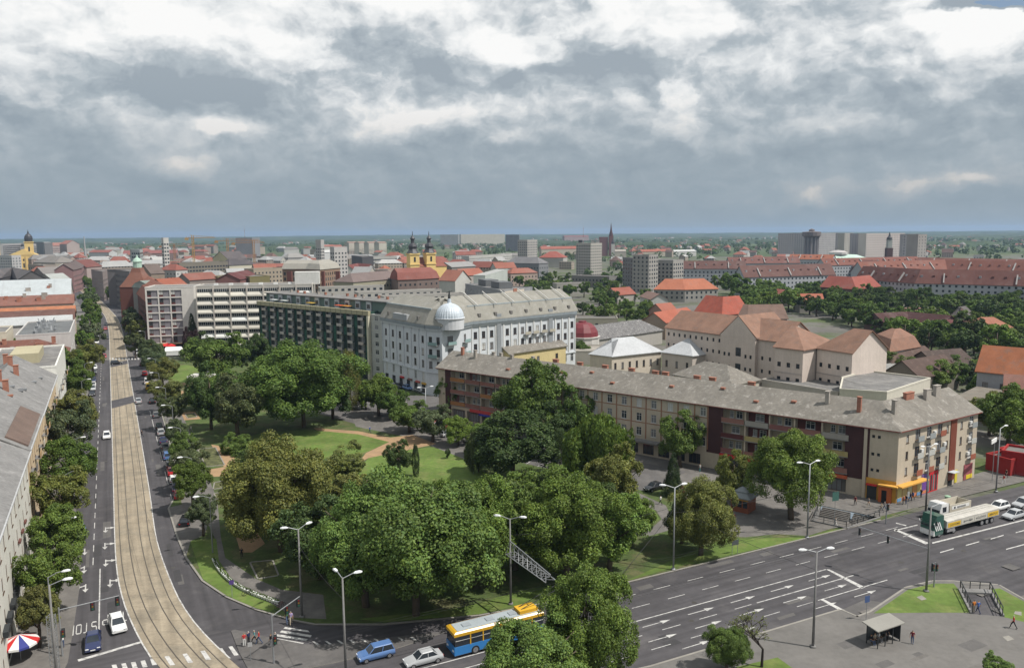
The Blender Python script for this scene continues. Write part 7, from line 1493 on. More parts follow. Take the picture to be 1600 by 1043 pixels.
# trolleybus, heading left along the boulevard
tb_ = G(704, 1021.5); tr = thing('trolleybus', 'blue and yellow trolleybus with grey roof half hidden by a tree', 'bus', (tb_.x, tb_.y, .03), math.atan2(-V.y, -V.x))
BY, BB = (.62, .36, .03), (.035, .20, .50)
b = MB(); b.box(-11.6, -1.25, .35, 0, 1.25, 1.35); b.build('lower_body', [CARP], tr, color=BB); b = MB(); b.box(-11.55, -1.22, .28, -.05, 1.22, .62); b.build('skirt', [PLAIN], tr, (0, 0, -.0), color=(.22, .21, .22))
b = MB(); b.box(-11.52, -1.2, 1.352, -.08, 1.2, 2.55); b.build('windows', [GLASS], tr)
b = MB(); b.box(-11.6, -1.25, 2.552, 0, 1.25, 2.9); b.hexa([(-11.6, -1.25, 2.9), (0, -1.25, 2.9), (0, 1.25, 2.9), (-11.6, 1.25, 2.9)], [(-11.4, -1.08, 3.05), (-.25, -1.08, 3.05), (-.25, 1.08, 3.05), (-11.4, 1.08, 3.05)]); b.build('roof_edge', [CARP], tr, color=BY)
b = MB(); b.box(-11.2, -.98, 3.05, -.5, .98, 3.09); b.build('roof', [PLAIN], tr, color=(.33, .37, .39))
for x in (-2.0, -3.6, -5.2, -6.8, -8.4, -10.0):
    for s in (-1, 1): b = MB(); b.box(x - .07, s * 1.235 - .02, 1.352, x + .07, s * 1.235 + .02, 2.552); b.build('window_post', [CARP], tr, color=BY)
for s in (-1, 1): b = MB(); b.box(-11.5, s * 1.235 - .012, 2.02, -.15, s * 1.235 + .012, 2.09); b.build('window_rail', [FRAMEW], tr)
for x in (-2.0, -5.0, -8.0): b = MB(); b.box(x - .5, -.4, 3.09, x + .5, .4, 3.17); b.build('roof_hatch', [PLAIN], tr, color=(.28, .31, .33))
b = MB(); b.box(-11.0, -.8, 3.09, -8.6, .8, 3.5); b.build('trolley_gear', [PLAIN], tr, color=BY)
for s in (-.35, .35): b = MB(); b.tube((-9, s, 3.5), (-15.2, s * 1.4, 5.4), .05, n=6); b.build('trolley_pole', [IRON], tr)
for x in (-2.6, -8.6): axle(tr, x, 1.12, .50, WHT_)
for s in (-1, 1): b = MB(); b.box(-.02, s * .85 - .2, .7, .05, s * .85 + .2, .9); b.build('headlight', [LAMPW], tr)
# articulated lorry
lp = G(1448, 838); lr = thing('articulated_lorry', 'articulated lorry with green-striped cab and cream tilt trailer at the stop line', 'truck', (lp.x, lp.y, .03), math.atan2(-V.y, -V.x))
GRN = (.02, .085, .065)
b = MB(); loft(b, [[(x, -1.2 * w_, .45), (x, 1.2 * w_, .45), (x, 1.24 * w_, 1.6), (x, 1.18 * w_, zt), (x, -1.18 * w_, zt), (x, -1.24 * w_, 1.6)] for x, w_, zt in ((-2.2, 1, 3.5), (-.5, 1, 3.6), (-.2, .98, 2.6), (0, .94, 1.7))]); b.build('cab', [CARP], lr, color=GRN)
b = MB(); b.box(-2.1, -1.18, .42, .06, 1.18, 1.25); b.build('cab_lower', [CARP], lr, color=(.68, .68, .66)); b = MB(); b.hexa([(-.02, -1.05, 1.75), (-.02, 1.05, 1.75), (-.42, 1.05, 2.85), (-.42, -1.05, 2.85)], [(.03, -1.05, 1.75), (.03, 1.05, 1.75), (-.37, 1.05, 2.85), (-.37, -1.05, 2.85)]); b.build('windscreen', [GLASS], lr)
for s in (-1, 1):
    b = MB(); b.box(-1.3, s * 1.235 - .02, 1.8, -.55, s * 1.235 + .02, 2.6); b.build('side_window', [GLASS], lr)
    for k in range(4): x = -1.9 + k * .42; b = MB(); b.hexa([(x, s * 1.25, 1.2), (x + .22, s * 1.25, 1.2), (x + .95, s * 1.25, 2.6), (x + .75, s * 1.25, 2.6)], [(x, s * 1.262, 1.2), (x + .22, s * 1.262, 1.2), (x + .95, s * 1.262, 2.6), (x + .75, s * 1.262, 2.6)]); b.build('stripe', [WHITE], lr)
    b = MB(); b.box(-5.0, s * 1.1 - .25, .5, -3.2, s * 1.1 + .1, 1.0); b.build('fuel_tank', [CHROME], lr)
    b = MB(); b.box(-.25, s * 1.42 - .1, 2.2, -.1, s * 1.42 + .1, 2.9); b.build('mirror', [IRON], lr)
b = MB(); b.box(-7, -.5, .6, -2.0, .5, 1.0); b.box(-16, -1.1, 1.0, -2.9, 1.1, 1.2); b.build('chassis', [IRON], lr)
CRT = mt('tarpaulin_cream', (.46, .44, .40), .75, .08, .6, (.40, .38, .33), .5, .5, .55, streak=.08)
b = MB(); L0_, L1_ = -16.2, -2.9; ys = [-1.27, -1.27, -.85, 0, .85, 1.27, 1.27]; zs = [1.15, 2.3, 2.46, 2.52, 2.46, 2.3, 1.15]
rs = random.Random(2); loft(b, [[(x, y, z + (rs.uniform(-.04, .03) if 1.3 < z else 0)) for y, z in zip(ys, zs)] for x in [L0_ + (L1_ - L0_) * k / 14 for k in range(15)]]); b.build('trailer_tilt', [CRT], lr)
for s in (-1, 1):
    for x0, x1, c_ in ((-16.0, -13.2, (.60, .38, .03)), (-6.3, -3.2, (.60, .38, .03)), (-13.0, -9.8, (.50, .48, .42)), (-9.6, -6.5, (.50, .48, .42))):
        b = MB(); b.box(x0, s * 1.285 - .012, 1.3, x1, s * 1.285 + .012, 2.02); pnl = b.build('side_panel', [PLAIN], lr, color=c_)
        b = MB(); n_ = 7 if c_[0] > .55 else 9
        for k in range(n_):
            x = x0 + .35 + (x1 - x0 - .7) * k / n_; y = s * 1.30; b.box(x, y - .006, 1.5, x + .07, y + .006, 1.5 + rs.choice((.32, .45, .36))); b.box(x, y - .006, rs.choice((1.5, 1.64)), x + .22, y + .006, 1.72 if rs.random() < .4 else 1.58)
        b.build('lettering', [mt('lettering_dark', (.05, .05, .06), .7, 0)], pnl)
for x in (-1.35, -4.9): axle(lr, x, 1.0, .50, WHT_)
for x in (-12.0, -13.3, -14.6): axle(lr, x, 1.0, .50, WHT_)
for s in (-1, 1): b = MB(); b.box(.05, s * .85 - .2, .62, .1, s * .85 + .2, .82); b.build('headlight', [LAMPW], lr)
# dump truck in the lane behind
q = ST(82.3, 119.6); dt_ = thing('dump_truck', 'white dump truck with open cream tipper body behind the lorry', 'truck', (q.x, q.y, .03), math.atan2(-V.y, -V.x))
b = MB(); loft(b, [[(x, -1.2 * w_, .55), (x, 1.2 * w_, .55), (x, 1.23 * w_, 1.6), (x, 1.16 * w_, zt), (x, -1.16 * w_, zt), (x, -1.23 * w_, 1.6)] for x, w_, zt in ((-2.1, 1, 2.95), (-.45, 1, 3.0), (-.15, .98, 2.2), (0, .95, 1.5))]); b.build('cab', [CARP], dt_, color=(.7, .7, .69))
b = MB(); b.hexa([(0, -1.05, 1.55), (0, 1.05, 1.55), (-.38, 1.05, 2.6), (-.38, -1.05, 2.6)], [(.05, -1.05, 1.55), (.05, 1.05, 1.55), (-.33, 1.05, 2.6), (-.33, -1.05, 2.6)]); b.build('windscreen', [GLASS], dt_)
for s in (-1, 1): b = MB(); b.box(-1.5, s * 1.225 - .02, 1.65, -.6, s * 1.225 + .02, 2.5); b.build('side_window', [GLASS], dt_)
b = MB(); b.box(-7.8, -.5, .6, -2, .5, 1.1); b.build('chassis', [IRON], dt_)
TPB = (.50, .46, .38); b = MB(); b.box(-7.9, -1.25, 1.1, -2.35, 1.25, 1.25); b.box(-7.9, -1.25, 1.25, -2.35, -1.15, 2.6); b.box(-7.9, 1.15, 1.25, -2.35, 1.25, 2.6); b.box(-2.45, -1.15, 1.25, -2.35, 1.15, 2.9); b.box(-7.9, -1.15, 1.25, -7.8, 1.15, 2.5); b.build('tipper_body', [PLAIN], dt_, color=TPB)
b = MB(); b.box(-7.4, 1.252, 1.75, -2.9, 1.27, 2.3); sg = b.build('side_panel', [WHITE], dt_); b = MB()
for k in range(8): b.box(-6.4 + k * .28, 1.271, 1.85, -6.22 + k * .28, 1.28, 2.15)
b.box(-3.8, 1.271, 1.85, -3.4, 1.28, 2.2); b.build('lettering', [MATS['lettering_dark']], sg)
for x in (-1.3, -5.2, -6.5): axle(dt_, x, 1.0, .50, WHT_)

# ------------------------------------------------------------------ lamps, masts, signals, wires
def head_mesh():
    b = MB(); loft(b, [[(x, -w_, 0), (x, w_, 0), (x, w_ * .8, h_), (x, -w_ * .8, h_)] for x, w_, h_ in ((0, .07, .08), (.25, .17, .16), (.7, .19, .17), (.95, .10, .09))]); return b.mesh('lamp_head', [LAMPW])
LHM = head_mesh()
LPM = MB(); LPM.tube((0, 0, 0), (0, 0, 11.6), .16, .09, 10); LPM.box(-.28, -.28, 0, .28, .28, .25); LPM = LPM.mesh('pole', [CONCR], True)
LPS = MB(); LPS.tube((0, 0, 0), (0, 0, 11.6), .14, .08, 10); LPS.box(-.25, -.25, 0, .25, .25, .25); LPS = LPS.mesh('pole', [STEEL], True)
def lamp2(p, label, dirs, steel=False, h=11.6, group='tall double street lamps'):
    t = thing('street_lamp', label, 'street lamp', (p[0], p[1], .1), 0, group); o = inst('pole', LPS if steel else LPM, t, sc=(1, 1, h / 11.6))
    for d in dirs:
        d = Vector(d).normalized(); b = MB(); b.tube((0, 0, h - .1), (d.x * 1.3, d.y * 1.3, h + .3), .05, n=6); b.build('arm', [STEEL], t); inst('lamp_head', LHM, t, (d.x * 1.2, d.y * 1.2, h + .22), math.atan2(d.y, d.x))
    return t
lamp2(G(472, 965), 'tall double lamp post at the near left corner of the park', (-V + U * .3, V + U * .5)); lamp2(G(798, 945), 'tall double lamp post carrying the lattice sign arm', (-V * .7 + U * .6, V * .7 - U * .5)); lamp2(G(1270, 1012), 'tall double lamp post on the near square beside the bus shelter', (-V + U * .4, V - U * .3))
lamp2(G(1052, 891), 'steel double lamp post in the kerb lawn left of the corner square', (-V * .6 + U * .4, V), True, 12.2); lamp2(G(1261, 841), 'steel double lamp post in the kerb lawn before the plane tree', (-V * .8 + U * .3, V), True, 12); lamp2(G(1447, 925), 'tall dark post on the lawn island carrying the signal arm', (V - U * .3,), False, 11.8); lamp2(G(1556, 769), 'tall slim lamp post on the pavement right of the corner house', (V, ), True, 12)
lamp2(G(541, 1066), 'tall lamp post cut by the lower edge left of the blue car', (-V * .2 + U, V), False, 11.8); lamp2(G(1446, 802), 'lamp post on the pavement before the red shop front', (V, -V), False, 11.6); lamp2(G(92, 1092), 'big lamp post with lattice foot at the lower left edge', (V,), False, 12.5)
lamp2(G(666, 668), 'slim lamp post in the palace square', (-V, V), True, 10); lamp2(G(826, 668), 'slim lamp post before the blue shop awning', (-V,), True, 10.5)
def lamp1(hx, hy, side, label, h=9.2):
    hd = G(hx, hy, h); s = hd.dot(U); t_ = hd.dot(V); bt_ = t_ - side * 2.0; p = ST(s, bt_)
    t = thing('street_lamp', label, 'street lamp', (p.x, p.y, .1), math.atan2(V.y * side, V.x * side), 'single-arm avenue lamps')
    b = MB(); b.tube((0, 0, 0), (0, 0, h - .5), .10, .06, 8); b.build('pole', [STEEL], t); b = MB(); b.tube((0, 0, h - .55), (.9, 0, h - .12), .045, n=6); b.tube((.9, 0, h - .12), (1.5, 0, h - .05), .045, n=6); b.build('arm', [STEEL], t); inst('lamp_head', LHM, t, (1.4, 0, h - .12))
for i, (x, y) in enumerate(((105, 891), (115, 808), (122.5, 735), (131, 682.5), (135, 644), (140, 592), (143, 566), (146, 548))): lamp1(x, y, 1, '%s single-arm lamp from the near end of the left avenue pavement' % ORD[i + 1])
for i, (x, y) in enumerate(((305, 776), (280, 714.5), (265, 668), (254, 633), (245, 605), (236, 582), (232, 560), (218, 517))): lamp1(x, y, -1, '%s single-arm lamp from the near end along the park walk' % ORD[i + 1])
def signal_mesh():
    b = MB(); b.box(-.16, -.12, 0, .16, .12, .95); b.box(-.24, .1, -.1, .24, .13, 1.05); a = b.mesh('signal_head', [IRON]); return a
SGM = signal_mesh()
LENS = {}
for nm, c_ in (('red', (.14, .015, .015)), ('amber', (.18, .10, .02)), ('green', (.02, .10, .06))):
    b = MB(); b.tube((0, -.12, 0), (0, -.16, 0), .11, .1, 10); LENS[nm] = b.mesh('lens', [mt('lens_' + nm, c_, .25, 0)])
def sig(t, x, y, z, rz):
    o = inst('signal_head', SGM, t, (x, y, z), rz)
    for k, nm in enumerate(('green', 'amber', 'red')): inst('lens', LENS[nm], o, (0, 0, .18 + .3 * k))
def signal_arm(p, label, d, L_, h, heads, pole=True, face=0.0):
    d = Vector(d).normalized(); t = thing('traffic_signal', label, 'traffic light', (p[0], p[1], .1), 0)
    if pole: b = MB(); b.tube((0, 0, 0), (0, 0, h + .3), .11, .08, 8); b.build('pole', [STEEL], t)
    b = MB(); b.tube((0, 0, h), (d.x * L_, d.y * L_, h + .35), .06, n=6); b.build('arm', [STEEL], t)
    for k in range(heads): f = L_ * (1 - k * .42) - .2; sig(t, d.x * f, d.y * f, h - .8, face)
    if pole: sig(t, .25, 0, 2.3, face)
signal_arm(G(428, 1037), 'signal mast with arm over the slip road by the zebra crossing', V + U * .75, 4.6, 5.6, 2, True, .4)
tp_ = G(1447, 925); signal_arm(tp_ + Vector((.1, .25)), 'long signal arm reaching from the dark post over the boulevard', U * 1.0 - V * .25, 9.5, 5.9, 2, False, 1.2)
signal_arm(G(1459, 918), 'signal post with blue sign on the tip of the lawn island', -V, .6, 3.2, 1, True, .6); signal_arm(ST(100.5, -7.6), 'signal arm reaching over the left avenue lanes', V, 6.2, 5.6, 2, True, .5); signal_arm(G(1384, 818), 'signal post on the far kerb before the corner house', -U * .2 + V, .5, 3.0, 1, True, .8)
# lattice sign arm and lattice mast foot
ts = thing('sign_gantry', 'steel lattice arm sticking out from the lamp post over the boulevard', 'gantry', (*G(798, 945), .1)); e = (-U + V * .10).normalized(); n2 = Vector((-e.y, e.x)); L_ = 9.0
b = MB(); ch = []
for (o, z0, z1) in ((-.7, 7.0, 6.6), (.7, 7.0, 6.6), (0, 8.6, 7.4)):
    p0 = Vector((n2.x * o, n2.y * o, z0)); p1 = Vector((e.x * L_ + n2.x * o, e.y * L_ + n2.y * o, z1)); ch.append((p0, p1)); b.tube(p0, p1, .07, n=5)
for k in range(9):
    f, f1 = k / 9, (k + 1) / 9; a = [c[0].lerp(c[1], f) for c in ch]; c2 = [c[0].lerp(c[1], f1) for c in ch]
    for i in range(3): j = (i + 1) % 3; b.tube(a[i], c2[j], .035, n=4); b.tube(a[i], a[j], .035, n=4)
b.build('lattice', [STEEL], ts)
lm = thing('lattice_mast', 'square steel lattice mast at the lower left edge beside the parasol', 'mast', (*G(88, 1062), .1)); b = MB()
for sx in (-.32, .32):
    for sy in (-.32, .32): b.tube((sx, sy, 0), (sx, sy, 7.4), .04, n=5)
for k in range(12):
    z = k * .61
    for p, q in (((-.32, -.32), (.32, -.32)), ((.32, -.32), (.32, .32)), ((.32, .32), (-.32, .32)), ((-.32, .32), (-.32, -.32))): b.tube((*p, z), (*q, z + .61), .022, n=4); b.tube((*p, z + .61), (*q, z + .61), .022, n=4)
b.build('lattice', [STEEL], lm)
# overhead wires
WIRE = mt('wire_black', (.03, .03, .03), .6, 0)
def wire(p, q, sag, label, r=.022, zp=9.5, zq=9.5):
    p, q = Vector((*p, zp)), Vector((*q, zq)); t = thing('overhead_wire', label, 'cable', tuple(p)); b = MB(); pr = None
    for k in range(13): f = k / 12; c = p.lerp(q, f) - p; c.z -= sag * 4 * f * (1 - f); (pr is not None) and b.tube(pr, c, r, n=4, cap=False); pr = c
    b.build('strand', [WIRE], t)
p1_, p2_, p3_, p4_, p5_, p6_ = G(472, 965), G(798, 945), G(1052, 891), G(1261, 841), G(1270, 1012), G(1447, 925)
wire(p3_, p5_, .5, 'span wire from the kerb lawn lamp to the near square lamp'); wire(p4_, p6_, .5, 'span wire from the lawn lamp to the dark signal post'); wire(p3_, p4_, .7, 'wire between the two steel kerb lamps', .03, 8.6, 8.6); wire(p3_, G(960, 980), .2, 'guy wires falling from the kerb lawn lamp to the boulevard', .03, 9.2, 5.8); wire(p1_, G(541, 1066), .4, 'span wire over the slip road to the lower edge lamp'); wire(p2_, p3_, .8, 'wire between the lattice arm lamp and the kerb lawn lamp')
for k, o in enumerate((80.0, 80.6, 73.0, 73.6)): wire(ST(o, 20), ST(o, 150), .5, '%s trolley contact wire from the near kerb over the boulevard' % ('fourth', 'third', 'second', 'first')[3 - k], .014, 5.8, 5.8)
for k, f in enumerate((.22, .73)):
    a_ = [TLs[i].lerp(TRs[i], f) for i in range(6, 130, 8)]; t = thing('tram_wire', ('left', 'right')[k] + ' tram contact wire above the rails', 'cable', (*a_[0], 5.6)); b = MB(); z0 = Vector((*a_[0], 0))
    for u, v_ in zip(a_, a_[1:]): b.tube(Vector((*u, 0)) - z0, Vector((*v_, 0)) - z0, .014, n=4, cap=False)
    b.build('strand', [WIRE], t)

# ------------------------------------------------------------------ shelter, kiosk, parasol, statue, small things
sp = G(1380, 1004); sh = thing('bus_shelter', 'bus shelter with pale sloping roof on the near square', 'shelter', (sp.x, sp.y, .14), math.atan2(V.y, V.x)); sh.scale = (.84, .84, .92)
b = MB(); b.hexa([(-2.9, -1.3, 2.45), (2.6, -1.3, 2.45), (2.6, 1.3, 2.75), (-2.9, 1.3, 2.75)], [(-2.9, -1.3, 2.57), (2.6, -1.3, 2.57), (2.6, 1.3, 2.87), (-2.9, 1.3, 2.87)]); b.build('roof', [PLAIN], sh, color=(.25, .24, .215))
for x in (-2.3, -.8, .7, 2.2):
    for y in (-.9, .9): b = MB(); b.box(x - .05, y - .05, 0, x + .05, y + .05, 2.5 + (.15 if y > 0 else 0)); b.build('post', [IRON], sh)
b = MB(); b.box(-2.2, .92, .3, 2.2, .96, 2.2); b.build('back_pane', [mt('shelter_glass', (.09, .10, .10), .2, .05, 1)], sh); b = MB(); b.box(2.2, -.85, .2, 2.26, .9, 2.3); b.build('side_panel', [IRON], sh); b = MB(); b.box(-2.0, .35, .42, 1.8, .8, .48); b.box(-1.8, .5, 0, -1.7, .6, .42); b.box(1.5, .5, 0, 1.6, .6, .42); b.build('bench', [BARK], sh)
kp = G(1161, 797); kk = thing('kiosk', 'brown kiosk with stepped grey roof on the corner square', 'kiosk', (kp.x, kp.y, .15), math.atan2(dA.y, dA.x)); b = MB(); b.box(-1.6, -1.6, 0, 1.6, 1.6, 2.5); b.build('wall', [PLAIN], kk, color=(.22, .07, .035))
b = MB(); b.lathe([(2.9, 2.5), (2.9, 2.7), (1.7, 3.3), (1.7, 3.5), (.3, 4.1)], 4, rot=math.pi / 4); b.build('roof', [ROOFM], kk, color=(.20, .22, .23)); b = MB()
for x in (-1.0, 0, 1.0): b.box(x - .38, -1.64, .9, x + .38, -1.6, 2.1)
b.build('window', [GLASS], kk); b = MB(); b.box(-1.5, -1.75, 2.15, 1.5, -1.6, 2.48); b.build('sign_board', [PLAIN], kk, color=(.5, .24, .05))
ap = G(1078, 770, 2.4); aw = thing('awning', 'white rolled awning beside the dark stall roof in the parking area', 'awning', (ap.x, ap.y, .15), math.atan2(nA.y, nA.x) + .35); b = MB(); b.box(-2.2, -.55, 2.3, 2.2, .55, 2.55); b.build('canvas', [WHITE], aw); b = MB(); [b.box(x - .05, -.05, 0, x + .05, .05, 2.3) for x in (-2, 2)]; b.build('post', [STEEL], aw)
pr_ = G(33, 1032); um = thing('parasol', 'red, white and blue striped parasol at the lower left edge', 'parasol', (pr_.x, pr_.y, .14)); b = MB(); b.tube((0, 0, 0), (0, 0, 3.0), .04, n=8); b.build('pole', [STEEL], um)
for k in range(12): a0, a1 = 2 * math.pi * k / 12, 2 * math.pi * (k + 1) / 12; b = MB(); q = [(0, 0, 3.1), (2.0 * math.cos(a0), 2.0 * math.sin(a0), 2.2), (2.0 * math.cos(a1), 2.0 * math.sin(a1), 2.2)]; b.face(q); b.face([q[1], (q[1][0], q[1][1], 1.95), (q[2][0], q[2][1], 1.95), q[2]]); b.build('gore', [PLAIN], um, color=((.5, .03, .03), (.7, .7, .68), (.5, .03, .03), (.7, .7, .68), (.04, .05, .22), (.7, .7, .68))[k % 6])
st = thing('statue', 'bronze standing statue on a tall grey pedestal in the park', 'statue', (*G(323, 588), .14)); b = MB(); b.box(-5.5, -3.4, 0, 5.5, 1.4, .5); b.box(-4.4, -2.8, .5, 4.4, 1.2, .9); b.build('base_steps', [mt('statue_stone', (.62, .60, .56), .8, .1, .5)], st)
b = MB(); b.hexa([(-1.3, -1.3, .9), (1.3, -1.3, .9), (1.3, 1.3, .9), (-1.3, 1.3, .9)], [(-.85, -.85, 6.2), (.85, -.85, 6.2), (.85, .85, 6.2), (-.85, .85, 6.2)]); b.box(-1.1, -1.1, 6.2, 1.1, 1.1, 6.5); b.build('pedestal', [mt('statue_pedestal', (.16, .165, .16), .8, .15, .6)], st)
b = MB(); b.lathe([(.55, 6.5), (.6, 7.2), (.45, 8.2), (.62, 9.2), (.55, 9.7), (.2, 9.85), (.2, 10.0), (.3, 10.2), (.28, 10.5), (.05, 10.7)], 10); b.tube((.5, 0, 9.5), (1.3, -.3, 9.0), .17, .1, 6); b.tube((-.5, 0, 9.5), (-.8, -.2, 8.3), .17, .12, 6); b.build('figure', [mt('bronze_dark', (.06, .055, .045), .5, .15, 1)], st)
mk = thing('market_tent', 'white market tent before the hotel', 'tent', (*G(272, 556), .14), .2); b = MB(); b.hexa([(-3.4, -2, 2.2), (3.4, -2, 2.2), (3.4, 2, 2.2), (-3.4, 2, 2.2)], [(-2.9, -.3, 3.6), (2.9, -.3, 3.6), (2.9, .3, 3.6), (-2.9, .3, 3.6)]); b.box(-3.3, -1.9, .4, 3.3, 1.9, 2.2); b.build('canvas', [WHITE], mk); b = MB(); [b.box(x - .06, y - .06, 0, x + .06, y + .06, .5) for x in (-3.2, 3.2) for y in (-1.8, 1.8)]; b.build('leg', [STEEL], mk)
for i, (x, y) in enumerate(((256, 549), (263, 547.5), (268, 549))): u = thing('cafe_parasol', ('left', 'middle', 'right')[i] + ' red cafe parasol before the hotel', 'parasol', (*G(x, y), .14), 0, 'red parasols before the hotel'); b = MB(); b.lathe([(2.2, 2.3), (1.2, 2.8), (.05, 3.2)], 8); b.build('canopy', [PLAIN], u, color=(.5, .03, .03)); b = MB(); b.tube((0, 0, 0), (0, 0, 3), .05, n=6); b.build('pole', [STEEL], u)
# row of white flower pots round the lawn bend
POT = MB(); POT.lathe([(.15, 0), (.26, .42), (.28, .45), (.24, .45)], 8); POT = POT.mesh('pot', [WHITE]); PLT = crown_mesh('plant', 5, 'dome', 10, 160, .35)
cur = resample(smooth([G(x, y) for x, y in ((334, 878), (340, 890), (352, 904), (370, 918), (390, 928.5), (412, 937), (434, 945))]), 40)
for i, p in enumerate(cur): t = thing('flower_pot', '%s white flower pot from the far end of the curved lawn edge' % ORD[i + 1], 'flower pot', (p.x, p.y, .15), 0, 'white flower pots on the lawn edge'); inst('pot', POT, t); inst('plant', PLT, t, (0, 0, .34), i, (.5, .5, .45), GREEN['mid'])
def signpost(p, h, w_, hh, col, label, rz=0.0, double=False):
    t = thing('sign_post', label, 'sign', (p[0], p[1], .14), rz); b = MB(); [b.tube((x, 0, 0), (x, 0, h), .04, n=6) for x in ((-w_ * .4, w_ * .4) if double else (0,))]; b.build('post', [STEEL], t); b = MB(); b.box(-w_ / 2, -.06, h - hh, w_ / 2, -.041, h); b.build('sign_plate', [PLAIN], t, color=col)
signpost(G(1353, 970), 3.2, .75, .85, (.06, .10, .22), 'small blue sign beside the bus bay', .35); signpost(G(1148, 866), 2.2, 1.2, .8, (.08, .09, .09), 'dark notice board on two posts in the kerb lawn', .35, True); signpost(G(1303, 829), 6.4, 1.3, 1.5, (.05, .12, .10), 'tall dark green sign beside the sunken court', .35); signpost(G(363, 934), 2.4, .6, .6, (.10, .06, .22), 'small purple sign among the flower pots', .3); signpost(G(392, 1033), 2.2, .5, .5, (.4, .4, .4), 'little round sign on the traffic island', .2); signpost(G(1418, 795), 3.0, .5, .9, (.35, .35, .34), 'thin sign post before the painted shop front', .35)
bn = thing('white_billboard', 'white slanted advertising board on the lamp post at the right', 'sign', (*G(1550, 752), .14), math.atan2(V.y, V.x) + .3); b = MB(); b.tube((0, 0, 0), (0, 0, 8.4), .06, n=6); b.build('post', [STEEL], bn); b = MB(); b.box(-2.2, -.1, 7.6, .9, .05, 8.4); b.build('sign_plate', [WHITE], bn)
bi = thing('waste_bin', 'pale green waste bin on the worn pavement by the dump truck', 'bin', (*G(1480, 785), .15)); b = MB(); b.lathe([(.4, 0), (.45, .9), (.5, .92), (.5, 1.1), (.2, 1.2)], 10); b.build('bin_body', [PLAIN], bi, color=(.30, .45, .32))

# ------------------------------------------------------------------ people
def body_mesh(pose):
    V_ = [(0, 0, .95), (0, 0, 1.12), (0, 0, 1.33), (0, 0, 1.47), (0, .01, 1.55), (0, .02, 1.66)]; Rr = [.135, .12, .145, .06, .085, .075]; E_ = [(0, 1), (1, 2), (2, 3), (3, 4), (4, 5)]
    if pose == 'sit': V_ = [(x, y, z - .48) for x, y, z in V_]
    dz = -.48 if pose == 'sit' else 0
    def add(p, r, prev): V_.append(p); Rr.append(r); E_.append((prev, len(V_) - 1)); return len(V_) - 1
    for s in (-1, 1):
        sw = .22 * s if pose == 'walk' else 0
        a = add((s * .17, 0, 1.40 + dz), .062, 2); a = add((s * .24, -sw * .5 - .02, 1.14 + dz), .045, a)
        h = add((s * .25, .10 - sw * .9, .93 + dz) if pose != 'sit' else (s * .16, .28, .62), .033, a); h = add((s * .25, .14 - sw, .86 + dz) if pose != 'sit' else (s * .13, .37, .60), .036, h); hp = V_[h]
        for k in range(4): f = add((hp[0] + (k - 1.5) * .018, hp[1] + .03, hp[2] - .07 + abs(k - 1.4) * .012), .009, h)
        add((hp[0] - s * .035, hp[1] + .045, hp[2] - .025), .010, h)
        a = add((s * .09, 0, .88 + dz), .088, 0)
        if pose == 'sit': a = add((s * .11, .42, .47), .065, a); a = add((s * .11, .45, .08), .045, a); add((s * .11, .58, .04), .04, a)
        else: a = add((s * .095, sw * .9 + .03, .50), .066, a); a = add((s * .09, sw * 1.5 - (.08 if sw < 0 else 0), .09), .045, a); add((s * .09, sw * 1.5 + .13, .04), .042, a)
    me = bpy.data.meshes.new('person_rig'); me.from_pydata(V_, E_, []); o = bpy.data.objects.new('person_rig', me); COL.objects.link(o)
    o.modifiers.new('s', 'SKIN'); sv = me.skin_vertices[0].data
    for i, r in enumerate(Rr): sv[i].radius = (r, r * (.78 if i in (0, 1, 2) else 1)); sv[i].use_root = (i == 0)
    m = o.modifiers.new('u', 'SUBSURF'); m.levels = 1; m.render_levels = 1
    dg = bpy.context.evaluated_depsgraph_get(); out = bpy.data.meshes.new_from_object(o.evaluated_get(dg)); bpy.data.objects.remove(o); out.name = 'body'
    out.materials.clear()
    for _ in range(5): out.materials.append(None)
    for p in out.polygons:
        c = p.center; z = c.z - dz; p.use_smooth = True
        if z > 1.60 or (z > 1.52 and c.y < -.02): k = 1
        elif z > 1.44: k = 0
        elif abs(c.x) > .185 and z < 1.16 and (pose != 'sit' or c.z > .56): k = 0
        elif pose == 'sit' and c.y > .2 and c.z > .56 and abs(c.x) < .2: k = 0
        elif z > .97 and c.y < .2: k = 2
        elif c.z < .075: k = 4
        else: k = 3
        p.material_index = k
    return out
BODY = {k: body_mesh(k) for k in ('stand', 'walk', 'sit')}
SKIN = mt('skin', (.42, .25, .17), .6, .05, 5); HAIRS = [mt('hair_dark', (.03, .02, .015), .7, .1, 5), mt('hair_fair', (.22, .15, .08), .7, .1, 5), mt('hair_grey', (.4, .39, .37), .7, .1, 5)]
CLOTH = {n: mt('cloth_' + n, c_, .85, .08, 3) for n, c_ in dict(red=(.42, .03, .03), maroon=(.16, .02, .03), white=(.66, .66, .64), teal=(.10, .25, .25), blue=(.06, .12, .33), black=(.015, .015, .018), grey=(.2, .2, .21), lilac=(.34, .28, .46), orange=(.55, .18, .03), green=(.08, .16, .07), beige=(.4, .34, .25), navy=(.02, .03, .08), denim=(.07, .10, .18)).items()}
def person(px, py, top, legs, label, pose='walk', rz=0.0, z=.15, pos=None, hair=0):
    p = pos if pos is not None else G(px, py); t = thing('person', label, 'person', (p[0], p[1], z), rz); o = inst('body', BODY[pose], t)
    for i, m in enumerate((SKIN, HAIRS[hair], CLOTH[top], CLOTH[legs], CLOTH['black'])): o.material_slots[i].link = 'OBJECT'; o.material_slots[i].material = m
    return t
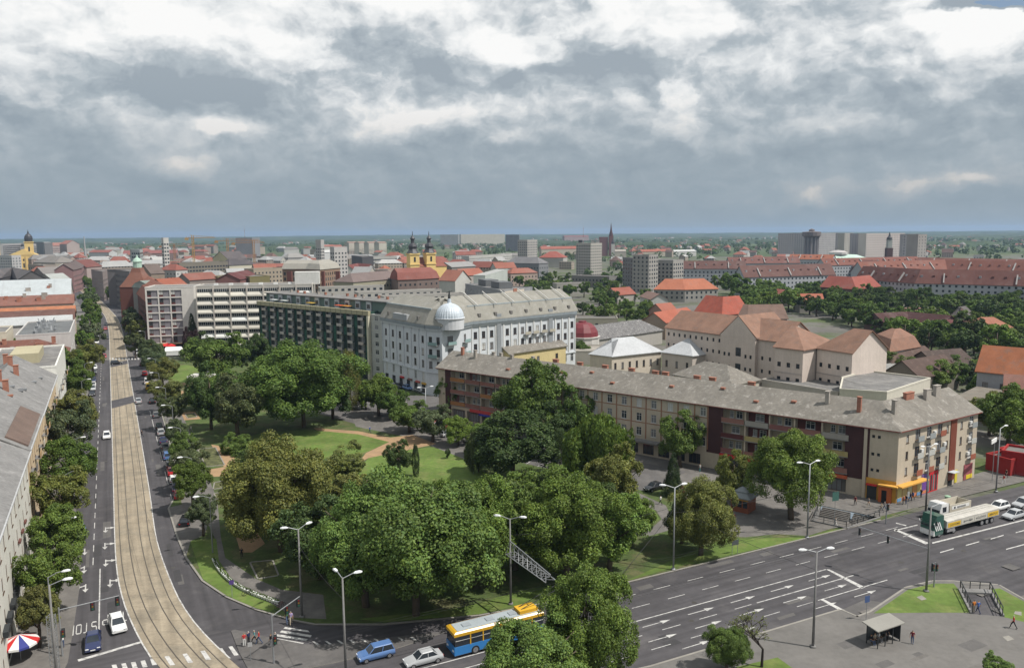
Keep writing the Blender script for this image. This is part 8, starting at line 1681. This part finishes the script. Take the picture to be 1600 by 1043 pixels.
PPL = [(1425, 1007, 'maroon', 'denim', 'person in a dark red jacket and jeans standing beside the bus shelter', 'stand', 2.6), (1583, 983, 'red', 'black', 'person in a red shirt walking on the near square', 'walk', 1.2),
    (382, 1011, 'red', 'white', 'person in red top and white trousers on the traffic island', 'stand', .4), (389, 1008, 'navy', 'black', 'child in dark clothes beside the person in red and white', 'stand', 1.0), (398, 1006, 'teal', 'black', 'person in a teal shirt with a pushchair group on the traffic island', 'walk', 2.2), (405, 1007, 'red', 'denim', 'person in a red shirt right of the teal shirt', 'walk', 2.0), (424, 1012, 'black', 'grey', 'person in black waiting behind the signal mast', 'stand', 1.2), (431, 1009, 'grey', 'black', 'person in grey waiting right of the signal mast', 'stand', 1.4),
    (449, 975, 'green', 'denim', 'person in green at the zebra crossing by the park', 'walk', 3.6), (455, 976, 'lilac', 'beige', 'person in lilac at the zebra crossing by the park', 'walk', 3.4), (378, 873, 'black', 'black', 'person in black on the park walk in tree shade', 'walk', .3), (222, 683, 'black', 'black', 'person in black crossing right of the tram bed', 'walk', 1.6),
    (1521, 958, 'orange', 'beige', 'person in an orange vest at the top of the subway stairs', 'stand', .2), (1528, 959, 'blue', 'navy', 'person in blue at the top of the subway stairs', 'walk', .4), (1411, 789, 'navy', 'black', 'person in dark blue by the orange shop corner', 'stand', 1.0), (1415.5, 788, 'black', 'denim', 'person in black beside the dark blue one at the shop corner', 'stand', 2.0), (1422, 784, 'navy', 'navy', 'person in navy walking past the painted shop front', 'walk', -1.0), (1426, 782.5, 'blue', 'black', 'person in blue following past the painted shop front', 'walk', -1.0), (1439, 778, 'black', 'black', 'person in black before the red shop front', 'stand', 2.0),
    (1336, 790, 'maroon', 'black', 'person in dark red above the court stairs', 'walk', 2.5), (1357, 793, 'grey', 'beige', 'person in grey before the glazed porch', 'walk', 2.0), (1377, 801, 'beige', 'grey', 'person in beige at the corner of the square', 'walk', 1.4), (1382, 799, 'grey', 'denim', 'person in grey and jeans at the corner of the square', 'walk', 1.2), (1147, 818, 'maroon', 'grey', 'person in dark red in the tree shade near the kiosk', 'walk', .5), (1145, 803, 'black', 'maroon', 'person in black beside the kiosk', 'stand', 1.0),
    (1032, 789, 'white', 'black', 'person in a white shirt on the curved park walk', 'walk', .9), (1093.5, 738, 'white', 'teal', 'person in white on the pavement of the long house', 'stand', 2.0), (578, 677, 'blue', 'navy', 'person in blue on the orange path', 'walk', 1.2), (1572, 747, 'black', 'black', 'person in black on the pavement by the red kiosk', 'walk', 2.0), (1568, 756, 'red', 'white', 'person in red and white behind the one in black by the kiosk', 'walk', 2.0), (1306, 812, 'white', 'white', 'person in white in the sunken court', 'walk', 1.0), (622, 632, 'maroon', 'black', 'person in dark red in the palace square', 'walk', 1.8), (634, 636, 'white', 'black', 'person in white in the palace square', 'walk', .4), (299, 676, 'white', 'grey', 'person in white on the avenue walk', 'walk', 1.9), (99, 1013, 'white', 'denim', 'person in white beside the lattice mast', 'stand', 1.0)]
for q in PPL: person(*q[:5], pose=q[5], rz=q[6], z=-1.2 if 'sunken court' in q[4] else .15, hair=abs(int(q[0])) % 3)
for i, (x, tp_c, lg) in enumerate(((-1.6, 'black', 'denim'), (-1.0, 'beige', 'black'), (-.35, 'white', 'grey'))):
    p = sp + V * x + U * .38; person(0, 0, tp_c, lg, ('left', 'middle', 'right')[i] + ' of three people sitting in the bus shelter', 'sit', math.atan2(V.y, V.x) + math.pi, .16, p, i % 3)
person(0, 0, 'black', 'black', 'person in black standing inside the bus shelter', 'stand', math.atan2(V.y, V.x) + math.pi, .15, sp + V * .5 - U * .1)
# bicycles
def bicycle(p, rz, label, col):
    t = thing('bicycle', label, 'bicycle', (p[0], p[1], .15), rz)
    for x in (-.52, .52):
        b = MB(); n_ = 16
        for k in range(n_): a0, a1 = 2 * math.pi * k / n_, 2 * math.pi * (k + 1) / n_; b.tube((x + .33 * math.cos(a0), 0, .34 + .33 * math.sin(a0)), (x + .33 * math.cos(a1), 0, .34 + .33 * math.sin(a1)), .022, n=4, cap=False)
        for k in range(6): a0 = math.pi * k / 6; b.tube((x + .32 * math.cos(a0), 0, .34 + .32 * math.sin(a0)), (x - .32 * math.cos(a0), 0, .34 - .32 * math.sin(a0)), .005, n=3)
        b.build('wheel', [RUBBER], t)
    b = MB()
    for p_, q_ in (((-.52, 0, .34), (-.1, 0, .3)), ((-.1, 0, .3), (-.2, 0, .85)), ((-.2, 0, .82), (.36, 0, .85)), ((-.1, 0, .3), (.36, 0, .8)), ((-.52, 0, .34), (-.2, 0, .8)), ((.52, 0, .34), (.34, 0, .95))): b.tube(p_, q_, .02, n=5)
    b.build('frame', [PLAIN], t, color=col); b = MB(); b.tube((.34, -.28, .98), (.34, .28, .98), .018, n=5); b.build('handlebar', [STEEL], t); b = MB(); b.box(-.33, -.07, .86, -.08, .07, .91); b.build('saddle', [RUBBER], t)
bicycle(G(438, 952), .9, 'dark red bicycle parked in the shade by the zebra crossing', (.2, .02, .03)); bicycle(G(1016, 820), .4, 'bicycle ridden along the curved park walk', (.05, .1, .2)); cyc = person(1016, 820, 'green', 'black', 'cyclist in green riding along the curved park walk', 'sit', .4 - math.pi / 2, .62, G(1016, 820) - Vector((.2, .1)))
bicycle(G(388, 931), .5, 'dark bicycle leaning at the flower pots', (.02, .02, .03))

# ------------------------------------------------------------------ air
HZ_ON = True; HAZE_D = 7.5e-5
if HZ_ON:
    b = MB(); b.box(-14200, -600, -6, 14200, 13900, 95); hm = bpy.data.materials.new('haze_air'); hm.use_nodes = True; N = hm.node_tree.nodes; N.clear()
    pv = N.new('ShaderNodeVolumePrincipled'); pv.inputs['Color'].default_value = (.50, .70, 1.0, 1); pv.inputs['Density'].default_value = HAZE_D; pv.inputs['Anisotropy'].default_value = 0.2
    ou = N.new('ShaderNodeOutputMaterial'); hm.node_tree.links.new(pv.outputs[0], ou.inputs['Volume'])
    hz = b.build('haze', [hm]); tag(hz, 'thin bluish summer haze over the town', 'haze', kind='stuff')
